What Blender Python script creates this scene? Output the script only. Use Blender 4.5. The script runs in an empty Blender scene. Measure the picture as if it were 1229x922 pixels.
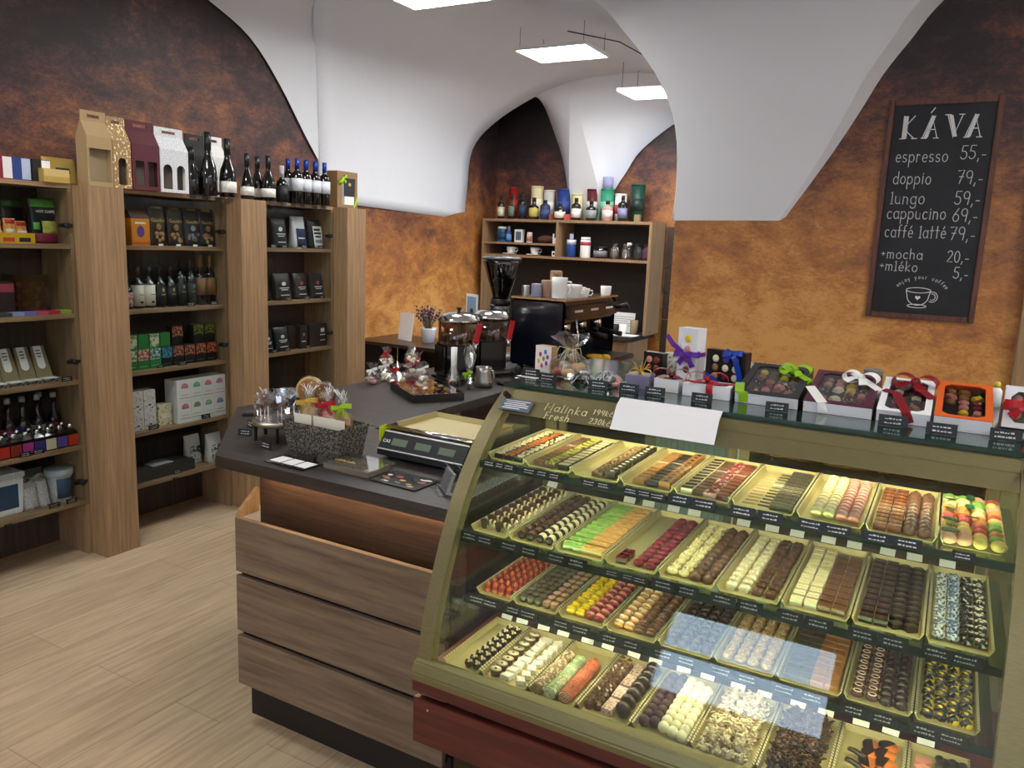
import bpy, bmesh, math, random
from mathutils import Vector, Matrix
random.seed(7)
SC = bpy.context.scene
COL = SC.collection
PI = math.pi
# ------------------------------------------------------------------ camera
F_PX, PITCH, ROLL, YAW, CAMZ = 945.235, .176745763, .0393872506, .505224393, 1.62
_cy, _sy, _cp, _sp, _cr, _sr = (math.cos(YAW), math.sin(YAW), math.cos(PITCH), math.sin(PITCH), math.cos(ROLL), math.sin(ROLL))
_F = Vector((-_sy, _cy, 0)); _R = Vector((_cy, _sy, 0)); _U = Vector((0, 0, 1))
_F2 = _F * _cp - _U * _sp; _U2 = _U * _cp + _F * _sp
_R3 = _R * _cr + _U2 * _sr; _U3 = _U2 * _cr - _R * _sr
cam = bpy.data.cameras.new('camera'); cam.sensor_width = 36; cam.lens = F_PX / 1229 * 36; cam.clip_start = .05
camo = bpy.data.objects.new('camera', cam); COL.objects.link(camo)
camo.matrix_world = Matrix(((_R3.x, _U3.x, -_F2.x, 0), (_R3.y, _U3.y, -_F2.y, 0), (_R3.z, _U3.z, -_F2.z, CAMZ), (0, 0, 0, 1)))
SC.camera = camo
def at(px, py, x=None, y=None, z=None):
    """survey: the point of the room seen at a photo pixel, on the plane x=, y= or z="""
    d = _R3 * ((px - 614.5) / F_PX) - _U3 * ((py - 461) / F_PX) + _F2
    if x is not None: t = x / d.x
    elif y is not None: t = y / d.y
    else: t = (z - CAMZ) / d.z
    return Vector((0, 0, CAMZ)) + d * t
# ------------------------------------------------------------------ materials
def lin(h):
    h = h.lstrip('#'); o = []
    for i in (0, 2, 4):
        c = int(h[i:i + 2], 16) / 255
        o.append(c / 12.92 if c <= .04045 else ((c + .055) / 1.055) ** 2.4)
    return (*o, 1)
MATS = {}
def mat(name, c='#808080', rough=.5, metal=0, emit=0, coat=0, spec=.5, trans=0, ior=1.45, c2=None, ns=30, bump=0, stretch=None, alpha=1, ramp=(.35, .65), det=4, sheen=0):
    if name in MATS: return MATS[name]
    m = bpy.data.materials.new(name); m.use_nodes = True; nt = m.node_tree; b = nt.nodes['Principled BSDF']
    C = lin(c) if isinstance(c, str) else c
    b.inputs['Base Color'].default_value = C; b.inputs['Roughness'].default_value = rough; b.inputs['Metallic'].default_value = metal
    b.inputs['Specular IOR Level'].default_value = spec; b.inputs['Coat Weight'].default_value = coat; b.inputs['Coat Roughness'].default_value = .08
    b.inputs['Transmission Weight'].default_value = trans; b.inputs['IOR'].default_value = ior; b.inputs['Alpha'].default_value = alpha
    if emit: b.inputs['Emission Color'].default_value = C; b.inputs['Emission Strength'].default_value = emit
    if c2 or bump:
        tc = nt.nodes.new('ShaderNodeTexCoord'); mp = nt.nodes.new('ShaderNodeMapping'); nz = nt.nodes.new('ShaderNodeTexNoise')
        nt.links.new(tc.outputs['Object'], mp.inputs[0]); nt.links.new(mp.outputs[0], nz.inputs['Vector'])
        if stretch: mp.inputs['Scale'].default_value = stretch
        nz.inputs['Scale'].default_value = ns; nz.inputs['Detail'].default_value = det
        if c2:
            r = nt.nodes.new('ShaderNodeValToRGB'); r.color_ramp.elements[0].position = ramp[0]; r.color_ramp.elements[1].position = ramp[1]
            r.color_ramp.elements[0].color = C; r.color_ramp.elements[1].color = lin(c2)
            nt.links.new(nz.outputs[0], r.inputs[0]); nt.links.new(r.outputs[0], b.inputs['Base Color'])
        if bump:
            bp = nt.nodes.new('ShaderNodeBump'); bp.inputs['Strength'].default_value = bump; bp.inputs['Distance'].default_value = .01
            nt.links.new(nz.outputs[0], bp.inputs['Height']); nt.links.new(bp.outputs[0], b.inputs['Normal'])
    MATS[name] = m; return m
def glass(name, tint='#ffffff', ior=1.5, rough=0.0, base=0.0, gcol='#ffffff'):
    """clear sheet: transparent + fresnel gloss"""
    m = bpy.data.materials.new(name); m.use_nodes = True; nt = m.node_tree; nt.nodes.clear()
    out = nt.nodes.new('ShaderNodeOutputMaterial'); mx = nt.nodes.new('ShaderNodeMixShader'); t = nt.nodes.new('ShaderNodeBsdfTransparent'); g = nt.nodes.new('ShaderNodeBsdfGlossy')
    fr = nt.nodes.new('ShaderNodeFresnel'); ge = nt.nodes.new('ShaderNodeNewGeometry'); mi = nt.nodes.new('ShaderNodeMath'); mi.operation = 'MULTIPLY_ADD'
    mi.inputs[1].default_value = 1 / ior - ior; mi.inputs[2].default_value = ior; nt.links.new(ge.outputs['Backfacing'], mi.inputs[0]); nt.links.new(mi.outputs[0], fr.inputs['IOR'])
    t.inputs[0].default_value = lin(tint); g.inputs['Roughness'].default_value = rough; g.inputs['Color'].default_value = lin(gcol)
    if base:
        ma = nt.nodes.new('ShaderNodeMath'); ma.operation = 'ADD'; ma.inputs[1].default_value = base; ma.use_clamp = True
        nt.links.new(fr.outputs[0], ma.inputs[0]); nt.links.new(ma.outputs[0], mx.inputs[0])
    else: nt.links.new(fr.outputs[0], mx.inputs[0])
    nt.links.new(t.outputs[0], mx.inputs[1]); nt.links.new(g.outputs[0], mx.inputs[2]); nt.links.new(mx.outputs[0], out.inputs[0])
    MATS[name] = m; return m
def wood(name, ca, cb, cc, scale=(18, 18, 1.0), rough=.5, ns=3.2, bump=.12):
    """grain streaks along the axis with the small scale"""
    m = bpy.data.materials.new(name); m.use_nodes = True; nt = m.node_tree; b = nt.nodes['Principled BSDF']; b.inputs['Roughness'].default_value = rough
    tc = nt.nodes.new('ShaderNodeTexCoord'); mp = nt.nodes.new('ShaderNodeMapping'); mp.inputs['Scale'].default_value = scale
    nz = nt.nodes.new('ShaderNodeTexNoise'); nz.inputs['Scale'].default_value = ns; nz.inputs['Detail'].default_value = 7; nz.inputs['Roughness'].default_value = .62; nz.inputs['Distortion'].default_value = .25
    r = nt.nodes.new('ShaderNodeValToRGB'); e = r.color_ramp.elements; e[0].position = .3; e[0].color = lin(ca); e[1].position = .72; e[1].color = lin(cc)
    x = e.new(.5); x.color = lin(cb)
    bp = nt.nodes.new('ShaderNodeBump'); bp.inputs['Strength'].default_value = bump; bp.inputs['Distance'].default_value = .004
    L = nt.links.new; L(tc.outputs['Object'], mp.inputs[0]); L(mp.outputs[0], nz.inputs['Vector']); L(nz.outputs[0], r.inputs[0]); L(r.outputs[0], b.inputs['Base Color']); L(nz.outputs[0], bp.inputs['Height']); L(bp.outputs[0], b.inputs['Normal'])
    MATS[name] = m; return m
def rust_wall(lo=.31, hi=-.20, name='rust'):
    m = bpy.data.materials.new(name + '_wallpaper'); m.use_nodes = True; nt = m.node_tree; b = nt.nodes['Principled BSDF']; b.inputs['Roughness'].default_value = .55
    L = nt.links.new; N = nt.nodes.new
    tc = N('ShaderNodeTexCoord')
    def noise(sc, det, ro, dist=0, st=None):
        n = N('ShaderNodeTexNoise'); n.inputs['Scale'].default_value = sc; n.inputs['Detail'].default_value = det; n.inputs['Roughness'].default_value = ro; n.inputs['Distortion'].default_value = dist
        if st:
            mp = N('ShaderNodeMapping'); mp.inputs['Scale'].default_value = st; mp.inputs['Rotation'].default_value = (.5, .6, 0); L(tc.outputs['Object'], mp.inputs[0]); L(mp.outputs[0], n.inputs['Vector'])
        else: L(tc.outputs['Object'], n.inputs['Vector'])
        return n
    big = noise(1.15, 5, .62, .8); mid = noise(5, 10, .78, .3, (1, 1, 1.7)); fine = noise(48, 8, .85, .2, (1, 1, 1.9))
    # the printed mural fades from burnt umber at the top to copper gold lower down
    sx = N('ShaderNodeSeparateXYZ'); L(tc.outputs['Object'], sx.inputs[0])
    mr = N('ShaderNodeMapRange'); mr.inputs[1].default_value = 1.15; mr.inputs[2].default_value = 2.55; mr.inputs[3].default_value = lo; mr.inputs[4].default_value = hi; L(sx.outputs['Z'], mr.inputs[0])
    def math_(op, a, bb):
        q = N('ShaderNodeMath'); q.operation = op
        for i, s in enumerate((a, bb)):
            if isinstance(s, (int, float)): q.inputs[i].default_value = s
            else: L(s, q.inputs[i])
        return q.outputs[0]
    s = math_('ADD', math_('MULTIPLY', big.outputs[0], .95), math_('MULTIPLY', mid.outputs[0], .85))
    s = math_('ADD', s, math_('MULTIPLY', fine.outputs[0], .62)); s = math_('ADD', s, mr.outputs[0]); s = math_('SUBTRACT', s, .74)
    r = N('ShaderNodeValToRGB'); e = r.color_ramp.elements
    e[0].position = .22; e[0].color = lin('#251b1c'); e[1].position = .90; e[1].color = lin('#d09a55')
    for p, c in ((.36, '#43292a'), (.47, '#6a3f2d'), (.58, '#8c5a34'), (.70, '#a86c37'), (.80, '#c08443')):
        q = e.new(p); q.color = lin(c)
    L(s, r.inputs[0]); L(r.outputs[0], b.inputs['Base Color'])
    MATS[name] = m; return m
def floor_mat():
    m = bpy.data.materials.new('oak_plank_floor'); m.use_nodes = True; nt = m.node_tree; b = nt.nodes['Principled BSDF']; b.inputs['Roughness'].default_value = .42
    L = nt.links.new; N = nt.nodes.new
    tc = N('ShaderNodeTexCoord'); mp = N('ShaderNodeMapping'); mp.inputs['Rotation'].default_value = (0, 0, PI / 2); L(tc.outputs['Object'], mp.inputs[0])
    br = N('ShaderNodeTexBrick'); br.inputs['Scale'].default_value = 1; br.inputs['Brick Width'].default_value = 1.2; br.inputs['Row Height'].default_value = .22; br.inputs['Mortar Size'].default_value = .0018
    br.offset = .37; br.inputs['Color1'].default_value = lin('#bca98e'); br.inputs['Color2'].default_value = lin('#b19d82'); br.inputs['Mortar'].default_value = lin('#93836f')
    L(mp.outputs[0], br.inputs['Vector'])
    m2 = N('ShaderNodeMapping'); m2.inputs['Scale'].default_value = (22, 1.3, 1); L(tc.outputs['Object'], m2.inputs[0])
    nz = N('ShaderNodeTexNoise'); nz.inputs['Scale'].default_value = 2.6; nz.inputs['Detail'].default_value = 8; nz.inputs['Distortion'].default_value = .7; L(m2.outputs[0], nz.inputs['Vector'])
    rr = N('ShaderNodeValToRGB'); rr.color_ramp.elements[0].position = .32; rr.color_ramp.elements[0].color = (.68, .64, .61, 1); rr.color_ramp.elements[1].position = .68; rr.color_ramp.elements[1].color = (1.08, 1.06, 1.02, 1); L(nz.outputs[0], rr.inputs[0])
    mx = N('ShaderNodeMix'); mx.data_type = 'RGBA'; mx.blend_type = 'MULTIPLY'; mx.inputs[0].default_value = .8; L(br.outputs['Color'], mx.inputs[6]); L(rr.outputs[0], mx.inputs[7]); L(mx.outputs[2], b.inputs['Base Color'])
    bp = N('ShaderNodeBump'); bp.inputs['Strength'].default_value = .1; bp.inputs['Distance'].default_value = .004; L(nz.outputs[0], bp.inputs['Height']); L(bp.outputs[0], b.inputs['Normal'])
    MATS['floor'] = m; return m
OAK = wood('oak_upright', '#7a6146', '#937555', '#a68762', (26, 26, 1.3), ns=2.6)
OAKH = wood('oak_along', '#7a6146', '#937555', '#a68762', (26, 1.3, 26), ns=2.6)
OAKX = wood('oak_front', '#54463a', '#73614f', '#87745f', (1.0, 18, 14), ns=2.6)
OAKD = wood('oak_dark_back', '#2b2320', '#3a302a', '#463a32')
WALN = wood('walnut_panel', '#291c15', '#3b2a20', '#4b382b', (1.2, 20, 30))
TOPM = wood('charcoal_oak_top', '#1e1b1b', '#2e2a29', '#3e3937', (1.2, 16, 16), rough=.42)
MAHO = wood('mahogany', '#3d1512', '#531f1a', '#642922', (1, 12, 20), rough=.35, bump=.03)
FLOOR = floor_mat(); RUST = rust_wall(); RUSTG = rust_wall(.38, -.12, 'rust_golden_brightened')  # center wall: golden print, colour also brightened to offset the weaker light there
WHITE = mat('white_plaster', '#dcdee3', .85, bump=.5, ns=4.5, det=7)
GOLD = mat('olive_gold_anodised', '#857c58', .42, .5, c2='#787050', ns=60, stretch=(1, 40, 1))
GOLDD = mat('olive_bumper', '#77704a', .4, .35)
BLK = mat('matt_black', '#121214', .5); BLKG = mat('gloss_black', '#0c0c0f', .15, coat=.6); PLINTH = mat('plinth_black', '#1a1718', .5)
CHROME = mat('chrome', '#d6d6d6', .12, 1); STEEL = mat('brushed_steel', '#b4b4b0', .3, 1)
LED = mat('led_panel_light', '#fdfbf7', .5, emit=20.0)
WHT = mat('white_paint', '#e8e8e6', .45); PAPER = mat('white_paper', '#efeff0', .7); RED = mat('red_plastic', '#b0101c', .35)
GLS = glass('clear_glass'); CGLS = glass('case_glass', '#eef4ee', 1.5); SGLS = glass('shelf_glass', '#c9d8cc', 1.45); DGLS = glass('door_glass', '#f0f3f3', 1.22); TGLS = glass('smoked_mirror_glass', '#8a8878', 1.5, .02, .16, '#cfc8b0')
GEDGE = mat('green_glass_edge', '#123329', .12, coat=.5)
CELLO = glass('cellophane', '#f6f8fa', 1.5, .14, .13)
# ------------------------------------------------------------------ mesh helper
class MB:
    def __init__(s): s.v = []; s.f = []; s.m = []; s.s = []
    def add(s, vs, fs, m=0, smooth=False, T=None):
        o = len(s.v)
        s.v += [tuple(T @ Vector(p)) if T else tuple(p) for p in vs]
        for i, f in enumerate(fs):
            s.f.append([o + k for k in f]); s.m.append(m[i] if isinstance(m, (list, tuple)) else m); s.s.append(smooth)
        return s
    def box(s, x0, x1, y0, y1, z0, z1, m=0, T=None):
        return s.add([(x0, y0, z0), (x1, y0, z0), (x1, y1, z0), (x0, y1, z0), (x0, y0, z1), (x1, y0, z1), (x1, y1, z1), (x0, y1, z1)],
                     [(0, 3, 2, 1), (4, 5, 6, 7), (0, 1, 5, 4), (1, 2, 6, 5), (2, 3, 7, 6), (3, 0, 4, 7)], m, False, T)
    def hexa(s, b, t, m=0, T=None):
        """any frustum: lower and upper ring of equal length, counter-clockwise from above"""
        n = len(b)
        return s.add(list(b) + list(t), [tuple(range(n))[::-1], tuple(range(n, 2 * n))] + [(i, (i + 1) % n, n + (i + 1) % n, n + i) for i in range(n)], m, False, T)
    def prism(s, poly, h0, h1, axis='z', m=0, T=None, smooth=False):
        """polygon extruded along an axis; poly gives the other two coordinates in cyclic order"""
        q = {'z': lambda a, b, h: (a, b, h), 'x': lambda a, b, h: (h, a, b), 'y': lambda a, b, h: (b, h, a)}[axis]
        ar = sum(poly[i][0] * poly[(i + 1) % len(poly)][1] - poly[(i + 1) % len(poly)][0] * poly[i][1] for i in range(len(poly)))
        if ar < 0: poly = list(poly)[::-1]
        return s.hexa([q(a, b, h0) for a, b in poly], [q(a, b, h1) for a, b in poly], m, T)
    def lathe(s, prof, n=20, m=0, c=(0, 0, 0), T=None, smooth=True, sx=1, sy=1):
        vs = []; fs = []; ms = []
        for r, z in prof:
            for k in range(n):
                a = 2 * PI * k / n; vs.append((c[0] + sx * r * math.cos(a), c[1] + sy * r * math.sin(a), c[2] + z))
        for j in range(len(prof) - 1):
            for k in range(n):
                fs.append((j * n + k, j * n + (k + 1) % n, (j + 1) * n + (k + 1) % n, (j + 1) * n + k)); ms.append(m[j] if isinstance(m, (list, tuple)) else m)
        s.add(vs, fs, ms, smooth, T)
        o = len(s.v) - len(vs)
        if prof[0][0] > 1e-5: s.f.append([o + k for k in range(n)][::-1]); s.m.append(ms[0]); s.s.append(False)
        if prof[-1][0] > 1e-5: s.f.append([o + (len(prof) - 1) * n + k for k in range(n)]); s.m.append(ms[-1]); s.s.append(False)
        return s
    def cyl(s, p0, p1, r0, r1=None, n=14, m=0, smooth=True):
        p0 = Vector(p0); p1 = Vector(p1); r1 = r0 if r1 is None else r1
        d = p1 - p0; q = d.to_track_quat('Z', 'Y').to_matrix().to_4x4(); q.translation = p0
        return s.lathe([(r0, 0), (r1, d.length)], n, m, T=q, smooth=smooth)
    def tube(s, pts, r, n=8, m=0):
        pts = [Vector(p) for p in pts]; rings = []
        up = Vector((0, 0, 1))
        for i, p in enumerate(pts):
            d = (pts[min(i + 1, len(pts) - 1)] - pts[max(i - 1, 0)]).normalized()
            a = d.cross(up)
            if a.length < .1: a = d.cross(Vector((1, 0, 0)))
            a.normalize(); b = a.cross(d).normalized(); rr = r[i] if isinstance(r, (list, tuple)) else r
            rings.append([p + (a * math.cos(2 * PI * k / n) + b * math.sin(2 * PI * k / n)) * rr for k in range(n)])
        vs = [v for R in rings for v in R]
        fs = [(j * n + k, j * n + (k + 1) % n, (j + 1) * n + (k + 1) % n, (j + 1) * n + k) for j in range(len(rings) - 1) for k in range(n)]
        fs += [tuple(range(n))[::-1], tuple((len(rings) - 1) * n + k for k in range(n))]
        return s.add(vs, fs, m, True)
    def grid(s, rows, m=0, smooth=True):
        n = len(rows[0]); vs = [p for r in rows for p in r]
        return s.add(vs, [(j * n + k, j * n + k + 1, (j + 1) * n + k + 1, (j + 1) * n + k) for j in range(len(rows) - 1) for k in range(n - 1)], m, smooth)
    def ball(s, c, r, n=12, k=8, m=0, z0=-1, T=None):
        """ellipsoid (or its cap above z0 of the unit sphere)"""
        r = (r, r, r) if isinstance(r, (int, float)) else r
        a0 = math.asin(max(-1, z0)); pr = []
        for j in range(k + 1):
            a = a0 + (PI / 2 - a0) * j / k; pr.append((max(math.cos(a), 0 if 0 < j < k or z0 > -1 and j == 0 else 0), math.sin(a)))
        pr = [(max(x, 1e-6), z) for x, z in pr]
        M = Matrix.Translation(c) @ Matrix.Diagonal((*r, 1))
        return s.lathe(pr, n, m, T=(T @ M) if T else M)
    def build(s, name, mats, parent=None, loc=(0, 0, 0), rz=0, bevel=0, seg=2, solid=0):
        me = bpy.data.meshes.new(name); me.from_pydata(s.v, [], s.f)
        mats = mats if isinstance(mats, (list, tuple)) else [mats]
        for q in mats: me.materials.append(q)
        me.polygons.foreach_set('material_index', s.m); me.polygons.foreach_set('use_smooth', s.s)
        if bevel:
            bm = bmesh.new(); bm.from_mesh(me)
            ed = [e for e in bm.edges if len(e.link_faces) == 2 and e.calc_face_angle(0) > .5]
            bmesh.ops.bevel(bm, geom=ed, offset=bevel, segments=seg, affect='EDGES', clamp_overlap=True)
            bm.to_mesh(me); bm.free()
        me.update()
        o = bpy.data.objects.new(name, me); COL.objects.link(o); o.parent = parent; o.location = loc; o.rotation_euler = (0, 0, rz)
        if solid:
            mo = o.modifiers.new('thickness', 'SOLIDIFY'); mo.thickness = solid; mo.offset = 0
        return o
def tag(o, label, cat, group=None, kind=None):
    o['label'] = label; o['category'] = cat
    if group: o['group'] = group
    if kind: o['kind'] = kind
    return o
def thing(name, label, cat, loc=(0, 0, 0), rz=0, group=None):
    o = bpy.data.objects.new(name, None); COL.objects.link(o); o.location = loc; o.rotation_euler = (0, 0, rz); o.empty_display_size = .05
    return tag(o, label, cat, group)
def struct(name, mb, m, parent=None, **k):
    o = mb.build(name, m, parent, **k)
    if not parent: o['kind'] = 'structure'
    return o
def copy_tree(o, loc=None, rz=None, label=None, parent=None):
    c = o.copy(); COL.objects.link(c)
    if parent: c.parent = parent; c.matrix_parent_inverse = o.matrix_parent_inverse
    if loc is not None: c.location = loc
    if rz is not None: c.rotation_euler = (0, 0, rz)
    if label: c['label'] = label
    for ch in list(o.children): copy_tree(ch, parent=c)
    return c
def frame3(o, u, v):
    """matrix whose x axis is u, y axis is v, at origin o"""
    u = Vector(u).normalized(); v = Vector(v).normalized(); w = u.cross(v).normalized(); o = Vector(o)
    return Matrix(((u.x, v.x, w.x, o.x), (u.y, v.y, w.y, o.y), (u.z, v.z, w.z, o.z), (0, 0, 0, 1)))
def text_mesh(name, s, size, T, m, parent, align='LEFT', bold=0, squeeze=1.0):
    cu = bpy.data.curves.new(name, 'FONT'); cu.body = s; cu.size = size; cu.align_x = align; cu.offset = bold; cu.resolution_u = 2; cu.space_line = 1.0
    to = bpy.data.objects.new(name, cu); me = bpy.data.meshes.new_from_object(to)
    me.transform(T @ Matrix.Diagonal((squeeze, 1, 1, 1))); me.materials.clear(); me.materials.append(m); me.name = name
    bpy.data.objects.remove(to); bpy.data.curves.remove(cu)
    o = bpy.data.objects.new(name, me); COL.objects.link(o); o.parent = parent
    return o
# hand-chalked letters: single strokes in a unit box (x 0..w, y 0..1, descender to -.35)
def _arc(cx, cy, rx, ry, a0, a1, n=10): return [(cx + rx * math.cos(math.radians(a0 + (a1 - a0) * i / n)), cy + ry * math.sin(math.radians(a0 + (a1 - a0) * i / n))) for i in range(n + 1)]
_o = _arc(.25, .3, .22, .3, 90, 450, 14)
GL = {'o': (.5, [_o]), 'a': (.52, [_o, [(.47, .6), (.47, .05), (.52, 0)]]), 'd': (.52, [_o, [(.47, 1), (.47, 0)]]), 'g': (.52, [_o, [(.47, .6)] + _arc(.25, -.15, .22, .2, 0, -160)]),
      'p': (.52, [_o, [(.03, .6), (.03, -.38)]]), 'q': (.52, [_o]), 'b': (.52, [_o, [(.03, 1), (.03, 0)]]), 'c': (.45, [_arc(.25, .3, .22, .3, 50, 310)]), 'e': (.48, [[(.04, .32), (.46, .32)] + _arc(.25, .3, .21, .3, 0, 310)]),
      's': (.42, [_arc(.2, .45, .16, .15, 40, 250, 8) + _arc(.2, .15, .17, .15, 90, -150, 8)]), 'r': (.36, [[(.05, .6), (.05, 0)], _arc(.2, .38, .15, .2, 180, 50, 6)]), 'i': (.18, [[(.08, .6), (.08, 0)], [(.08, .78), (.09, .82)]]),
      'l': (.2, [[(0, .9), (.1, 1), (.1, 0)], [(0, 0), (.2, 0)]]), 'u': (.5, [[(.04, .6)] + _arc(.23, .2, .19, .2, 180, 360) + [(.42, .6), (.42, 0)]]), 'n': (.48, [[(.04, .6), (.04, 0)], _arc(.22, .38, .18, .2, 180, 0) + [(.4, 0)]]),
      'm': (.7, [[(.04, .6), (.04, 0)], _arc(.18, .4, .14, .19, 180, 0) + [(.32, 0)], _arc(.46, .4, .14, .19, 180, 0) + [(.6, 0)]]), 'f': (.36, [_arc(.25, .8, .12, .2, 60, 180, 6) + [(.13, 0)], [(0, .55), (.3, .55)]]), 't': (.36, [[(.15, .95), (.15, 0)], [(0, .62), (.32, .62)]]),
      'h': (.48, [[(.04, 1), (.04, 0)], _arc(.22, .38, .18, .2, 180, 0) + [(.4, 0)]]), 'k': (.45, [[(.05, 1), (.05, 0)], [(.38, .6), (.06, .28), (.4, 0)]]), 'y': (.45, [[(.02, .6), (.22, .05)], [(.42, .6), (.1, -.35)]]), 'j': (.2, [[(.12, .6), (.12, -.25), (0, -.35)]]), 'v': (.42, [[(0, .6), (.2, 0), (.4, .6)]]), 'w': (.6, [[(0, .6), (.14, 0), (.28, .5), (.42, 0), (.56, .6)]]),
      'K': (.6, [[(.06, 1), (.06, 0)], [(.5, 1), (.08, .45), (.55, 0)]]), 'A': (.62, [[(0, 0), (.3, 1), (.6, 0)], [(.12, .38), (.48, .38)]]), 'V': (.6, [[(0, 1), (.3, 0), (.6, 1)]]), 'M': (.78, [[(.04, 0), (.04, 1), (.36, .35), (.68, 1), (.68, 0)]]), 'F': (.5, [[(.06, 0), (.06, 1), (.46, 1)], [(.06, .55), (.38, .55)]]), 'H': (.6, [[(.06, 1), (.06, 0)], [(.5, 1), (.5, 0)], [(.06, .5), (.5, .5)]]),
      '0': (.48, [_arc(.23, .5, .2, .5, 90, 450, 14)]), '1': (.3, [[(.02, .8), (.18, 1), (.18, 0)]]), '2': (.48, [_arc(.22, .75, .19, .25, 160, -30, 8) + [(.03, 0), (.44, 0)]]), '3': (.46, [_arc(.2, .76, .18, .24, 150, -90, 8) + _arc(.2, .26, .2, .26, 90, -150, 8)]),
      '5': (.48, [[(.42, 1), (.1, 1), (.06, .55)] + _arc(.2, .3, .22, .3, 110, -150, 10)]), '6': (.48, [[(.38, 1), (.1, .5)] + _arc(.24, .28, .2, .28, 150, 510, 12)]), '7': (.46, [[(.02, .95), (.42, 1), (.15, 0)], [(.12, .5), (.38, .5)]]), '9': (.48, [_arc(.24, .7, .2, .28, 0, 360, 12) + [(.36, 0)]]),
      ',': (.2, [[(.1, .05), (.04, -.18)]]), '-': (.3, [[(.04, .3), (.26, .3)]]), '+': (.42, [[(.05, .45), (.37, .45)], [(.21, .6), (.21, .3)]]), '/': (.35, [[(0, -.1), (.3, 1)]]), '.': (.15, [[(.06, 0), (.08, .03)]]), ' ': (.32, []), "'": (.12, [[(.02, .95), (.1, 1.1)]])}
ACC = {'á': 'a', 'é': 'e', 'Á': 'A', 'č': 'c', 'í': 'i'}
def strokes(mb, s, T, h, w=.006, gap=.14, m=0, jit=.02, maxw=None):
    """flat ribbon strokes laid in the plane of T"""
    tot = sum(GL[ACC.get(c, c)][0] + gap for c in s) * h; k = min(1, maxw / tot) if maxw else 1
    x = 0
    for c in s:
        b = ACC.get(c, c); wd, ls = GL[b]; ls = list(ls)
        if c in ACC: hh = 1.12 if b.isupper() else .75; ls.append([(wd * .4, hh), (wd * .62, hh + .2)])
        dy = random.uniform(-jit, jit)
        for l in ls:
            P = [Vector(((x + px_ * h) * k, (py_ + dy) * h, 0)) for px_, py_ in l]; vs = []
            for i, p in enumerate(P):
                d = P[min(i + 1, len(P) - 1)] - P[max(i - 1, 0)]
                if d.length < 1e-9: d = Vector((1, 0, 0))
                d.normalize(); nrm = Vector((-d.y, d.x, 0)) * w / 2
                e = d * w / 2 * (-1 if i == 0 else 1 if i == len(P) - 1 else 0)
                vs += [p + nrm + e, p - nrm + e]
            mb.add(vs, [(2 * i, 2 * i + 1, 2 * i + 3, 2 * i + 2) for i in range(len(P) - 1)], m, False, T)
        x += (wd + gap) * h
    return x * k
# ================================================================== THE ROOM
struct('floor', MB().box(-3.95, 2.7, -3.1, 6.8, -.08, 0), FLOOR)
struct('wall_left', MB().box(-4.1, -3.915, -3.1, 6.8, 0, 3.6), RUST)
struct('wall_far', MB().box(-3.915, 2.7, 6.62, 6.8, 0, 3.6), RUST)
WOX = 3.0   # start of the mural roll on this wall
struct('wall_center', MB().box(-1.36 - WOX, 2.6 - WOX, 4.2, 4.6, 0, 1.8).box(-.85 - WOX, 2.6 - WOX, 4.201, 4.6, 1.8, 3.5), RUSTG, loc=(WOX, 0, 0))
struct('wall_right', MB().box(2.6, 2.75, -3.1, 4.6, 0, 3.6), WHITE)
struct('wall_near', MB().box(-3.915, -1.7, -3.1, -2.95, 0, 3.6).box(-.35, 2.6, -3.1, -2.95, 0, 3.6).box(-1.7, -.35, -3.1, -2.95, 2.6, 3.6).box(-1.7, -.35, -3.1, -2.95, 0, .7), WHITE)
wf = MB()
for x in (-1.7, -.43): wf.box(x, x + .08, -3.06, -2.99, .7, 2.6)
for z in (.7, 2.52): wf.box(-1.62, -.43, -3.05, -3.0, z, z + .08)
wf.box(-1.62, -.43, -3.045, -3.005, 1.78, 1.82)
w1 = struct('window_1', wf, WHT)
MB().box(-1.62, -.43, -3.03, -3.022, .78, 2.52).build('window_pane', GLS, w1)
MB().box(-1.74, -.31, -2.949, -2.82, .66, .70).build('window_sill', WHT, w1, bevel=.005)
struct('ceiling', MB().box(-4.1, 2.75, -3.1, 6.8, 3.6, 3.75), WHITE)
def resample(P, n):
    P = [Vector(p) for p in P]; L = [0]
    for a, b in zip(P, P[1:]): L.append(L[-1] + (b - a).length)
    o = []
    for k in range(n):
        s = L[-1] * k / (n - 1); i = 0
        while i < len(L) - 2 and L[i + 1] < s: i += 1
        o.append(P[i].lerp(P[i + 1], (s - L[i]) / max(L[i + 1] - L[i], 1e-9)))
    return o
def spline(P, n, sub=8):
    """Catmull-Rom through the survey points"""
    P = [Vector(p) for p in P]; Q = [P[0] * 2 - P[1]] + P + [P[-1] * 2 - P[-2]]; o = []
    for i in range(1, len(Q) - 2):
        a, b, c, d = Q[i - 1:i + 3]
        for k in range(sub):
            t = k / sub; o.append(.5 * ((2 * b) + (c - a) * t + (2 * a - 5 * b + 4 * c - d) * t * t + (3 * b - a - 3 * c + d) * t ** 3))
    o.append(P[-1]); return resample(o, n)
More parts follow.
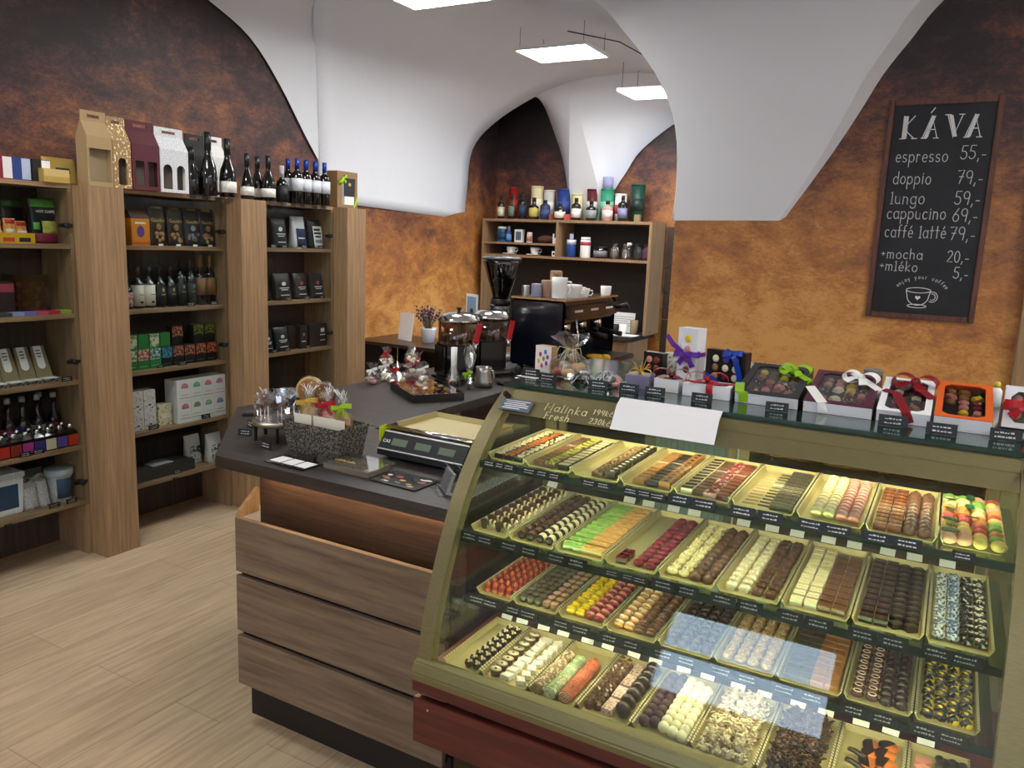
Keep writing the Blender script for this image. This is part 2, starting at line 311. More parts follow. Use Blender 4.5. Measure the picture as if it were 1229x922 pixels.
# barrel vault over the coffee corner: front arch (y 4.2) and end arch (y 6.1)
ARR = [(-3.9, 4.2, 1.86), (-3.9, 4.2, 2.12), (-3.83, 4.11, 2.6), (-3.75, 4.0, 3.08)]
FR = [(-1.9, 4.2, 2.945), (-1.742, 4.2, 2.80), (-1.511, 4.2, 2.53), (-1.391, 4.2, 2.27), (-1.36, 4.2, 2.0), (-1.368, 4.2, 1.775)]
FP = ARR + [(-3.6, 4.0, 3.4), (-3.1, 4.05, 3.5), (-2.5, 4.15, 3.38)] + FR
EP = [(-3.93, 6.08, 1.815), (-3.91, 6.08, 2.05), (-3.86, 6.08, 2.425), (-3.62, 6.08, 2.655), (-3.2, 6.08, 2.86), (-2.92, 6.08, 2.94), (-2.6, 6.08, 2.97), (-2.2, 6.08, 2.95), (-1.7, 6.08, 2.75), (-1.42, 6.08, 2.4), (-1.36, 6.08, 2.05), (-1.36, 6.08, 1.78)]
FS, ES = spline(FP, 61), spline(EP, 61)
rows = []
for j in range(15):
    t = j / 14; rows.append([a.lerp(b, t) for a, b in zip(FS, ES)])
vault = struct('trim_1', MB().grid(rows), WHITE, solid=.02)
# the bay behind it: two lunettes meet at a white springer against the far wall
b1 = [(-3.52, 6.6, 3.0), (-3.48, 6.6, 2.97), (-3.348, 6.6, 2.68), (-3.224, 6.6, 2.39), (-3.147, 6.6, 2.062), (-3.13, 6.6, 1.8)]
b2 = [(-2.74, 6.6, 1.8), (-2.72, 6.6, 2.064), (-2.60, 6.6, 2.27), (-2.478, 6.6, 2.446), (-2.187, 6.6, 2.661), (-1.9, 6.6, 2.78), (-1.4, 6.6, 2.86)]
e1 = [(-3.3, 6.09, 2.82), (-3.2, 6.09, 2.862), (-2.94, 6.09, 2.936)]
e2 = [(-2.94, 6.09, 2.936), (-2.6, 6.09, 2.972), (-2.2, 6.09, 2.952), (-1.7, 6.09, 2.76), (-1.45, 6.09, 2.45)]
B1, B2, E1, E2 = spline(b1, 24), spline(b2, 30), spline(e1, 24), spline(e2, 30)
mb = MB()
def loft(mb, A, B, n=8, sag=0):
    rr = []
    for j in range(n + 1):
        t = j / n; rr.append([a.lerp(b, t) + Vector((0, 0, sag * math.sin(PI * t))) for a, b in zip(A, B)])
    return mb.grid(rr)
loft(mb, E1, B1); loft(mb, E2, B2)
mid = [E1[-1].lerp((B1[-1] + B2[0]) / 2, t / 10) for t in range(11)]
wl = [E1[-1].lerp(B1[-1], t / 10) for t in range(11)]; wr = [E2[0].lerp(B2[0], t / 10) for t in range(11)]
mb.grid([wl, mid, wr])
struct('trim_2', mb, WHITE)
# white springer over the chalkboard wall, left edge = front arch, right edge = lunette
rc = [(935, 265, 4.195), (962, 224, 4.17), (990, 180, 4.15), (1016, 134, 4.12), (1040, 90, 4.10), (1072, 45, 4.08), (1105, 0, 4.06)]
RC = [at(px, py, y=y) for px, py, y in rc] + [Vector((-.02, 4.05, 3.0)), Vector((.3, 4.05, 3.12))]
RCs = spline(RC, 40)
def left_x(z): # x of the front arch at height z
    P = FR[::-1] + [(-2.5, 4.2, 3.38)]
    for a, b in zip(P, P[1:]):
        if a[2] <= z <= b[2]: return a[0] + (b[0] - a[0]) * (z - a[2]) / (b[2] - a[2])
    return P[0][0] if z < P[0][2] else P[-1][0]
FRs = spline(FR[::-1] + [(-2.5, 4.2, 3.38)], 60)
rows = []
for p in RCs:
    l = Vector((min(FRs, key=lambda q: abs(q.z - p.z)).x, 4.2, p.z)); l.x = left_x(p.z)
    # use the smooth arch
    for a, b in zip(FRs, FRs[1:]):
        if a.z <= p.z <= b.z: l.x = a.x + (b.x - a.x) * (p.z - a.z) / (b.z - a.z); break
    if p is RCs[0]: l.z = 1.775
    row = []
    for k in range(13):
        t = k / 12; q = l.lerp(p, t); q.y -= .05 * math.sin(PI * t) * min(1, (p.z - 1.77) / .6); row.append(q)
    rows.append(row)
mb = MB().grid(rows)
mb.grid([[p, Vector((p.x + .03 + .05 * min(1, max(0, (p.z - 1.8))), 4.2, p.z + .02))] for p in RCs])
mb.box(-2.6, 2.6, 4.06, 4.25, 3.1, 3.6)
struct('trim_3', mb, WHITE)
# reveal of the lunette over the shelves (left wall)
la = spline([(-3.9, 2.2, 3.12), (-3.9, 2.8, 3.08), (-3.9, 3.307, 2.914), (-3.9, 3.609, 2.783), (-3.9, 3.842, 2.562), (-3.9, 4.061, 2.286), (-3.9, 4.205, 2.115)], 30)
lb = spline([(-3.3, 2.2, 3.6), (-3.4, 3.2, 3.5), (-3.75, 4.0, 3.08), (-3.79, 4.05, 2.85), (-3.83, 4.11, 2.6), (-3.87, 4.16, 2.35), (-3.9, 4.21, 2.118)], 30)
struct('trim_4', loft(MB(), la, lb, 6), WHITE)
# door at the right edge behind the counter
d1 = struct('door_1', MB().box(.34, 1.15, 4.165, 4.198, 0, 2.05), OAK)
MB().box(.265, .335, 4.13, 4.198, 0, 2.13).box(1.155, 1.225, 4.13, 4.198, 0, 2.13).box(.335, 1.155, 4.13, 4.198, 2.06, 2.13).build('door_frame', OAK, d1, bevel=.004)
MB().cyl((.42, 4.165, 1.02), (.42, 4.11, 1.02), .012).cyl((.42, 4.115, 1.02), (.54, 4.115, 1.02), .01).build('door_handle', STEEL, d1)
# ------------------------------------------------------------------ ceiling lamps
def led_panel(x, y, z, w, d, drop, label):
    t = thing('ceiling_lamp', label, 'ceiling lamp', (x, y, z), 0, 'hanging light panels')
    f = MB().box(-w / 2, w / 2, -d / 2, d / 2, .003, .018).box(-w / 2, w / 2, -d / 2, -d / 2 + .012, -.004, .003).box(-w / 2, w / 2, d / 2 - .012, d / 2, -.004, .003).box(-w / 2, -w / 2 + .012, -d / 2 + .012, d / 2 - .012, -.004, .003).box(w / 2 - .012, w / 2, -d / 2 + .012, d / 2 - .012, -.004, .003)
    f.build('frame', WHT, t)
    MB().box(-w / 2 + .013, w / 2 - .013, -d / 2 + .013, d / 2 - .013, -.002, .002).build('diffuser', LED, t)
    for sx in (-1, 1):
        for sy in (-1, 1): MB().cyl((sx * (w / 2 - .03), sy * (d / 2 - .03), .018), (sx * (w / 2 - .03), sy * (d / 2 - .03), drop), .0018, n=6).build('suspension_wire', BLK, t)
    return t
led_panel(-2.52, 5.075, 2.9, .53, .40, .15, 'white light panel hanging in the middle of the vault, second of three')
led_panel(-2.10, 5.72, 2.73, .40, .36, .2, 'white light panel farthest back, partly hidden by the arch edge')
led_panel(-2.60, 3.66, 2.9, .52, .40, .68, 'white light panel cut by the top edge of the photo')
for x, y in ((-2.7, 1.5), (-3.2, -.4), (1.5, 2.6), (1.5, 1.0), (1.5, -.7), (1.5, -2.2)):  # unseen panels added as fill, placed clear of the case glass reflections
    led_panel(x, y, 2.9, .53, .40, .68, 'unseen white light panel added as fill over the shop floor, above and behind the camera')
mb = MB(); mb.tube([(-2.45, 5.0, 3.02), (-2.2, 5.3, 3.0), (-2.0, 5.6, 2.9)], .004, 6)
tag(mb.build('lamp_cable', BLK), 'thin dark lamp cable running under the vault between two panels', 'cable')
# ------------------------------------------------------------------ left shelving
XF = -3.64; XP = -3.516; SHZ = [.285, .565, .89, 1.21, 1.535]; TOPZ = 1.81
def pillar(y0, y1, label):
    o = MB().box(-3.89 - XP, 0, 0, y1 - y0, 0, 1.805).build('oak_pillar', OAK, loc=(XP, y0, 0), bevel=.002, seg=1)
    tag(o, label, 'pillar', 'oak pillars between the shelves')
pillar(1.385, 1.565, 'oak pillar just outside the left edge of the photo')
pillar(2.275, 2.455, 'oak veneer pillar nearest the left edge, between the syrup shelves and the tea shelves')
pillar(3.166, 3.353, 'oak veneer pillar between the tea shelves and the coffee bag shelves')
pillar(4.05, 4.236, 'oak veneer pillar at the end of the shelving beside the white vault')
def shelving(y0, y1, label):
    y0 += .002; y1 -= .002; w = y1 - y0
    t = thing('shelving_unit', label, 'shelving unit', (XF, y0, 0), 0, 'glass fronted shelving along the left wall')
    MB().box(-.248, -.24, .019, w - .019, .02, 1.79).build('back_panel', OAKD, t)
    MB().box(-.25, 0, 0, .018, 0, 1.79).build('side_panel', OAK, t); MB().box(-.25, 0, w - .018, w, 0, 1.79).build('side_panel', OAK, t)
    for z in SHZ: MB().box(-.239, 0, .0185, w - .0185, z - .022, z).build('shelf', OAKH, t, bevel=.0015, seg=1)
    MB().box(-.25, .003, 0, w, 1.7905, TOPZ).build('top_board', OAKH, t)
    for k, (a, b, h) in enumerate(((.004, w / 2 - .002, 0), (w / 2 + .002, w - .004, 1))):
        d = MB().box(.006, .011, a, b, .262, 1.775).build('glass_door', DGLS, t)
        for z in (.38, .98, 1.62):
            yy = a + .03 if h == 0 else b - .03
            MB().cyl((-.02, yy, z), (.02, yy, z), .013).box(-.012, .004, yy - .03, yy + .03, z - .008, z + .008).build('hinge', BLK, d)
        if h == 0: MB().box(.0, .018, b - .05, b - .02, .258, .27).build('door_catch', BLK, d)
    return t
shelving(1.565, 2.275, 'oak shelving unit with snack bags, syrups and jars, cut by left photo edge')
shelving(2.455, 3.166, 'middle oak shelving unit with cookie pouches, dark bottles and tea boxes')
shelving(3.353, 4.05, 'oak shelving unit with black coffee bags next to the white vault')
# ------------------------------------------------------------------ counter
CT = .918
t = thing('front_counter', 'oak slatted counter with charcoal top beside the glass chocolate case', 'counter', (-1.5, 1.95, 0))
def loc(o, l):
    o.location = [-a for a in l]; return o
L0 = (-1.5, 1.95, 0)
loc(MB().prism([(-1.997, 1.672), (-1.105, 1.672), (-1.105, 2.262), (-1.832, 2.262), (-1.832, 2.29), (-2.497, 2.29), (-2.497, 2.205)], CT - .038, CT, 'z').build('countertop', TOPM, t), L0)
loc(MB().box(-1.91, -1.115, 1.775, 1.79, .58, CT - .039).build('recess_panel', WALN, t), L0)
for z0, z1 in ((.14, .312), (.331, .522), (.537, .719)):
    loc(MB().box(-1.932, -1.112, 1.687, 1.705, z0, z1).build('front_slat', OAKX, t, bevel=.001, seg=1), L0)
loc(MB().box(-1.925, -1.115, 1.706, 1.72, .141, .70).build('backing', BLK, t), L0)
loc(MB().prism([(1.6871, .7195), (1.774, .7195), (1.774, .80), (1.70, .74)], -1.932, -1.914, 'x').build('end_cheek', OAK, t), L0)
loc(MB().box(-1.913, -1.116, 1.7205, 1.774, .60, .62).build('ledge', BLK, t), L0)
loc(MB().box(-1.93, -1.116, 1.74, 1.755, 0, .139).build('plinth', PLINTH, t), L0)
loc(MB().box(-1.92, -1.12, 2.20, 2.215, 0, CT - .039).build('back_board', OAKD, t), L0)
loc(MB().box(-1.92, -1.905, 1.79, 2.20, 0, CT - .039).build('side_board', OAKD, t), L0)
WARM = mat('warm_led_strip', '#ffd9a8', .5, emit=30)
loc(MB().box(-1.88, -1.13, 1.738, 1.746, CT - .0475, CT - .039).build('led_strip', WARM, t), L0)
t = thing('bar_counter', 'charcoal topped bar counter running back to the coffee machine', 'counter', (-2.15, 3.4, 0)); L0 = (-2.15, 3.4, 0)
loc(MB().prism([(-2.497, 2.295), (-1.832, 2.295), (-1.832, 3.55), (-1.60, 3.55), (-1.60, 4.75), (-2.497, 4.75)], CT - .038, CT, 'z').build('countertop', TOPM, t), L0)
loc(MB().box(-2.44, -2.425, 2.30, 4.72, 0, CT - .039).build('outer_panel', OAKD, t), L0)
loc(MB().box(-1.88, -1.862, 2.6, 2.9, 0, CT - .039).build('cupboard_side', OAK, t), L0)
loc(MB().box(-2.42, -1.88, 2.905, 2.92, 0, CT - .039).build('divider_panel', OAK, t), L0)
loc(MB().box(-1.635, -1.62, 3.58, 4.72, 0, CT - .039).build('cupboard_front', OAKD, t), L0); loc(MB().box(-1.86, -1.636, 3.58, 3.595, 0, CT - .039).build('cupboard_side', OAKD, t), L0)
loc(MB().box(-2.42, -1.88, 2.6, 2.9, .42, .438).build('shelf', OAKD, t), L0)
# ------------------------------------------------------------------ coffee corner at the back
t = thing('back_counter', 'low oak coffee counter with dark top against the far wall', 'counter', (-3.1, 6.3, 0)); L0 = (-3.1, 6.3, 0)
loc(MB().box(-3.88, -2.25, 6.04, 6.6, .862, .90).build('countertop', TOPM, t, bevel=.002, seg=1), L0)
loc(MB().box(-3.87, -2.30, 6.10, 6.59, .08, .861).build('cabinet_body', OAK, t), L0)
loc(MB().box(-3.85, -2.33, 6.13, 6.58, 0, .079).build('plinth', PLINTH, t), L0)
for k in range(3): loc(MB().box(-3.86 + k * .52, -3.36 + k * .52, 6.082, 6.099, .1, .85).build('door', OAK, t), L0)
t = thing('wall_shelf', 'oak shelf unit of bottles and cups above the coffee counter', 'shelf unit', (-3.02, 6.4, .9)); L0 = (-3.02, 6.4, .9)
loc(MB().box(-3.83, -3.805, 6.25, 6.58, .901, 1.835).build('side_panel', OAK, t), L0); loc(MB().box(-2.235, -2.21, 6.25, 6.58, .901, 1.835).build('side_panel', OAK, t), L0)
loc(MB().box(-3.80, -2.24, 6.57, 6.58, .901, 1.81).build('back_panel', mat('charcoal_panel', '#2c2723', .5), t), L0)
loc(MB().box(-3.804, -2.236, 6.25, 6.569, 1.812, 1.835).build('top_board', OAKH, t), L0)
loc(MB().box(-3.804, -2.236, 6.25, 6.569, 1.498, 1.52).build('shelf', OAKH, t), L0)
loc(MB().box(-3.804, -3.083, 6.25, 6.569, 1.612, 1.630).build('shelf', OAKH, t), L0)
loc(MB().box(-3.082, -3.06, 6.25, 6.569, 1.521, 1.811).build('divider', OAK, t), L0)
# dark slatted panel between shelf and the pier
t = MB()
for k in range(16): t.box(-2.19 + 0, -1.3, 6.585, 6.60, .02 + k * .112, .125 + k * .112)
tag(t.build('slatted_panel', OAKD), 'dark slatted wall panel to the right of the coffee shelf', 'wall panel')
# console table by the left wall
t = thing('console_table', 'small dark console table against the left wall under the vault', 'table', (-3.4, 4.85, 0)); L0 = (-3.4, 4.85, 0)
DK = wood('dark_walnut', '#241915', '#35251e', '#443028', (1.5, 18, 18), rough=.3)
loc(MB().box(-3.91, -2.98, 4.58, 5.12, .835, .86).build('tabletop', DK, t, bevel=.002, seg=1), L0)
for x in (-3.87, -3.03):
    for y in (4.60, 5.07): loc(MB().box(x, x + .035, y, y + .035, 0, .834).build('leg', BLK, t), L0)
loc(MB().box(-3.87, -2.995, 5.09, 5.105, .0, .834).build('back_panel', DK, t), L0); loc(MB().box(-3.905, -3.89, 4.6, 5.089, .0, .834).build('side_panel', DK, t), L0)
# radiator on the chalkboard wall
t = thing('radiator', 'white ribbed panel radiator on the rust wall behind the case', 'radiator', (-1.02, 4.14, .12))
MB().box(-.28, -.25, .0, .055, -.12, .03).box(.25, .28, .0, .055, -.12, .03).build('foot', WHT, t)
r = MB().box(-.33, .33, -.02, .02, 0, .93)
for k in range(20): r.prism([(-.032, -.322 + k * .033), (-.02, -.328 + k * .033), (-.02, -.30 + k * .033), (-.032, -.306 + k * .033)], .03, .90, 'z') if False else r.box(-.326 + k * .033, -.305 + k * .033, -.03, -.02, .03, .90)
r.build('panel', WHT, t)
g = MB().box(-.335, .335, -.032, .03, .931, .94)
for k in range(26): g.box(-.325 + k * .025, -.31 + k * .025, -.03, .03, .9402, .9412, 1)
g.build('top_grille', [WHT, mat('grille_dark', '#8a8a8a')], t)
MB().cyl((.34, 0, .86), (.40, 0, .86), .018).build('valve', WHT, t)
# ------------------------------------------------------------------ chalkboard
def chalkboard():
    Y = 4.2; P = [at(1068.5, 121, y=Y - .02), at(1206, 113, y=Y - .02), at(1037.5, 380.5, y=Y - .02), at(1170, 387.5, y=Y - .02)]
    x0 = (P[0].x + P[2].x) / 2; x1 = (P[1].x + P[3].x) / 2; z0 = (P[2].z + P[3].z) / 2; z1 = (P[0].z + P[1].z) / 2
    t = thing('chalkboard', 'framed black chalkboard with a white handwritten coffee price list', 'chalkboard', ((x0 + x1) / 2, Y - .001, z0)); w = (x1 - x0) / 2; h = z1 - z0
    FRM = wood('brown_frame', '#3b2018', '#5a3326', '#6c4031', (14, 14, 2)); f = .026
    for a in ((-w, -w + f, 0, h), (w - f, w, 0, h)): MB().prism([(a[0], 0), (a[1], 0), (a[1] - .004 if a[0] < 0 else a[1], -.02), (a[0] if a[0] < 0 else a[0] + .004, -.02)], 0, h, 'z').build('frame_rail', FRM, t, bevel=.003)
    for a in ((0, f), (h - f, h)): MB().box(-w + f, w - f, -.019, 0, a[0], a[1]).build('frame_rail', FRM, t, bevel=.003)
    MB().box(-w + f, w - f, -.008, 0, f, h - f).build('board', mat('slate', '#14151a', .6, c2='#1d1e24', ns=6), t)
    CH = mat('chalk', '#d8d8da', .9); CH2 = mat('chalk_thin', '#c2c2c6', .9); iw = w - f
    def T(u, v): return frame3((-iw + u * 2 * iw, -.0088, f + v * (h - 2 * f)), (1, 0, 0), (0, 0, 1))
    m = MB()
    # heading: block letters with one thick stem each
    hs = .100; k = 0
    for c, u in (('K', .09), ('Á', .31), ('V', .54), ('A', .73)):
        strokes(m, c, T(u, .845), hs, .0045, jit=0)
        b = ACC.get(c, c)
        st = {'K': [(.08, 0, .08, 1)], 'A': [(.06, .02, .3, .98)], 'V': [(.05, .98, .3, .04)]}[b][0]
        M = T(u, .845); a_ = Vector((st[0] * hs, st[1] * hs, 0)); b_ = Vector((st[2] * hs, st[3] * hs, 0)); o = Vector((.016, 0, 0))
        m.add([a_, a_ + o, b_ + o, b_], [(0, 1, 2, 3)], 0, False, M)
        for q in ([(0, 0), (.18, 0)], [(.5, 0), (.68, 0)]) if b != 'V' else ([(-.06, 1), (.14, 1)], [(.5, 1), (.68, 1)]):
            p, r_ = Vector((q[0][0] * hs - .006, q[0][1] * hs - .002, 0)), Vector((q[1][0] * hs, q[1][1] * hs + .002, 0)); m.add([p, (r_.x, p.y, 0), r_, (p.x, r_.y, 0)], [(0, 1, 2, 3)], 0, False, M)
    m.build('heading', CH, t)
    for s, v, pr, pv in (('espresso', .735, '55,-', .745), ('doppio', .63, '79,-', .632), ('lungo', .535, '59,-', .535), ('cappucino', .463, '69,-', .455), ('caffé latté', .373, '79,-', .368), ('+mocha', .268, '20,-', .262), ('+mléko', .208, '5,-', .185)):
        hh = .068 if not s.startswith('+') else .056
        m = MB(); strokes(m, s, T(.03 if s[0] == '+' else .045 + .02 * (v > .5), v), hh * .82, .0036, gap=.16, maxw={'espresso': .222, 'doppio': .165, 'lungo': .15, 'cappucino': .252, 'caffé latté': .262}.get(s))
        m.build('menu_line', CH2, t); m = MB(); strokes(m, pr, T(.715 if len(pr) > 3 else .80, pv), .058 if s[0] != '+' else .05, .0036, gap=.1, maxw=.105); m.build('price_line', CH2, t)
    m = MB()
    for i, c in enumerate('enjoy your coffee'):
        if c == ' ': m.build('slogan', CH2, t); m = MB(); continue
        a = math.radians(150 - i * 7.2); r_ = .085
        u = .50 + math.cos(a) * r_ * 1.35 / (2 * iw) * 1.0; v = .072 + (math.sin(a) * r_ + .012) / (h - 2 * f)
        strokes(m, c, T(u, v) @ Matrix.Rotation(a - PI / 2, 4, 'Z'), .017, .0022, jit=0)
    m.build('slogan', CH2, t)
    m = MB(); c = T(.47, .075)
    def line(P, w_=.0034):
        vs = []
        P = [Vector((*p, 0)) for p in P]
        for i, p in enumerate(P):
            d = (P[min(i + 1, len(P) - 1)] - P[max(i - 1, 0)]).normalized(); n_ = Vector((-d.y, d.x, 0)) * w_ / 2; vs += [p + n_, p - n_]
        m.add(vs, [(2 * i, 2 * i + 1, 2 * i + 3, 2 * i + 2) for i in range(len(P) - 1)], 0, False, c)
    line(_arc(0, .04, .052, .012, 0, 360, 24)); line([(-.052, .04)] + _arc(0, .015, .046, .045, 180, 360, 16) + [(.052, .04)]); line(_arc(.06, .012, .022, .024, 110, -120, 14), .003); line(_arc(.06, .012, .013, .015, 110, -120, 12), .003)
    line(_arc(0, -.034, .04, .008, 0, 360, 20))
    hp = [(.0115 * (16 * math.sin(a) ** 3) / 16, .0115 * (13 * math.cos(a) - 5 * math.cos(2 * a) - 2 * math.cos(3 * a) - math.cos(4 * a)) / 16 + .005) for a in [2 * PI * i / 24 for i in range(24)]]
    m.add([(x, y, 0) for x, y in hp], [tuple(range(24))[::-1]], 0, False, c)
    m.build('cup_drawing', CH, t)
chalkboard()
# ================================================================== DISPLAY CASE
CX0, CX1 = -1.0, .19
PROF = spline([(0, 1.400, .630), (0, 1.412, .71), (0, 1.432, .786), (0, 1.482, .915), (0, 1.535, 1.02), (0, 1.60, 1.106), (0, 1.685, 1.188), (0, 1.772, 1.248)], 25)
CL = (-.425, 1.85, 0)
case = thing('display_case', 'curved glass chocolate display case with olive gold frame and mahogany base', 'display case', CL)
def cp(mb, name, m, parent=None, **k):
    o = mb.build(name, m, parent or case, **k)
    if not parent: o.location = [-a for a in CL]
    return o
def profstrip(x0, x1, off0, off1, lo=0, hi=25):
    """solid band that follows the glass curve between two offsets (inwards +)"""
    a = []; b = []
    for i in range(lo, hi):
        p = PROF[i]; q = PROF[min(i + 1, 24)] - PROF[max(i - 1, 0)]; q.normalize(); n = Vector((0, q.z, -q.y))
        a.append(p + n * off0); b.append(p + n * off1)
    mb = MB(); n = len(a)
    for i in range(n - 1):
        P = [a[i], a[i + 1], b[i + 1], b[i]]
        fs = [(0, 1, 5, 4), (2, 3, 7, 6), (0, 3, 2, 1), (4, 5, 6, 7)]
        mb.add([(x0, p.y, p.z) for p in P] + [(x1, p.y, p.z) for p in P], fs + ([(0, 4, 7, 3)] if i == 0 else []) + ([(1, 2, 6, 5)] if i == n - 2 else []), 0, False)
    return mb
for x0, x1 in ((CX0, CX0 + .036), (CX1 - .04, CX1 + .004)): cp(profstrip(x0, x1, 0, .03), 'end_frame', GOLD)
cp(profstrip(CX0 + .0365, CX1 - .0405, .004, .010), 'front_glass', CGLS)
for x0 in (CX0 + .012, CX1 - .022):
    side = [(p.y + .031, p.z) for p in PROF[1:]] + [(1.975, 1.245), (1.975, .632)]
    cp(MB().prism(side, x0, x0 + .006, 'x'), 'side_glass', CGLS)
# top
cp(MB().box(CX0 - .004, CX1 + .008, 1.768, 2.36, 1.2505, 1.262), 'top_glass', GEDGE, bevel=.002)
cp(MB().prism([(1.762, 1.2475), (1.772, 1.2497), (1.792, 1.2497), (1.792, 1.238), (1.742, 1.2265)], CX0 + .0365, CX1 - .0405, 'x'), 'top_rail', GOLD)
cp(MB().prism([(1.7395, 1.2255), (1.7405, 1.2258), (1.792, 1.2375), (1.792, 1.218), (1.70, 1.198)], CX0 + .0368, CX1 - .0408, 'x'), 'top_band', GOLD)
for x in (CX0 + .03, CX1 - .03):
    cp(MB().cyl((x, 1.738, 1.232), (x, 1.722, 1.242), .0075).cyl((x, 1.722, 1.242), (x, 1.719, 1.244), .0055), 'clamp_bolt', mat('dark_bolt', '#4a2f28', .25, .7))
# foot of the glass
cp(MB().prism([(1.383, .602), (1.378, .625), (1.39, .648), (1.415, .655), (1.43, .640), (1.43, .602)], CX0 - .004, CX1 + .03, 'x'), 'bumper_rail', GOLDD, bevel=.004)
cp(MB().box(CX0 - .004, CX1 + .03, 1.388, 2.0, .575, .6015), 'wood_trim', MAHO)
cp(MB().box(CX0, CX1 + .026, 1.42, 2.0, .555, .5745), 'shadow_gap', BLK)
cp(MB().box(CX0 - .004, CX1 + .03, 1.392, 1.412, .44, .556), 'base_panel', MAHO, bevel=.002)
cp(MB().box(CX0 + .03, CX1 + .026, 1.62, 2.0, .0, .554), 'base_body', PLINTH)
cp(MB().cyl((CX0 + .04, 1.391, .535), (CX0 + .04, 1.389, .535), .003), 'screw', CHROME)
cp(MB().box(CX0 + .012, CX1 - .012, 1.4305, 1.96, .606, .625), 'deck', MAHO)
# rear frame and sliding doors
for x in (CX0 + .02, CX1 - .05): cp(MB().box(x, x + .035, 1.98, 2.01, .626, 1.249), 'rear_post', GOLD)
for x in (CX0 + .06, CX1 - .075): cp(MB().box(x, x + .018, 1.985, 2.0, .65, 1.249), 'rear_post', GOLD)
cp(MB().box(CX0 + .02, CX1 - .015, 1.98, 2.01, .602, .6255), 'rear_sill', GOLD)
rd = cp(MB().box(-.405, CX1 - .078, 1.99, 1.996, .66, 1.22), 'sliding_door', TGLS)
MB().box(-.43, -.405, 1.984, 2.0, .63, 1.249).build('door_frame', GOLD, rd)
ld = cp(MB().box(CX0 + .08, -.46, 2.0015, 2.0075, .66, 1.22), 'sliding_door', SGLS)
MB().box(-.46, -.44, 2.0012, 2.009, .63, 1.249).build('door_frame', GOLD, ld)
# shelves
S1, S2, S3, DK_ = 1.094, .928, .752, .626
for z, y0, y1 in ((S1, 1.60, 1.965), (S2, 1.525, 1.955), (S3, 1.565, 1.94)):
    s = cp(MB().box(CX0 + .022, CX1 - .03, y0, y1, z - .007, z), 'glass_shelf', SGLS)
    MB().box(CX0 + .022, CX1 - .03, y0 - .0035, y0 - .0005, z - .0165, z + .0005).build('front_edge', GEDGE, s)
    for x in (CX0 + .05, CX1 - .07): MB().box(x, x + .012, y1 - .04, 1.979, z - .016, z - .0075).build('bracket', GOLD, s)
CASELED = mat('case_led', '#fff0c8', .5, emit=20)
cp(MB().box(CX0 + .05, CX1 - .06, 1.795, 1.815, 1.226, 1.236), 'lamp_tube', CASELED)
for z, y in ((S1, 1.602), (S2, 1.527), (S3, 1.567)): cp(MB().box(CX0 + .06, CX1 - .07, y, y + .008, z - .0145, z - .0078), 'lamp_tube', CASELED)  # unseen strips added behind the shelf edges to brighten the lower trays
# writing and notices on the glass
HW = mat('yellow_chalk_pen', '#e9e6b0', .7)
def ontglass(px, py):
    """point on the curved glass (outside face) seen at a photo pixel"""
    d = at(px, py, y=1.0) - Vector((0, 0, CAMZ)); best = None
    for i in range(24):
        a, b = PROF[i], PROF[i + 1]
        n = Vector((0, b.z - a.z, -(b.y - a.y))); o = a - n.normalized() * .003
        t = (o - Vector((0, 0, CAMZ))).dot(n) / d.dot(n); p = Vector((0, 0, CAMZ)) + d * t
        if a.z - 1e-4 <= p.z <= b.z + 1e-4 or i == 23: return p, (b - a).normalized()
m = MB()
for s, px, py, h in (('Malinka', 653, 492, .026), ('Fresh', 652, 502, .022), ('199kč/kg', 711, 497, .017), ('230kč/kg', 706, 508, .017)):
    p, tg = ontglass(px, py); strokes(m, s, frame3(p, (1, 0, 0), tg), h, .0022, gap=.2)
cp(m, 'handwriting', HW)
# grey notice plate in the upper left corner
a, tg = ontglass(601, 489); b_, _ = ontglass(641, 497)
npl = thing('notice_plate', 'small slate grey notice with white text in the upper left of case glass', 'notice', a)
M = frame3((0, 0, 0), (1, 0, 0), tg); wdt = .082
o = MB().box(-.004, wdt, -.006, .034, 0, .002).build('plate', mat('slate_blue', '#5b6676', .5), npl); o.data.transform(M)
m = MB()
for k in range(5): m.box(.004 + (k % 2) * .004, wdt - .008 - (k == 4) * .02 - (k == 1) * .01, .026 - k * .0065, .0285 - k * .0065, .0021, .0023)
o = m.build('lettering', PAPER, npl); o.data.transform(M)
# blank white sheet folded over the top edge
p0, tg = ontglass(738, 505); p1 = at(737, 474, y=1.745); pr = at(861, 497, y=1.745)
ws = thing('white_notice', 'blank white sheet hanging over the top front edge of the case', 'paper notice', (-.675, 1.73, 1.262))
m = MB()
m.hexa([(.006, -.038, -.062), (.252, -.036, -.062), (.252, -.0345, -.062), (.006, -.0365, -.062)], [(.004, .001, -.012), (.250, .001, -.012), (.250, .0025, -.012), (.004, .0025, -.012)])
m.hexa([(.004, .001, -.0119), (.250, .001, -.0119), (.250, .0025, -.0119), (.004, .0025, -.0119)], [(.004, .026, .0035), (.250, .026, .0035), (.250, .0265, .0018), (.004, .0265, .0018)])
m.build('sheet', PAPER, ws)
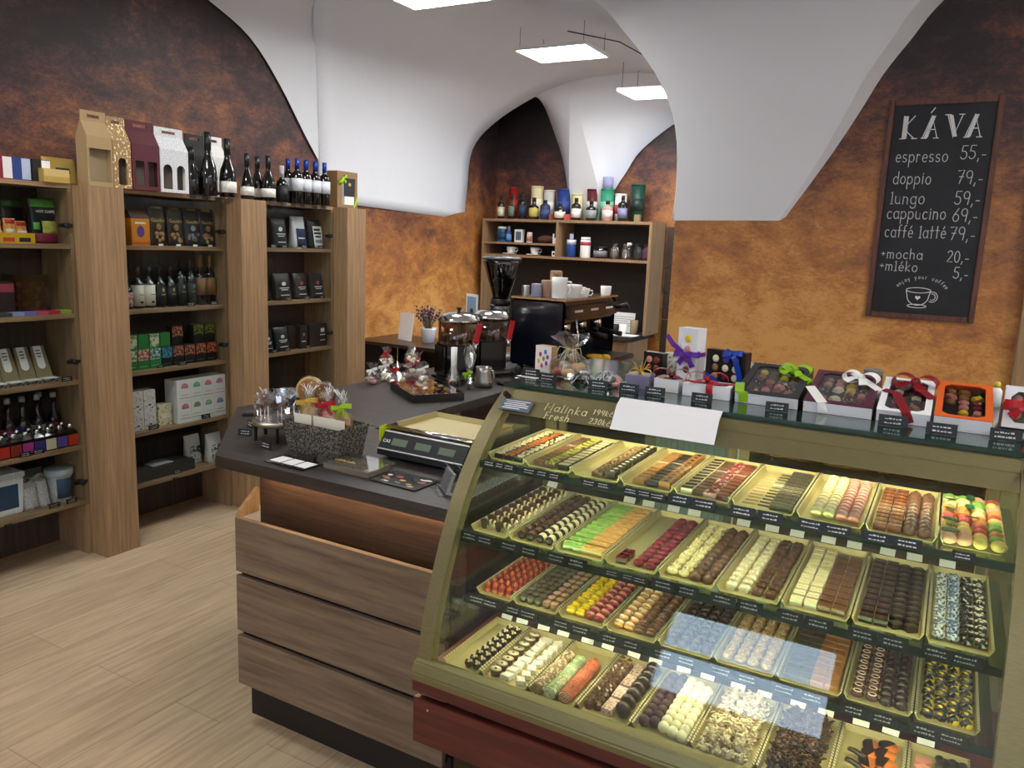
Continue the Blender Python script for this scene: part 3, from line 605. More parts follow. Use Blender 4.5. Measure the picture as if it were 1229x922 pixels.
# ================================================================== TRAYS AND CHOCOLATES
PGOLD = mat('gold_card', '#c2b482', .42, .35)
def lace_mat():
    m = mat('gold_lace', '#cdbb78', .45, .3); nt = m.node_tree; b = nt.nodes['Principled BSDF']; N = nt.nodes.new; L = nt.links.new
    tc = N('ShaderNodeTexCoord'); w_ = N('ShaderNodeTexWave'); w_.bands_direction = 'DIAGONAL'; w_.inputs['Scale'].default_value = 62; L(tc.outputs['Object'], w_.inputs['Vector'])
    r = N('ShaderNodeValToRGB'); r.color_ramp.interpolation = 'CONSTANT'; r.color_ramp.elements[0].color = lin('#5a4f34'); r.color_ramp.elements[1].color = lin('#d2c69c'); r.color_ramp.elements[1].position = .22
    L(w_.outputs['Color'], r.inputs[0]); L(r.outputs[0], b.inputs['Base Color']); return m
LACE = lace_mat()
def tray_mb(w, d, h=.015):
    m = MB(); a = w / 2 - .0085; b = w / 2 - .0008; t = .0012; c = d / 2 - .006; e = d / 2
    m.box(-a, a, -c, c, 0, .0015)
    for s in (-1, 1):
        m.hexa([(s * a, -c, 0), (s * (a + t), -c, 0), (s * (a + t), c, 0), (s * a, c, 0)][::s], [(s * (b - t), -e, h), (s * b, -e, h), (s * b, e, h), (s * (b - t), e, h)][::s], 0)
        m.box(min(s * b, s * (b - .0045)), max(s * b, s * (b - .0045)), -e, e, h, h + .0012, 1)
        q = h if s > 0 else .0016; a2 = b if s > 0 else a; g = e if s > 0 else c + .0025
        m.hexa([(-a, s * c, 0), (a, s * c, 0), (a, s * (c + t), 0), (-a, s * (c + t), 0)][::s], [(-a2, s * (g - t), q), (a2, s * (g - t), q), (a2, s * g, q), (-a2, s * g, q)][::s], 0)
    return m
def C(n, c, rough=.3, coat=.5, **k): return mat('choc_' + n, c, rough, coat=coat, **k)
DARK = C('dark', '#2a1913'); MILK = C('milk', '#5f3d28'); BRN = C('brown', '#7a5238'); IVORY = C('ivory', '#efe2bd', .5, 0); CARA = C('caramel', '#a5703c'); ORNG = C('orange', '#d9762a', .5, 0)
PIST = C('pistachio', '#b9b955', .6, 0); GRN = C('green', '#9cc56a', .5, 0); APR = C('apricot', '#e2b06b', .5, 0); PINK = C('pink', '#d98e80', .5, 0); ROSE = C('rose', '#c9a09a', .5, 0); MAG = C('magenta', '#7d1430'); YEL = C('yellow', '#e6c81e', .5, .1)
RASP = C('raspberry', '#8e1c2c'); PALE = C('pale', '#e9dca0', .5, 0); BRONZE = C('bronze', '#7b5240', .3, .5); REDB = C('redbrown', '#7a2f20'); OLIVE = C('olive', '#4b4433'); BEIGE = C('beige', '#b79a6a', .6, 0); GREYB = C('greybrown', '#6d5e50', .6, 0)
PEACH = C('peach', '#dc9c62', .6, 0); MAUVE = C('mauve', '#4a323a', .6, 0); BLUE = C('bluespeck', '#43608c', .5, 0, c2='#dfe4ea', ns=170, ramp=(.48, .56)); BWS = C('bwspeck', '#17130f', .5, 0, c2='#e8e2d6', ns=130, ramp=(.54, .60)); NUT = C('nut', '#7d5f45', .6, 0, c2='#c9a879', ns=140)
WSPK = C('whitespeck', '#efeae0', .6, 0, c2='#8f6f5a', ns=260, ramp=(.60, .68)); PSPK = C('pinkspeck', '#d9bfb2', .6, 0, c2='#93524c', ns=200, ramp=(.5, .62)); BURG = C('burgundy', '#4e0f18', .25, .6); CRUMB = C('coconut', '#d6c3a4', .8, 0, c2='#8a6a4c', ns=90); DCRUMB = C('darkcrumble', '#4a3228', .7, 0, c2='#2a1b17', ns=90); FLAME = C('flame', '#a8201c', .5, .1, c2='#d58a35', ns=25); WCH = C('white', '#efe6c4', .45, .1); ROLLB = C('rollbrown', '#8a6a52', .7, 0, c2='#d9c9a6', ns=110, ramp=(.5, .6)); ROLLG = C('rollgreen', '#8fa585', .7, 0, c2='#d6cfa8', ns=70, ramp=(.55, .62)); ROLLP = C('rollpink', '#d3765a', .7, 0, c2='#a8502f', ns=60); NUTS = C('nutslab', '#2c211b', .5, .2, c2='#6d5a44', ns=60, ramp=(.6, .7))
SPLASH = C('splash', '#120d0b', .22, .7, c2='#e3c41c', ns=55, ramp=(.51, .54), det=1); LIME = C('lime', '#7fae4a', .5, 0); LEAF = C('leafgreen', '#1f5a3a', .5, 0); FRUITY = C('fruityellow', '#e0c46a', .6, 0); FRUITO = C('fruitorange', '#dd8f4a', .6, 0); FRUITR = C('fruitred', '#c24a45', .6, 0); FRUITP = C('fruitpeach', '#e0a98a', .6, 0)
R = random.Random(3)
def specks(m, w, d, z, n, mi, s=.0032):
    for _ in range(n):
        x = R.uniform(-w, w); y = R.uniform(-d, d); m.ball((x, y, z), (s * R.uniform(.7, 1.5), s * R.uniform(.7, 1.3), s * .7), 5, 3, mi)
def choc(kind, A, B=None):
    """one sweet, about 25 mm, standing on z 0; returns its mesh builder, materials and bevel"""
    m = MB(); M = [A, B or A]; bv = 0
    if kind == 'bar': m.hexa([(-.0145, -.012, 0), (.0145, -.012, 0), (.0145, .012, 0), (-.0145, .012, 0)], [(-.013, -.0105, .012), (.013, -.0105, .012), (.013, .0105, .012), (-.013, .0105, .012)]); bv = .0012
    elif kind == 'topped':
        m.box(-.014, .014, -.0122, .0122, 0, .011); specks(m, .011, .010, .0118, 11, 1, .0038)
    elif kind == 'drizzle':
        m.box(-.0125, .0125, -.011, .011, 0, .012)
        for k in range(4): m.hexa([(-.0125, -.010 + k * .005, .0119), (.0125, -.006 + k * .005, .0119), (.0125, -.0045 + k * .005, .0119), (-.0125, -.0085 + k * .005, .0119)], [(-.0125, -.010 + k * .005, .0132), (.0125, -.006 + k * .005, .0132), (.0125, -.0045 + k * .005, .0132), (-.0125, -.0085 + k * .005, .0132)], 1)
    elif kind == 'dots':
        m.box(-.0125, .0125, -.0115, .0115, 0, .017); m.ball((0, 0, .0168), (.006, .006, .0022), 8, 3, 1, z0=0)
    elif kind == 'square':
        m.box(-.0115, .0115, -.0108, .0108, 0, .013); m.box(-.0095, .0095, -.002, .002, .013, .0138, 1).box(-.002, .002, -.009, .009, .013, .0138, 1)
    elif kind == 'wafer':
        T = Matrix.Translation((0, .004, .001)) @ Matrix.Rotation(-.85, 4, 'X'); m.prism([(-.014, 0), (.014, 0), (.015, .016), (.008, .022), (-.008, .022), (-.015, .016)], -.0025, .0025, 'z', 0, T); m.prism([(-.010, .004), (.010, .004), (.009, .016), (-.009, .016)], .0025, .0034, 'z', 1, T)
    elif kind == 'round':   # filled disc leaning back on the one behind
        T = Matrix.Translation((0, 0, .0115)) @ Matrix.Rotation(-.95, 4, 'X')
        m.lathe([(.0085, -.007), (.0112, -.0055), (.0112, -.0015), (.0100, -.0013), (.0100, .0013), (.0112, .0015), (.0112, .005), (.0085, .0068), (.001, .0074)], 14, [0, 0, 0, 1, 1, 1, 0, 0], T=T)
    elif kind == 'dome':
        m.lathe([(.0115, 0), (.0125, .002), (.0122, .007), (.0095, .0125), (.005, .0158), (.0005, .0165)], 14); m.ball((.002, 0, .0148), (.0055, .0045, .003), 8, 4, 1)
    elif kind == 'splash':
        T = Matrix.Rotation(R.uniform(0, 6), 4, 'Z'); m.lathe([(.0115, 0), (.0125, .002), (.0122, .007), (.0095, .0125), (.005, .0158), (.0005, .0165)], 14)
    elif kind == 'nutdome':
        m.ball((0, 0, .009), (.0125, .0125, .009), 10, 6, 0, z0=-.95); specks(m, .007, .007, .0165, 9, 1, .003)
    elif kind == 'barrel':
        T = Matrix.Translation((0, 0, .0102)) @ Matrix.Rotation(PI / 2, 4, 'X'); m.lathe([(.008, -.0105), (.0102, -.009), (.0102, .006)], 14, 0, T=T); m.lathe([(.0103, .006), (.0103, .009), (.008, .0105), (.001, .011)], 14, 1, T=T)
    elif kind == 'cup': m.lathe([(.010, 0), (.0122, .014), (.0115, .0155)], 14); m.lathe([(.0115, .0150), (.006, .0165), (.0005, .017)], 14, 1)
    elif kind == 'almond': m.lathe([(.012, 0), (.0155, .013), (.0155, .015)], 16); m.lathe([(.0145, .0150), (.0005, .0152)], 16, 1); m.ball((0, 0, .0155), (.004, .0028, .002), 8, 4, 0)
    elif kind == 'cone':
        n = 9; m.lathe([(.009, 0), (.0115, .004), (.0115, .010), (.008, .019), (.003, .026), (.0004, .029)], n, [0, 0, 1, 0, 0], smooth=False)
    elif kind == 'fan':
        for k in range(4):
            a = -.5 + k * .33; T = Matrix.Translation((0, 0, 0)) @ Matrix.Rotation(a, 4, 'Y'); m.hexa([(-.004, -.004, 0), (.004, -.004, 0), (.004, .004, 0), (-.004, .004, 0)], [(-.0035, -.0015, .024), (.0035, -.0015, .024), (.0035, .003, .025), (-.0035, .003, .025)], k % 2, T)
    elif kind == 'heart':
        m.ball((-.005, .001, .007), (.0085, .010, .0075), 10, 6, z0=-.95); m.ball((.006, .001, .007), (.0085, .010, .0075), 10, 6, z0=-.95); m.hexa([(-.010, -.0095, 0), (.010, -.0095, 0), (.011, .002, 0), (-.011, .002, 0)], [(-.007, -.008, .012), (.007, -.008, .012), (.008, .002, .013), (-.008, .002, .013)])
    elif kind == 'diamond': m.prism([(-.0135, 0), (-.004, -.0105), (.0135, 0), (.004, .0105)], 0, .011, 'z'); m.prism([(-.010, 0), (-.003, -.0075), (.010, 0), (.003, .0075)], .011, .0135, 'z', 1)
    elif kind == 'oval':
        m.ball((0, 0, .0065), (.0125, .0105, .008), 14, 8, 0, z0=-.8); P = [(.0075 * math.cos(a), .006 * math.sin(a), .0132) for a in [2 * PI * i / 14 for i in range(15)]]; m.tube(P, .0009, 5, 1)
    elif kind == 'rosette':
        m.lathe([(.010, 0), (.0135, .008), (.012, .013), (.001, .013)], 10, 0, smooth=False)
        for k in range(5): a = 2 * PI * k / 5; m.ball((.0065 * math.cos(a), .0065 * math.sin(a), .0145), (.0042, .003, .003), 6, 4, 1 if k % 2 == 0 else 0)
        m.ball((0, 0, .0165), (.003, .003, .003), 6, 4, 1)
    elif kind == 'star': m.prism([(.0185 * (1 if i % 2 == 0 else .62) * math.cos(PI * i / 4 + .3), .0165 * (1 if i % 2 == 0 else .66) * math.sin(PI * i / 4 + .3)) for i in range(8)], 0, .011, 'z', 0); bv = .001
    elif kind == 'ball': m.ball((0, 0, .0128), .0128, 14, 9)
    elif kind == 'bigball': m.ball((0, 0, .017), (.0175, .0160, .017), 18, 10)
    elif kind == 'drop':
        m.lathe([(.009, 0), (.0115, .005), (.010, .012), (.006, .017), (.006, .020), (.0075, .022), (.0005, .027)], 9, [0, 0, 0, 1, 1, 0], smooth=False)
    elif kind in ('crumble',):
        for k in range(26):
            a = R.uniform(0, 2 * PI); r_ = R.uniform(0, .0125); p = Vector((r_ * math.cos(a), r_ * math.sin(a), R.uniform(.004, .016))); dd = Vector((R.uniform(-1, 1), R.uniform(-1, 1), R.uniform(-.5, .9))).normalized() * R.uniform(.004, .007); m.tube([p - dd * .6, p + dd * .2 + Vector((.001, 0, .001)), p + dd], [.0016, .0024, .0012], 5, k % 2)
        m.ball((0, 0, .007), (.010, .010, .007), 8, 5)
    elif kind == 'cluster':
        m.ball((0, 0, .0075), (.0125, .011, .0075), 10, 6, 0, z0=-.95); specks(m, .009, .008, .0135, 6, 1, .003)
    elif kind == 'petit':
        for k in range(3): m.box(-.0125, .0125, -.0105, .0105, k * .0055, k * .0055 + .0052, k % 2)
        m.ball((0, 0, .0165), (.010, .008, .003), 8, 4, 0)
    elif kind == 'pinkbar': m.box(-.0125, .0125, -.026, .026, 0, .016); bv = .0015
    elif kind == 'slice':
        T = Matrix.Translation((0, 0, .004)); m.lathe([(.0185, -.0025), (.0195, 0), (.0185, .0025), (.001, .0028)], 18, 1, T=T)
        m.prism([(.020 * math.cos(a), .020 * math.sin(a)) for a in [PI * i / 10 + .3 for i in range(11)]], .0012, .0072, 'z', 0)
    elif kind == 'stick': m.tube([(-.030, 0, .005), (-.012, .003, .005), (.010, .001, .005), (.030, -.004, .005)], [.004, .0048, .0048, .004], 8)
    elif kind == 'bark': m.prism([(-.017, -.010), (.004, -.014), (.018, -.004), (.012, .011), (-.012, .013)], 0, .007, 'z'); bv = .001
    if bv: return m, M, bv
    return m, M, 0
SHELVES = {'top glass shelf': (S1, 1.622, 1.945), 'middle glass shelf': (S2, 1.552, 1.935), 'lowest glass shelf': (S3, 1.588, 1.905), 'case floor': (DK_, 1.448, 1.700)}
ORD = ['first', 'second', 'third', 'fourth', 'fifth', 'sixth', 'seventh', 'eighth', 'ninth']
XD = [-.959, -.855, -.731, -.610, -.485, -.3595, -.229, -.1, .0265, .138]
TAGM = mat('tag_black', '#16181b', .45); TAGW = mat('tag_writing', '#cfd2d0', .7)
def tag_mesh(k, w=.046, h=.019):
    m = MB(); rr = random.Random(k)
    m.hexa([(-w / 2, 0, 0), (w / 2, 0, 0), (w / 2, .0012, 0), (-w / 2, .0012, 0)], [(-w / 2, .003, h), (w / 2, .003, h), (w / 2, .0042, h), (-w / 2, .0042, h)], 0)
    M = frame3((-w / 2 + .006, -.0004 + .0006, .0), (1, 0, 0), (0, .003, h))
    for r_ in range(2):
        x = rr.uniform(0, .004)
        while x < w - .016:
            l = rr.uniform(.002, .0055); m.box(x, x + l, h * (.62 - r_ * .38), h * (.62 - r_ * .38) + rr.uniform(.0012, .003), .0002, .0005, 1, M); x += l + rr.uniform(.0008, .002)
    return m.build('price_tag', [TAGM, TAGW])
tag_src = [tag_mesh(k).data for k in range(6)]
for o in [o for o in COL.objects if o.name.startswith('price_tag')]: bpy.data.objects.remove(o)
def price_tag(x, y, z, label, rz=0, sc=1):
    o = bpy.data.objects.new('price_tag', R.choice(tag_src)); COL.objects.link(o); o.location = (x, y, z); o.rotation_euler = (0, 0, rz); o.scale = (sc, sc, sc)
    return tag(o, label, 'price tag', 'black chalk price tags')
card_src = MB().hexa([(-.016, 0, 0), (.016, 0, 0), (.016, .0008, 0), (-.016, .0008, 0)], [(-.016, .010, .016), (.016, .010, .016), (.016, .0108, .016), (-.016, .0108, .016)]).build('name_card', PAPER)
card_me = card_src.data; bpy.data.objects.remove(card_src)
def col(u, kind, A, B, n, what, v0=.03, v1=.97, rz=0, jr=.08): return (u, kind, A, B, n, what, v0, v1, rz, jr)
T1, T2, T3, TD = [], [], [], []
f3 = (.2, .5, .8); f4 = (.14, .385, .625, .87)
T1.append(('nut topped chocolate bars', [col(.18, 'topped', DARK, IVORY, 12, 'dark bar topped with pale almonds'), col(.5, 'topped', DARK, ORNG, 12, 'dark bar topped with orange peel'), col(.82, 'topped', DARK, WCH, 12, 'dark bar topped with white nuts')]))
T1.append(('brown, pistachio and striped bars', [col(.2, 'bar', BRN, None, 12, 'plain brown bar'), col(.5, 'topped', MILK, PIST, 12, 'bar topped with green pistachio'), col(.82, 'drizzle', DARK, IVORY, 12, 'dark bar with white drizzle')]))
T1.append(('nut bars and white dotted bars with an empty strip', [col(.5, 'topped', BRN, NUT, 11, 'brown nut bar'), col(.82, 'dots', DARK, WCH, 13, 'dark cube with a white dot')]))
T1.append(('orange, dark and dotted caramel sweets', [col(.28, 'bar', CARA, None, 11, 'orange caramel bar'), col(.57, 'bar', DARK, None, 12, 'plain dark bar'), col(.85, 'dots', CARA, DARK, 11, 'caramel cube with a dark dot')]))
T1.append(('zebra, brown and pink sweets', [col(.14, 'drizzle', WCH, DARK, 12, 'white sweet with dark stripes'), col(.39, 'bar', MILK, None, 12, 'small brown bar'), col(.63, 'topped', ROSE, RASP, 11, 'pink and white sweet'), col(.87, 'bar', REDB, None, 11, 'dark red bar')]))
T1.append(('leaning wafers and dark squares', [col(.2, 'wafer', BEIGE, CARA, 13, 'leaning beige wafer'), col(.48, 'wafer', OLIVE, DARK, 13, 'leaning dark wafer'), col(.70, 'square', OLIVE, DARK, 12, 'dark ridged square, inner row'), col(.9, 'square', OLIVE, DARK, 12, 'dark ridged square, outer row')]))
T1.append(('cream and pink round sweets', [col(.24, 'round', PALE, IVORY, 13, 'cream round, left row'), col(.45, 'round', PALE, IVORY, 13, 'cream round, right row'), col(.67, 'round', PINK, ROSE, 13, 'pink round, left row'), col(.88, 'round', PINK, ROSE, 13, 'pink round, right row')]))
T1.append(('red caramel pralines and bronze domes', [col(.15, 'square', REDB, CARA, 12, 'red brown praline, left row'), col(.39, 'square', REDB, CARA, 12, 'red brown praline, right row'), col(.63, 'dome', BRONZE, MILK, 11, 'bronze dome, left row'), col(.87, 'dome', BRONZE, MILK, 11, 'bronze dome, right row')]))
T2.append(('standing dark fans', [col(u, 'fan', MILK, IVORY if i % 2 else OLIVE, 12, 'standing two tone chocolate fan, %s row' % ORD[i]) for i, u in enumerate(f4)]))
T2.append(('brown and white barrels', [col(.15, 'barrel', MILK, DARK, 13, 'brown barrel, left row'), col(.38, 'barrel', MILK, DARK, 13, 'brown barrel, right row'), col(.63, 'barrel', WCH, DARK, 13, 'white barrel with dark end, left row'), col(.87, 'barrel', WCH, DARK, 13, 'white barrel with dark end, right row')]))
T2.append(('green and apricot layered sweets', [col(f4[0], 'petit', GRN, WCH, 13, 'green layered sweet, left row', rz=.3), col(f4[1], 'petit', GRN, WCH, 13, 'green layered sweet, right row', rz=.2), col(f4[2], 'petit', APR, PALE, 13, 'apricot layered sweet, left row'), col(f4[3], 'petit', APR, PALE, 13, 'apricot layered sweet, right row')]))
T2.append(('magenta balls with an empty gold strip', [col(.24, 'square', BURG, MAG, 3, 'small burgundy cube', .03, .2), col(.60, 'oval', MAG, RASP, 14, 'shiny magenta ball, left row'), col(.86, 'oval', MAG, RASP, 14, 'shiny magenta ball, right row')]))
T2.append(('pale yellow and brown domes', [col(f4[0], 'cluster', PALE, WCH, 14, 'pale yellow dome, left row'), col(f4[1], 'cluster', PALE, WCH, 14, 'pale yellow dome, right row'), col(f4[2], 'dome', MILK, BRN, 14, 'brown dome, left row'), col(f4[3], 'dome', MILK, BRN, 14, 'brown dome, right row')]))
T2.append(('white and brown hearts', [col(f4[0], 'heart', WCH, None, 14, 'white chocolate heart, left row'), col(f4[1], 'heart', WCH, None, 14, 'white chocolate heart, right row'), col(f4[2], 'heart', MILK, None, 14, 'brown chocolate heart, left row'), col(f4[3], 'heart', MILK, None, 14, 'brown chocolate heart, right row')]))
T2.append(('white and milk chocolate squares', [col(f4[0], 'square', WCH, PALE, 13, 'white chocolate square, left row'), col(f4[1], 'square', WCH, PALE, 13, 'white chocolate square, right row'), col(f4[2], 'square', BRN, MILK, 12, 'milk chocolate square, left row', .03, .9), col(f4[3], 'square', BRN, MILK, 12, 'milk chocolate square, right row', .03, .9)]))
T2.append(('dark squares and dark diamonds', [col(f4[0], 'square', DARK, MILK, 13, 'dark square, left row'), col(f4[1], 'square', DARK, MILK, 13, 'dark square, right row'), col(f4[2], 'diamond', DARK, OLIVE, 14, 'dark diamond, left row'), col(f4[3], 'diamond', DARK, OLIVE, 14, 'dark diamond, right row')]))
T2.append(('blue and black speckled sweets', [col(.13, 'cluster', BLUE, WCH, 13, 'blue and white speckled sweet, left row'), col(.38, 'cluster', BLUE, BLUE, 13, 'blue and white speckled sweet, right row'), col(.63, 'cluster', BWS, BWS, 13, 'black and white speckled sweet, left row'), col(.88, 'cluster', BWS, WCH, 13, 'black and white speckled sweet, right row')]))
T3.append(('red flame cones', [col(u, 'cone', FLAME, RASP, 12, 'red and orange pointed cone, %s row' % ORD[i]) for i, u in enumerate(f4)]))
T3.append(('small grey and larger beige cups', [col(.10, 'cup', OLIVE, GREYB, 14, 'grey brown cup, first row'), col(.29, 'cup', OLIVE, GREYB, 14, 'grey brown cup, second row'), col(.49, 'cup', OLIVE, GREYB, 14, 'grey brown cup, third row'), col(.70, 'cup', BRN, ROSE, 13, 'beige cup, left row'), col(.9, 'cup', BRN, BEIGE, 13, 'beige cup, right row')]))
T3.append(('yellow and raspberry macarons', [col(f4[0], 'round', YEL, YEL, 13, 'bright yellow macaron, left row'), col(f4[1], 'round', YEL, YEL, 13, 'bright yellow macaron, right row'), col(f4[2], 'round', RASP, PINK, 13, 'raspberry red macaron, left row'), col(f4[3], 'round', RASP, PINK, 13, 'raspberry red macaron, right row')]))
T3.append(('orange and brown macarons', [col(f4[0], 'round', PEACH, IVORY, 13, 'orange macaron, left row'), col(f4[1], 'round', PEACH, IVORY, 13, 'orange macaron, right row'), col(f4[2], 'round', MILK, BRN, 13, 'brown macaron, left row'), col(f4[3], 'round', MILK, BRN, 13, 'brown macaron, right row')]))
T3.append(('dark striped domes', [col(u, 'dome', DARK, MILK, 13, 'dark chocolate dome, %s row' % ORD[i]) for i, u in enumerate(f4)]))
T3.append(('nut covered domes', [col(u, 'nutdome', NUT, BEIGE, 13, 'nut covered dome, %s row' % ORD[i]) for i, u in enumerate(f4)]))
T3.append(('olive and caramel bars', [col(f4[0], 'bar', OLIVE, None, 12, 'olive dark bar, left row'), col(f4[1], 'bar', OLIVE, None, 12, 'olive dark bar, right row'), col(f4[2], 'bar', CARA, None, 12, 'caramel bar, left row'), col(f4[3], 'bar', CARA, None, 12, 'caramel bar, right row')]))
T3.append(('burgundy ovals and dark domes', [col(f4[0], 'oval', BURG, WCH, 14, 'burgundy oval with white ring, left row'), col(f4[1], 'oval', BURG, WCH, 14, 'burgundy oval with white ring, right row'), col(f4[2], 'dome', DARK, BURG, 13, 'glossy dark dome, left row'), col(f4[3], 'dome', DARK, BURG, 13, 'glossy dark dome, right row')]))
T3.append(('dark domes with yellow splashes', [col(u, 'splash', SPLASH, None, 12, 'black dome splashed with yellow, %s row' % ORD[i]) for i, u in enumerate(f4)]))
TD.append(('dark rosettes with an empty gold strip', [col(u, 'rosette', DARK, IVORY, 9, 'dark rosette with white nut petals, %s row' % ORD[i]) for i, u in enumerate((.58, .84))]))
TD.append(('almond cups and white nougat pieces', [col(.17, 'almond', MILK, IVORY, 8, 'round cup with an almond on cream'), col(.47, 'star', WSPK, None, 8, 'white speckled nougat piece, left row', rz=.4), col(.80, 'star', WSPK, None, 8, 'white speckled nougat piece, right row', rz=.9)]))
TD.append(('three cake rolls', []))
TD.append(('dark drops, pink bars and big dark balls', [col(.10, 'drop', MILK, BEIGE, 10, 'dark drop with pale band, left row'), col(.27, 'drop', MILK, BEIGE, 10, 'dark drop with pale band, right row', .05, .95), col(.52, 'pinkbar', PSPK, None, 4, 'pink speckled nougat bar'), col(.83, 'bigball', DARK, None, 7, 'large dark chocolate egg')]))
TD.append(('mauve and white balls', [col(.11, 'ball', MAUVE, None, 9, 'dark mauve truffle ball, left row'), col(.31, 'ball', MAUVE, None, 9, 'dark mauve truffle ball, right row', .06, .99), col(.51, 'ball', WCH, None, 9, 'white truffle ball, left row'), col(.71, 'ball', WCH, None, 9, 'white truffle ball, middle row', .0, .94), col(.91, 'ball', WCH, None, 9, 'white truffle ball, right row', -.02, .9)]))
TD.append(('pale coconut clusters', [])); TD.append(('dark coconut clusters', [])); TD.append(('chocolate dipped orange slices', [])); TD.append(('pink bark and a dark nut slab', []))
cache = {}
KIND = dict(bar='chocolate_bar', topped='topped_bar', drizzle='striped_bar', dots='dotted_cube', square='square_praline', wafer='chocolate_wafer', round='macaron', dome='dome_praline', splash='splashed_dome', nutdome='nut_dome', barrel='barrel_praline', cup='chocolate_cup', almond='almond_cup', cone='chocolate_cone', fan='chocolate_fan', heart='heart_praline', diamond='diamond_praline', oval='oval_praline', rosette='chocolate_rosette', star='nougat_piece', ball='truffle_ball', bigball='chocolate_egg', drop='chocolate_drop', crumble='coconut_cluster', cluster='speckled_praline', petit='layered_sweet', pinkbar='nougat_bar', slice='orange_slice', stick='chocolate_stick', bark='chocolate_bark')
def place(kind, A, B, x, y, z, label, group, rz=0, rx=0, var=3):
    key = (kind, A.name, B.name if B else '')
    lst = cache.setdefault(key, [])
    if len(lst) < (var if kind in ('topped', 'nutdome', 'crumble', 'cluster', 'splash') else 1):
        m, M, bv = choc(kind, A, B); o = m.build('chocolate', M, bevel=bv, seg=1); lst.append(o.data)
    else:
        o = bpy.data.objects.new('chocolate', R.choice(lst)); COL.objects.link(o)
    o.location = (x, y, z); o.rotation_euler = (rx, 0, rz); o.name = KIND[kind]
    return tag(o, label, KIND[kind].replace('_', ' '), group)
for (sh, (z, y0, y1)), trays in zip(SHELVES.items(), (T1, T2, T3, TD)):
    for i, (what, cols) in enumerate(trays):
        xa, xb = XD[i], (XD[i + 1] if i < 8 else .138); w = xb - xa - .001; d = y1 - y0; xc, yc = (xa + xb) / 2, (y0 + y1) / 2
        if sh == 'case floor': xa2 = xa + .02 if i == 0 else xa
        o = tray_mb(w, d).build('gold_tray', [PGOLD, LACE], loc=(xc, yc, z + .0008)); tag(o, 'gold tray of %s on %s' % (what.replace(' with an empty strip', ''), sh), 'tray', 'gold card chocolate trays')
        fw = w - .019; zz = z + .0008 + .0017
        for (u, kind, A, B, n, ph, v0, v1, rz, jr) in cols:
            n0 = n; n = max(3, round(n * {'case floor': 1, 'top glass shelf': .92, 'middle glass shelf': .84, 'lowest glass shelf': .8}[sh]))
            for k in range(n):
                v = v0 + (v1 - v0) * (k + .5) / n; x = xc - fw / 2 + u * fw + R.uniform(-.0006, .0006); y = y0 + .003 + v * (d - .014)
                sw = 1
                q = place(kind, A, B, x, y, zz, '%s, %s tray from left on %s' % (ph, ORD[i], sh), '%s, %s tray, %s' % (ph, ORD[i], sh), rz + R.uniform(-jr, jr) + (R.choice((0, PI / 2)) if kind in ('star', 'nutdome', 'cluster', 'dome', 'splash') else 0))
                sx = fw / .103
                pitch = (v1 - v0) * (d - .016) / n; ksz = {'pinkbar': .054, 'bigball': .0325, 'almond': .031, 'star': .030, 'rosette': .027}.get(kind, .0245)
                s_ = min(1.12, pitch / ksz * .92) if kind not in ('round', 'wafer', 'fan') else min(1.2, max(1, pitch / ksz))
                q.scale = (min(1, sx) * (.93 if len(cols) == 5 else 1) * (1 if kind != 'heart' else .86), s_, 1.0 * (1 + .1 * (s_ < .9)))
            if cols and sh != 'case floor':
                price_tag(xc - fw / 2 + u * fw if len(cols) < 4 else xc - fw / 2 + u * fw, {'top glass shelf': 1.5895, 'middle glass shelf': 1.5145, 'lowest glass shelf': 1.5545}[sh] + (.002 if cols.index((u, kind, A, B, n0, ph, v0, v1, rz, jr)) % 2 else 0), z - .009, 'black price tag under %s of the %s tray on %s' % ((('left row', 'middle row', 'right row') if len(cols) == 3 else ('left half', 'right half', 'right half') if len(cols) == 2 else ('left half', '', 'right half', '', ''))[cols.index((u, kind, A, B, n0, ph, v0, v1, rz, jr))], ORD[i], sh), 0, .8 if len(cols) < 4 else 1.1) if (len(cols) < 4 or cols.index((u, kind, A, B, n0, ph, v0, v1, rz, jr)) in (0, 2)) else None
        for s in (-.3, .3):
            if sh != 'top glass shelf' and not (i == 8 and s > 0) and (sh == 'case floor' or R.random() < .62):
                c = bpy.data.objects.new('name_card', card_me); COL.objects.link(c); c.location = (xc + s * w * .75, y1 - .0035 + .004, z + .0195); c.rotation_euler = (0, 0, R.uniform(-.15, .15))
                c.location.z = z + .0172; tag(c, 'white card behind %s half of the %s tray on %s' % ('left' if s < 0 else 'right', ORD[i], sh), 'name card', 'white name cards behind trays')
def trayc(i): return (XD[i] + (XD[i + 1] if i < 8 else .138)) / 2
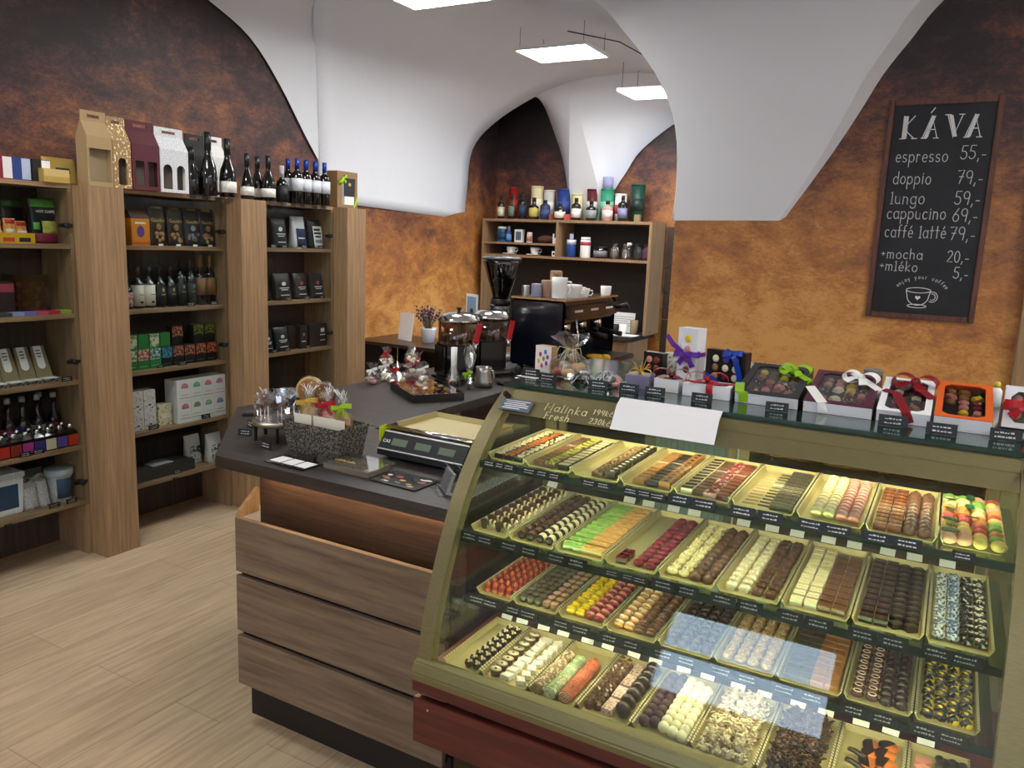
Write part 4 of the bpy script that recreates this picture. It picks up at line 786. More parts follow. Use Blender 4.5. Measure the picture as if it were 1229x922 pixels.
# marzipan fruit heap on the right of the top shelf
o = tray_mb(.108, .32).build('gold_tray', [PGOLD, LACE], loc=(.083, 1.783, S1 + .0008)); tag(o, 'gold card tray of marzipan fruits on the top glass shelf', 'tray', 'gold card chocolate trays')
price_tag(.07, 1.5895, S1 - .009, 'black price tag in front of the marzipan fruits, top glass shelf', 0, .8)
frk = [(FRUITP, 'peach coloured'), (FRUITY, 'yellow'), (FRUITR, 'red'), (FRUITO, 'orange'), (PALE, 'cream'), (LIME, 'light green')]
fr = {}
for r_ in range(11):
    for c in range(4):
        A, nm = frk[(r_ // 2 + (c > 1)) % 6 if c < 3 else R.randrange(6)]
        if nm not in fr:
            m = MB().ball((0, 0, .011), (.0125, .0145, .011), 10, 7).ball((0, .010, .014), (.002, .004, .002), 5, 3, 1); fr[nm] = m.build('marzipan_fruit', [A, LEAF]).data; o = [q for q in COL.objects if q.data is fr[nm]][0]
        else: o = bpy.data.objects.new('marzipan_fruit', fr[nm]); COL.objects.link(o)
        o.location = (.083 - .0405 + c * .027 + R.uniform(-.002, .002), 1.638 + r_ * .0285 + R.uniform(-.002, .002), S1 + .0025); o.rotation_euler = (0, 0, R.uniform(0, 6))
        tag(o, '%s marzipan fruit in the last tray on the top glass shelf' % nm, 'marzipan fruit', '%s marzipan fruits' % nm)
lf = None
for k in range(8):
    if not lf: o = MB().prism([(.016 * math.cos(a), .008 * math.sin(a) * (1 + .3 * math.cos(a))) for a in [2 * PI * i / 12 for i in range(12)]], 0, .0015, 'z').tube([(-.014, 0, .0015), (.014, 0, .0018)], .0006, 4).build('paper_leaf', LEAF); lf = o.data
    else: o = bpy.data.objects.new('paper_leaf', lf); COL.objects.link(o)
    o.location = (.083 + R.choice((-.038, .038, .0)) + R.uniform(-.004, .004), 1.65 + k * .037, S1 + .0252); o.rotation_euler = (R.uniform(-.2, .2), R.uniform(-.2, .2), R.uniform(0, 6)); tag(o, 'dark green paper leaf among the marzipan fruits', 'leaf', 'paper leaves on the marzipan')
# cake rolls
for k, (A, nm, x, y) in enumerate(((ROLLB, 'brown cake roll with pale crumbs', -.036, 1.535), (ROLLG, 'pale green cake roll with nut crumbs', -.004, 1.530), (ROLLP, 'salmon pink cake roll', .030, 1.535))):
    m = MB(); T = Matrix.Rotation(-PI / 2, 4, 'X'); L_ = .085; r_ = .0155
    m.lathe([(r_ * .92, -L_), (r_, -L_ + .003), (r_ * 1.02, 0), (r_, L_ - .003), (r_ * .92, L_)], 20, 0, T=T)
    P = []
    for i in range(40): a = i * .42; rr = .0015 + .0125 * i / 40; P.append((rr * math.cos(a), -L_ - .0002, rr * math.sin(a)))
    m.tube(P, .0011, 5, 1)
    for i in range(60): a = R.uniform(.3, 2.8); m.ball((r_ * math.cos(a), R.uniform(-L_, L_), r_ * math.sin(a)), (.002, .0028, .0015), 5, 3, 2)
    o = m.build('cake_roll', [A, IVORY if k else BEIGE, (IVORY, PIST, CARA)[k]], loc=(trayc(2) + x, y, DK_ + .0025 + r_ * 1.02)); tag(o, nm + ' in the third tray on the case floor', 'cake roll', 'cake rolls')
# heaps of coconut clusters
for ti, A, B, nm in ((5, CRUMB, IVORY, 'pale coconut cluster'), (6, DCRUMB, MILK, 'dark coconut cluster')):
    for lay in range(2):
        for r_ in range(9 - lay):
            for c in range(4 - lay):
                q = place('crumble', A, B, trayc(ti) - .037 + (c + lay * .5) * .0245 + R.uniform(-.003, .003), 1.458 + (r_ + lay * .5) * .0265 + R.uniform(-.003, .003), DK_ + .0025 + lay * .0175, '%s in the %s tray on the case floor, %s layer' % (nm, ORD[ti], ('lower', 'upper')[lay]), '%ss, %s layer' % (nm, ('lower', 'upper')[lay]), R.uniform(0, 6))
                q.scale = (1.12, 1.12, 1.1)
for k in range(14):
    q = place('slice', DARK, ORNG, trayc(7) + (-.002, .028)[k % 2] + R.uniform(-.003, .003), 1.47 + (k // 2) * .031, DK_ + .0026 + (k % 2) * .0076, 'candied orange slice half dipped in dark chocolate, %s' % ('left row', 'right row')[k % 2], 'dipped orange slices, %s' % ('left row', 'right row')[k % 2], R.uniform(.5, 2.6))
for k in range(9):
    q = place('stick', DARK, None, trayc(7) - .026 + R.uniform(-.002, .002), 1.455 + k * .020, DK_ + .0026 + (k % 2) * .0096, 'curved dark chocolate stick left of the orange slices', 'dark chocolate sticks', -.5 + R.uniform(-.2, .2)); q.scale = (.62, .9, .95)
for k in range(8):
    q = place('bark', PINK, None, trayc(8) - .027, 1.463 + k * .0275, DK_ + .0026, 'pink chocolate bark piece in the last tray on the case floor', 'pink bark pieces', .4 + R.uniform(-.5, .5)); q.scale = (.95, .95, 1.3)
m = MB()
for i in range(3):
    for j in range(10): m.ball((-.018 + i * .018 + R.uniform(-.003, .003), -.10 + j * .022 + R.uniform(-.004, .004), .010), (.009, .012, .006), 8, 5)
m.box(-.024, .024, -.11, .11, 0, .010)
tag(m.build('nut_slab', NUTS, loc=(trayc(8) + .022, 1.572, DK_ + .0026)), 'dark chocolate slab full of nuts in the right corner of case floor', 'chocolate slab')
# ================================================================== GIFTS ON TOP OF THE CASE
TZ = 1.2622
def ribbon(m, pts, wd, w, mi=0, th=.0006):
    """thin flat band along pts, its width along wd (vector or list of vectors)"""
    pts = [Vector(p) for p in pts]; vs = []
    for i, p in enumerate(pts):
        d = (pts[min(i + 1, len(pts) - 1)] - pts[max(i - 1, 0)]).normalized(); a = Vector(wd[i] if isinstance(wd, list) else wd); a = (a - d * a.dot(d)).normalized(); ww = w[i] if isinstance(w, list) else w; n = a.cross(d).normalized() * th / 2
        vs += [p - a * ww / 2 - n, p + a * ww / 2 - n, p + a * ww / 2 + n, p - a * ww / 2 + n]
    fs = []
    for i in range(len(pts) - 1):
        for k in range(4): fs.append((4 * i + k, 4 * i + (k + 1) % 4, 4 * i + 4 + (k + 1) % 4, 4 * i + 4 + k))
    e = 4 * (len(pts) - 1); fs += [(3, 2, 1, 0), (e, e + 1, e + 2, e + 3)]
    return m.add(vs, fs, mi)
def bow(m, c, u, v, n, L, w, mi=0, tails=1.0):
    """two loops along +-u, tails along v, standing up along n"""
    c = Vector(c); u = Vector(u).normalized(); v = Vector(v).normalized(); n = Vector(n).normalized()
    for s in (-1, 1):
        P = [c + u * s * L * .5 * (1 - math.cos(t)) * .95 * (1 if t < PI else 1) + n * (L * .34 * math.sin(t) + L * .12) + v * L * .12 * s * math.sin(t / 2) for t in [2 * PI * i / 14 for i in range(15)]]
        ribbon(m, P, v, [w * (.45 + .55 * math.sin(PI * i / 14)) for i in range(15)], mi)
        if tails: ribbon(m, [c + n * .004, c + u * s * L * .25 * tails + v * -L * .35 * tails + n * .008, c + u * s * L * .55 * tails - v * L * .8 * tails + n * .003], u + v * .3 * s, [w * .5, w * .8, w], mi)
    m.ball(c + n * L * .14, (w * .45, w * .45, w * .4), 8, 5, mi)
def rb(n, c): return mat('ribbon_' + n, c, .38, sheen=.5)
RB_G, RB_W, RB_R, RB_P, RB_B, RB_DR = rb('green', '#8fc020'), rb('white', '#eeeeea'), rb('red', '#b0131f'), rb('purple', '#6a2fa0'), rb('blue', '#1440b0'), rb('darkred', '#7d0f1c')
BOXK = mat('box_black', '#17171b', .35, coat=.2); BOXB = mat('box_burgundy', '#4d1430', .4, coat=.2); BOXO = mat('box_orange', '#d95f1c', .45); BOXW = mat('box_white', '#e9e9ec', .5); BOXIN = mat('box_inside', '#1b1412', .6); WINF = glass('box_window', '#f0f0f0', 1.45)
SWEETS = [DARK, MILK, WCH, MAG, CARA, YEL, BWS, REDB, PINK]
def gift_box(name, label, x, y, w, d, h, tilt, lid, side, win, seed, sweets=14, rz=0, margin=.018):
    """open topped box with window lid; origin at its front lower edge"""
    rr = random.Random(seed)
    t = thing(name, label, 'gift box', (x, y, TZ + .0005), rz, 'gift boxes on the case'); t.rotation_euler = (tilt, 0, rz)
    b = MB().box(-w / 2, w / 2, 0, .0015, 0, h, 1).box(-w / 2, w / 2, d - .0015, d, 0, h, 0).box(-w / 2, -w / 2 + .0015, .0015, d - .0015, 0, h, 0).box(w / 2 - .0015, w / 2, .0015, d - .0015, 0, h, 0).box(-w / 2 + .0015, w / 2 - .0015, .0015, d - .0015, 0, .0015, 0)
    b.build('box_body', [lid if side is None else lid, side or lid], t)
    k = margin; c = .012
    l = MB(); zz = h + .0002; A = (-w / 2 - .0006, w / 2 + .0006, -.0006, d + .0006)
    # lid frame with cut corners
    inn = [(A[0] + k + c, A[2] + k), (A[1] - k - c, A[2] + k), (A[1] - k, A[2] + k + c), (A[1] - k, A[3] - k - c), (A[1] - k - c, A[3] - k), (A[0] + k + c, A[3] - k), (A[0] + k, A[3] - k - c), (A[0] + k, A[2] + k + c)]
    out = [(A[0] + k + c, A[2]), (A[1] - k - c, A[2]), (A[1], A[2] + k + c), (A[1], A[3] - k - c), (A[1] - k - c, A[3]), (A[0] + k + c, A[3]), (A[0], A[3] - k - c), (A[0], A[2] + k + c)]
    cor = {1: (A[1], A[2]), 3: (A[1], A[3]), 5: (A[0], A[3]), 7: (A[0], A[2])}
    for i in range(8):
        j = (i + 1) % 8; P = [out[i]] + ([cor[i]] if i in cor else []) + [out[j], inn[j], inn[i]]
        l.hexa([(a, b_, zz) for a, b_ in P], [(a, b_, zz + .0015) for a, b_ in P])
    l.build('lid_frame', lid, t)
    MB().prism(inn, h - .001, h - .0004, 'z').build('window', WINF, t)
    MB().box(-w / 2 + .002, w / 2 - .002, .002, d - .002, .0016, h - .016).build('insert', BOXIN, t)
    nx = max(2, int((w - 2 * k) / .0265)); ny = max(2, int((d - 2 * k) / .0265))
    for i in range(nx):
        for j in range(ny):
            if rr.random() < .12: continue
            xx = -w / 2 + k + (i + .5) * (w - 2 * k) / nx; yy = k + (j + .5) * (d - 2 * k) / ny; A_ = rr.choice(SWEETS); m = MB(); q = rr.random()
            if q < .35: m.ball((0, 0, .004), (.0105, .0105, .008), 10, 5, z0=-.5)
            elif q < .7: m.hexa([(-.011, -.009, 0), (.011, -.009, 0), (.011, .009, 0), (-.011, .009, 0)], [(-.009, -.007, .009), (.009, -.007, .009), (.009, .007, .009), (-.009, .007, .009)])
            else: m.lathe([(.010, 0), (.011, .006), (.004, .010), (.0005, .0105)], 10)
            m.build('sweet', A_, t, (xx, yy, h - .0158), rr.uniform(0, 3))
    return t
def wedge(x0, x1, y0, y1, tilt, label):
    h = (y1 - y0) * math.tan(tilt)
    o = MB().prism([(0, 0), (y1 - y0, 0), (y1 - y0, h - .002)], 0, x1 - x0, 'x').build('box_stand', BLK, loc=(x0, y0 + .01, TZ + .0003)); tag(o, label, 'stand')
TI = .235
t = gift_box('chocolate_box', 'large black chocolate box tied with a lime green ribbon', -.362, 1.905, .146, .205, .026, TI, BOXK, BOXW, None, 1)
m = MB(); ribbon(m, [(-.052, -.003, .004), (-.052, -.003, .027), (-.062, -.002, .0305), (-.073, .07, .0305)][:3] + [(-.0745, .055, .0292)], (1, .2, 0), .022); m.build('ribbon', RB_G, t); m = MB(); ribbon(m, [(.0, .2, .0290), (.074, .12, .0292), (.0752, .118, .01)], (.6, .8, 0), .02); m.build('ribbon', RB_G, t); m = MB(); bow(m, (.036, .165, .030), (1, -.2, 0), (.2, 1, 0), (0, 0, 1), .04, .02); m.build('ribbon', RB_G, t)
t = gift_box('chocolate_box', 'burgundy chocolate box tied with a broad white ribbon', -.203, 1.90, .146, .205, .026, TI, BOXB, BOXW, None, 2)
m = MB(); ribbon(m, [(-.03, -.003, .004), (-.032, -.003, .0285), (-.074, .085, .0295)], (1, .3, 0), .022); m.build('ribbon', RB_W, t); m = MB(); ribbon(m, [(.01, .2, .0292), (.074, .11, .0294), (.0755, .108, .008)], (.6, .8, 0), .02); m.build('ribbon', RB_W, t); m = MB(); bow(m, (.030, .16, .030), (1, -.35, 0), (.35, 1, 0), (0, 0, 1), .042, .022); m.build('ribbon', RB_W, t)
t = gift_box('chocolate_box', 'white framed chocolate box tied with a dark red ribbon', -.068, 1.90, .106, .205, .026, TI, BOXW, BOXW, None, 3, margin=.014)
m = MB(); ribbon(m, [(.014, -.003, .004), (.006, -.003, .0285), (-.022, .10, .0295), (-.05, .115, .0295)], (1, .3, 0), .02); m.build('ribbon', RB_DR, t); m = MB(); bow(m, (.012, .168, .030), (1, -.3, 0), (.3, 1, 0), (0, 0, 1), .05, .024); m.build('ribbon', RB_DR, t); m = MB(); ribbon(m, [(.01, .16, .030), (.03, .12, .034), (.053, .09, .030)], (1, .6, 0), .02); m.build('ribbon', RB_DR, t)
t = gift_box('chocolate_box', 'orange framed chocolate box without ribbon near the right case end', .046, 1.895, .108, .205, .03, TI, BOXO, BOXW, None, 4, margin=.014)
wedge(-.43, -.295, 1.91, 2.1, TI, 'black wedge stand holding up the black box with green ribbon'); wedge(-.27, -.135, 1.91, 2.1, TI, 'black wedge stand holding up the burgundy box'); wedge(-.117, -.02, 1.91, 2.1, TI, 'black wedge stand holding up the white box with red ribbon'); wedge(-.004, .096, 1.91, 2.1, TI, 'black wedge stand holding up the orange box')
t = gift_box('chocolate_box', 'upright white box with a bright red ribbon cut by the right photo edge', .160, 2.0, .075, .09, .03, PI / 2 - .15, BOXW, BOXW, None, 5, margin=.012); t.location.z = TZ + .0005; t.location.y = 2.03
m = MB(); ribbon(m, [(-.0385, .045, .0), (-.0385, .045, .032), (.0, .047, .0335), (.038, .055, .0335)], (0, 1, 0), .018); m.build('ribbon', RB_R, t); m = MB(); bow(m, (0, .055, .034), (1, 0, 0), (0, 1, 0), (0, 0, 1), .04, .02); m.build('ribbon', RB_R, t)
# small flat boxes with red ribbon
t = gift_box('gift_box', 'flat white box with red ribbon standing before the blue ribboned box', -.507, 1.905, .118, .07, .03, 0, BOXW, BOXW, None, 6, margin=.012)
m = MB(); ribbon(m, [(.01, -.003, .003), (.008, -.003, .033), (-.0, .035, .0335), (-.01, .072, .0335)], (1, 0, 0), .016); m.build('ribbon', RB_R, t); m = MB(); ribbon(m, [(-.058, .03, .0335), (.03, .04, .0336), (.06, .045, .0336), (.0612, .045, .004)], (0, 1, 0), .016); m.build('ribbon', RB_R, t); m = MB(); bow(m, (-.01, .04, .033), (1, .2, 0), (-.2, 1, 0), (0, 0, 1), .055, .018); m.build('ribbon', RB_R, t)
t = gift_box('gift_box', 'small white box with red ribbon left of the tall white box', -.612, 1.915, .064, .07, .03, 0, BOXW, BOXW, None, 7, margin=.010)
m = MB(); ribbon(m, [(-.032, .03, .0335), (.03, .035, .0335)], (0, 1, 0), .016); m.build('ribbon', RB_DR, t); m = MB(); bow(m, (0, .038, .033), (1, .2, 0), (-.2, 1, 0), (0, 0, 1), .05, .018); m.build('ribbon', RB_DR, t)
t = thing('gift_box', 'small greyish violet box with a gold raffia bow', 'gift box', (-.69, 1.915, TZ), .1, 'gift boxes on the case')
MB().box(-.032, .032, 0, .06, 0, .026).box(-.0325, .0325, -.0005, .0605, .0262, .034).build('box_body', mat('box_violet', '#7d7690', .5), t)
m = MB(); bow(m, (0, .03, .034), (1, 0, 0), (0, 1, 0), (0, 0, 1), .03, .010)
for k in range(10): a = k * .63; m.tube([(0, .03, .036), (.012 * math.cos(a), .03 + .012 * math.sin(a), .05), (.024 * math.cos(a), .03 + .024 * math.sin(a), .054 + .008 * (k % 3))], .0007, 4)
m.build('raffia_bow', mat('gold_raffia', '#c9ac3a', .5), t)
# standing boxes at the back of the top
def standing(name, label, x, y, w, h, d, lid, seed, win, grid):
    rr = random.Random(seed); t = thing(name, label, 'gift box', (x, y, TZ), -.25, 'gift boxes on the case')
    MB().box(-w / 2, w / 2, .002, d, 0, h).build('box_body', [lid], t)
    f = MB(); a, b, c, e = win
    f.box(-w / 2, a, 0, .0019, 0, h).box(b, w / 2, 0, .0019, 0, h).box(a, b, 0, .0019, 0, c).box(a, b, 0, .0019, e, h); f.build('front_frame', lid, t)
    MB().box(a, b, .0021, .0026, c, e).build('window', mat('dark_window', '#191418', .15, coat=.6), t)
    for i in range(grid[0]):
        for j in range(grid[1]):
            xx = a + (i + .5) * (b - a) / grid[0]; zz = c + (j + .5) * (e - c) / grid[1]; MB().ball((0, 0, 0), (.010, .003, .010), 10, 6).build('sweet', rr.choice(SWEETS), t, (xx, .0005, zz))
    return t
standing('gift_box', 'small upright black box with a window, left of the tall white box', -.735, 2.16, .064, .065, .025, BOXK, 11, (-.025, .025, .008, .056), (2, 2))
t = standing('gift_box', 'tall narrow white box tied with a purple ribbon', -.637, 2.16, .062, .143, .045, BOXW, 12, (-.018, .018, .012, .128), (1, 4))
m = MB(); ribbon(m, [(-.033, -.002, .07), (.033, -.002, .07)], (0, 0, 1), .012); m.build('ribbon', RB_P, t); m = MB(); ribbon(m, [(.0325, -.002, .07), (.0325, .046, .07)], (0, 0, 1), .012); m.build('ribbon', RB_P, t); m = MB(); bow(m, (.005, -.004, .072), (1, 0, -.1), (.1, 0, 1), (0, -1, 0), .042, .017); m.build('ribbon', RB_P, t); m = MB(); ribbon(m, [(-.01, -.006, .075), (-.04, -.012, .095), (-.062, -.01, .118)], (.3, 0, 1), [.01, .016, .014]); m.build('ribbon', RB_P, t)
t = standing('gift_box', 'upright black chocolate box tied with a blue ribbon', -.52, 2.13, .118, .094, .03, BOXK, 13, (-.045, .045, .010, .082), (3, 3))
m = MB(); ribbon(m, [(-.0595, -.0015, .02), (-.03, -.0035, .008), (-.012, -.0035, .0)], (0, 0, 1), .02); m.build('ribbon', RB_B, t); m = MB(); ribbon(m, [(.0, -.003, .095), (.03, -.005, .075), (.046, -.004, .03), (.047, -.004, .004)], (1, 0, .4), .017); m.build('ribbon', RB_B, t); m = MB(); bow(m, (.022, -.002, .088), (1, 0, .0), (0, .3, 1), (0, -1, .2), .03, .016); m.build('ribbon', RB_B, t)
o = MB().lathe([(.026, 0), (.029, .03), (.024, .045), (.016, .05), (.021, .062)], 14).build('sweet_bag', mat('floral_paper', '#e6e0d0', .7, c2='#8a8a50', ns=120, ramp=(.52, .6)), loc=(-.693, 2.215, TZ)); tag(o, 'small floral paper bag standing behind the tall white box', 'bag')
# easter card box, cookie bag, sweets in cellophane on the left
t = thing('greeting_box', 'small kraft box with a colourful egg patterned front', 'gift box', (-1.0, 1.985, TZ), -.2)
MB().box(-.028, .028, .0012, .03, 0, .074).build('box_body', mat('kraft', '#a5845c', .7), t); MB().box(-.028, .028, 0, .001, .0, .074).build('front_card', mat('card_white', '#ece6e0', .6), t)
m = MB(); rr = random.Random(5)
EGG = [mat('egg_%d' % i, c, .5) for i, c in enumerate(('#b03a8a', '#3a7ac0', '#6aa52e', '#d8b82e', '#8a4ac0', '#d06a8a'))]
for k, (ex, ez) in enumerate(((-.010, .05), (.008, .058), (.002, .038), (-.016, .03), (.012, .026), (-.004, .018), (.016, .044))): m.ball((ex, -.0006, ez), (.0052, .0008, .007), 10, 6, k % 6)
m.build('egg_print', EGG, t)
o = MB().box(-.045, .02, -.02, .012, 0, .0008).build('paper_slip', PAPER, loc=(-.975, 1.885, TZ)); tag(o, 'white paper slip lying at the left end of the case top', 'paper slip'); o.rotation_euler = (0, 0, -.2)
price_tag(-.985, 1.882, TZ + .0012, 'dark price tag standing on the white paper slip', 0, 1.15)
for x, y, l in ((-.917, 1.851, 'black price tag in front of the cellophane cookie bag'), (-.77, 1.845, 'black price tag in front of the cellophane sweets'), (-.686, 1.848, 'black price tag in front of the violet box'), (-.618, 1.848, 'black price tag in front of the small white box with red ribbon'), (-.50, 1.845, 'black price tag in front of the flat white box with red ribbon'), (-.326, 1.852, 'black price tag in front of the black box with green ribbon'), (-.084, 1.855, 'black price tag in front of the white framed box'), (.009, 1.834, 'black price tag in front of the orange box'), (.125, 1.86, 'black price tag in front of the rightmost white box')):
    price_tag(x, y, TZ + .0003, l, R.uniform(-.12, .12), 1.25 if x > -.2 else 1.1)
def cello(m, prof, n, seed, jit=.12, sx=1, sy=1, c=(0, 0, 0), mi=0):
    rr = random.Random(seed); vs = []; fs = []
    for r, z in prof:
        for k in range(n):
            a = 2 * PI * (k + rr.uniform(-.25, .25)) / n; q = r * (1 + rr.uniform(-jit, jit)); vs.append((c[0] + sx * q * math.cos(a), c[1] + sy * q * math.sin(a), c[2] + max(0.0002, z * (1 + rr.uniform(-jit, jit) * .4))))
    for j in range(len(prof) - 1):
        for k in range(n): fs += [(j * n + k, j * n + (k + 1) % n, (j + 1) * n + (k + 1) % n), (j * n + k, (j + 1) * n + (k + 1) % n, (j + 1) * n + k)]
    return m.add(vs, fs, mi, False)
t = thing('cookie_bag', 'cellophane bag of fruit topped cookies tied with raffia', 'cookie bag', (-.895, 1.945, TZ))
for k, (x, y, z, A) in enumerate(((-.03, .0, .014, FRUITR), (.0, -.012, .014, APR), (.032, .0, .014, BEIGE), (-.016, .008, .034, BEIGE), (.02, .008, .034, APR), (.0, .012, .05, CARA))): MB().ball((0, 0, 0), (.02, .017, .0125), 12, 7).build('cookie', A, t, (x, y, z))
MB().ball((-.012, -.006, .052), (.012, .004, .006), 8, 5).ball((.022, -.006, .05), (.012, .004, .006), 8, 5).build('candied_leaf', LEAF, t)
cello(MB(), [(.05, .001), (.058, .02), (.052, .045), (.03, .064), (.010, .074), (.012, .082), (.035, .10), (.055, .118)], 16, 3, .16).build('cellophane', CELLO, t)
m = MB(); RAF = mat('raffia', '#d8c592', .6)
for k in range(12): a = k * .55; m.tube([(0, 0, .078), (.016 * math.cos(a), .016 * math.sin(a) - .004, .082 - .004 * (k % 2)), (.03 * math.cos(a), .026 * math.sin(a) - .008, .086 - .035 * (k % 3)), (.036 * math.cos(a) - .002, .03 * math.sin(a) - .008, .07 - .02 * (k % 3))], .001, 5)
m.build('raffia_bow', RAF, t)
PLUM = mat('plum_wrap', '#4a4250', .4, coat=.4)
for k, (x, y, z, rz) in enumerate(((-.838, 1.90, .0, .2), (-.790, 1.945, .0, -.3), (-.748, 1.895, 0, .5))):
    t = thing('sweet_pack', 'cellophane pack of dark sweets with curly white ribbon, %s of three' % ('leftmost', 'middle one', 'rightmost')[k], 'sweet pack', (x, y, TZ + z), rz, 'cellophane sweet packs')
    rr = random.Random(40 + k)
    for i in range(5): MB().ball((0, 0, 0), (.011, .009, .008), 8, 5).build('sweet', (PLUM, DARK, PINK)[(i + k) % 3 if k == 2 else i % 2], t, (rr.uniform(-.014, .014), rr.uniform(-.012, .012), .009 + .011 * (i > 2)))
    cello(MB(), [(.020, .0008), (.026, .012), (.020, .027), (.008, .033)], 12, k, .16).build('cellophane', CELLO, t)
    m = MB()
    for i in range(12):
        a = rr.uniform(0, 6); P = [Vector((0, 0, .031))]; d = Vector((math.cos(a), math.sin(a), .1)) * .006
        for j in range(7): P.append(P[-1] + d + Vector((rr.uniform(-.003, .003), rr.uniform(-.003, .003), -.0045 + .004 * math.sin(j * 2 + i)))); P[-1].z = max(.002, P[-1].z)
        m.tube(P, .0009, 4)
    m.build('curled_ribbon', RB_W, t)
o = MB().lathe([(.024, 0), (.025, .055), (.0245, .06), (.021, .0605), (.021, .058), (.0005, .058)], 20).build('grey_cylinder', mat('grey_card', '#7a736c', .6), loc=(-.167, 2.32, TZ)); tag(o, 'grey cylinder tin standing behind the burgundy box', 'tin')
o = MB().ball((0, 0, .014), (.05, .022, .026), 14, 8, z0=-.5).tube([(-.03, -.018, .03), (0, -.024, .046), (.03, -.018, .03)], .004, 6).build('dark_pouch', mat('dark_cloth', '#3a3a44', .9), loc=(.06, 2.325, TZ)); tag(o, 'dark grey cloth pouch lying behind the orange box', 'pouch')
t = thing('small_bottle', 'small white bottle with yellow cap behind the orange box', 'bottle', (.12, 2.30, TZ)); MB().lathe([(.013, 0), (.013, .04), (.007, .048)], 14).build('body', WHT, t); MB().lathe([(.007, .0485), (.007, .06), (.004, .063)], 12).build('cap', mat('yellow_cap', '#d8c83a', .4), t)
# ================================================================== THINGS ON THE COUNTERS
CZ = CT + .0004
# ---- weighing scale with gold tray on top
t = thing('weighing_scale', 'black and silver shop scale with three small displays', 'scale', (-1.40, 2.11, CZ), -.02)
MB().prism([(-.155, .012), (-.155, .03), (-.118, .078), (.15, .078), (.15, .012)], -.17, .17, 'x').build('body', [mat('scale_grey', '#2a2c30', .4)], t)
M = frame3((-.165, -.1542, .0335), (1, 0, 0), (0, .037, .048))
o = MB().box(0, .33, 0, .058, .0006, .004).build('front_panel', mat('scale_panel', '#16191f', .25, coat=.3), t); o.data.transform(M)
for k in range(3): o = MB().box(.045 + k * .092, .105 + k * .092, .016, .040, .0042, .0052).build('display', mat('lcd', '#5d6a5c', .25), t); o.data.transform(M)
o = MB().box(0, .33, -.004, .0, 0, .006).box(0, .33, .0583, .063, 0, .006).build('silver_trim', STEEL, t); o.data.transform(M)
text_mesh('brand_lettering', 'CAS', .016, M @ Matrix.Translation((.008, .022, .0045)), PAPER, t)
MB().cyl((-.165, -.11, .096), (.17, -.11, .096), .0085).build('handle_bar', CHROME, t)
MB().box(-.185, -.166, -.135, -.09, .045, .10).build('tape_roll', mat('lime_plastic', '#b9c21a', .4), t, bevel=.006)
MB().box(-.165, .165, -.095, .148, .079, .090).build('weighing_plate', STEEL, t, bevel=.003)
for x in (-.14, .14):
    for y in (-.12, .12): MB().cyl((x, y, 0), (x, y, .0119), .012).build('foot', BLK, t)
o = tray_mb(.32, .215, .018).build('gold_tray', [PGOLD, LACE], loc=(-1.385, 2.128, CZ + .0908)); tag(o, 'empty gold lace tray lying on the weighing scale', 'tray'); o.rotation_euler = (0, 0, -.04)
# ---- black patterned basket with cellophane bags
BASK = mat('basket_pattern', '#34322f', .5, c2='#7b776e', ns=150, ramp=(.50, .55), det=1)
bx, by = -1.745, 1.905
t = thing('gift_basket', 'black and grey patterned tapered box filled with cellophane sweet bags', 'basket', (bx, by, CZ), -.03)
w0, d0, w1, d1, h = .108, .058, .124, .072, .105
m = MB()
for s in (-1, 1):
    m.hexa([(-w0, s * d0, 0), (w0, s * d0, 0), (w0, s * (d0 - .002), 0), (-w0, s * (d0 - .002), 0)][::-s], [(-w1, s * d1, h), (w1, s * d1, h), (w1, s * (d1 - .002), h), (-w1, s * (d1 - .002), h)][::-s])
    m.hexa([(s * w0, -d0 + .002, 0), (s * w0, d0 - .002, 0), (s * (w0 - .002), d0 - .002, 0), (s * (w0 - .002), -d0 + .002, 0)][::s], [(s * w1, -d1 + .002, h), (s * w1, d1 - .002, h), (s * (w1 - .002), d1 - .002, h), (s * (w1 - .002), -d1 + .002, h)][::s])
m.build('box_side', BASK, t); MB().box(-w0 + .003, w0 - .003, -d0 + .003, d0 - .003, 0, .003).build('bottom', BLK, t)
CREAMP = mat('cream_card', '#e8e2d0', .7)
def sweet_bag(name, label, x, y, z, rz, lean, rcol, seed, fill):
    t = thing(name, label, 'sweet bag', (x, y, z), rz, 'sweet bags in the patterned box'); t.rotation_euler = (lean, 0, rz)
    MB().box(-.036, .036, -.030, -.0285, .0, .062).build('card', CREAMP, t)
    MB().ball((0, .006, .045), (.032, .017, .035), 12, 8).build('sweets', fill, t)
    cello(MB(), [(.030, .002), (.037, .03), (.034, .07), (.016, .092), (.009, .10), (.016, .115), (.030, .14)], 14, seed, .14, 1, .62).build('cellophane', CELLO, t)
    m = MB(); bow(m, (0, -.004, .100), (1, 0, .1), (0, 0, 1), (0, -1, .2), .045, .016); m.build('bow', rcol, t)
    m = MB(); rr = random.Random(seed)
    for k in range(9): m.tube([(0, 0, .10), (rr.uniform(-.012, .012), rr.uniform(-.008, .008), .125), (rr.uniform(-.034, .034), rr.uniform(-.02, .02), .155)], .001, 4)
    m.build('cellophane_fringe', WHT, t)
sweet_bag('sweet_bag', 'cellophane bag with gold bow at the left in the patterned box', bx - .073, by, CZ + .062, .05, 0, rb('gold', '#c8a545'), 5, BEIGE)
sweet_bag('sweet_bag', 'cellophane bag with red bow in the middle of the patterned box', bx, by + .01, CZ + .060, -.05, -.0, RB_R, 6, PINK)
sweet_bag('sweet_bag', 'cellophane bag with bright green bow at the right in the patterned box', bx + .074, by + .003, CZ + .062, -.1, 0, rb('lime', '#a4cc1e'), 7, CARA)
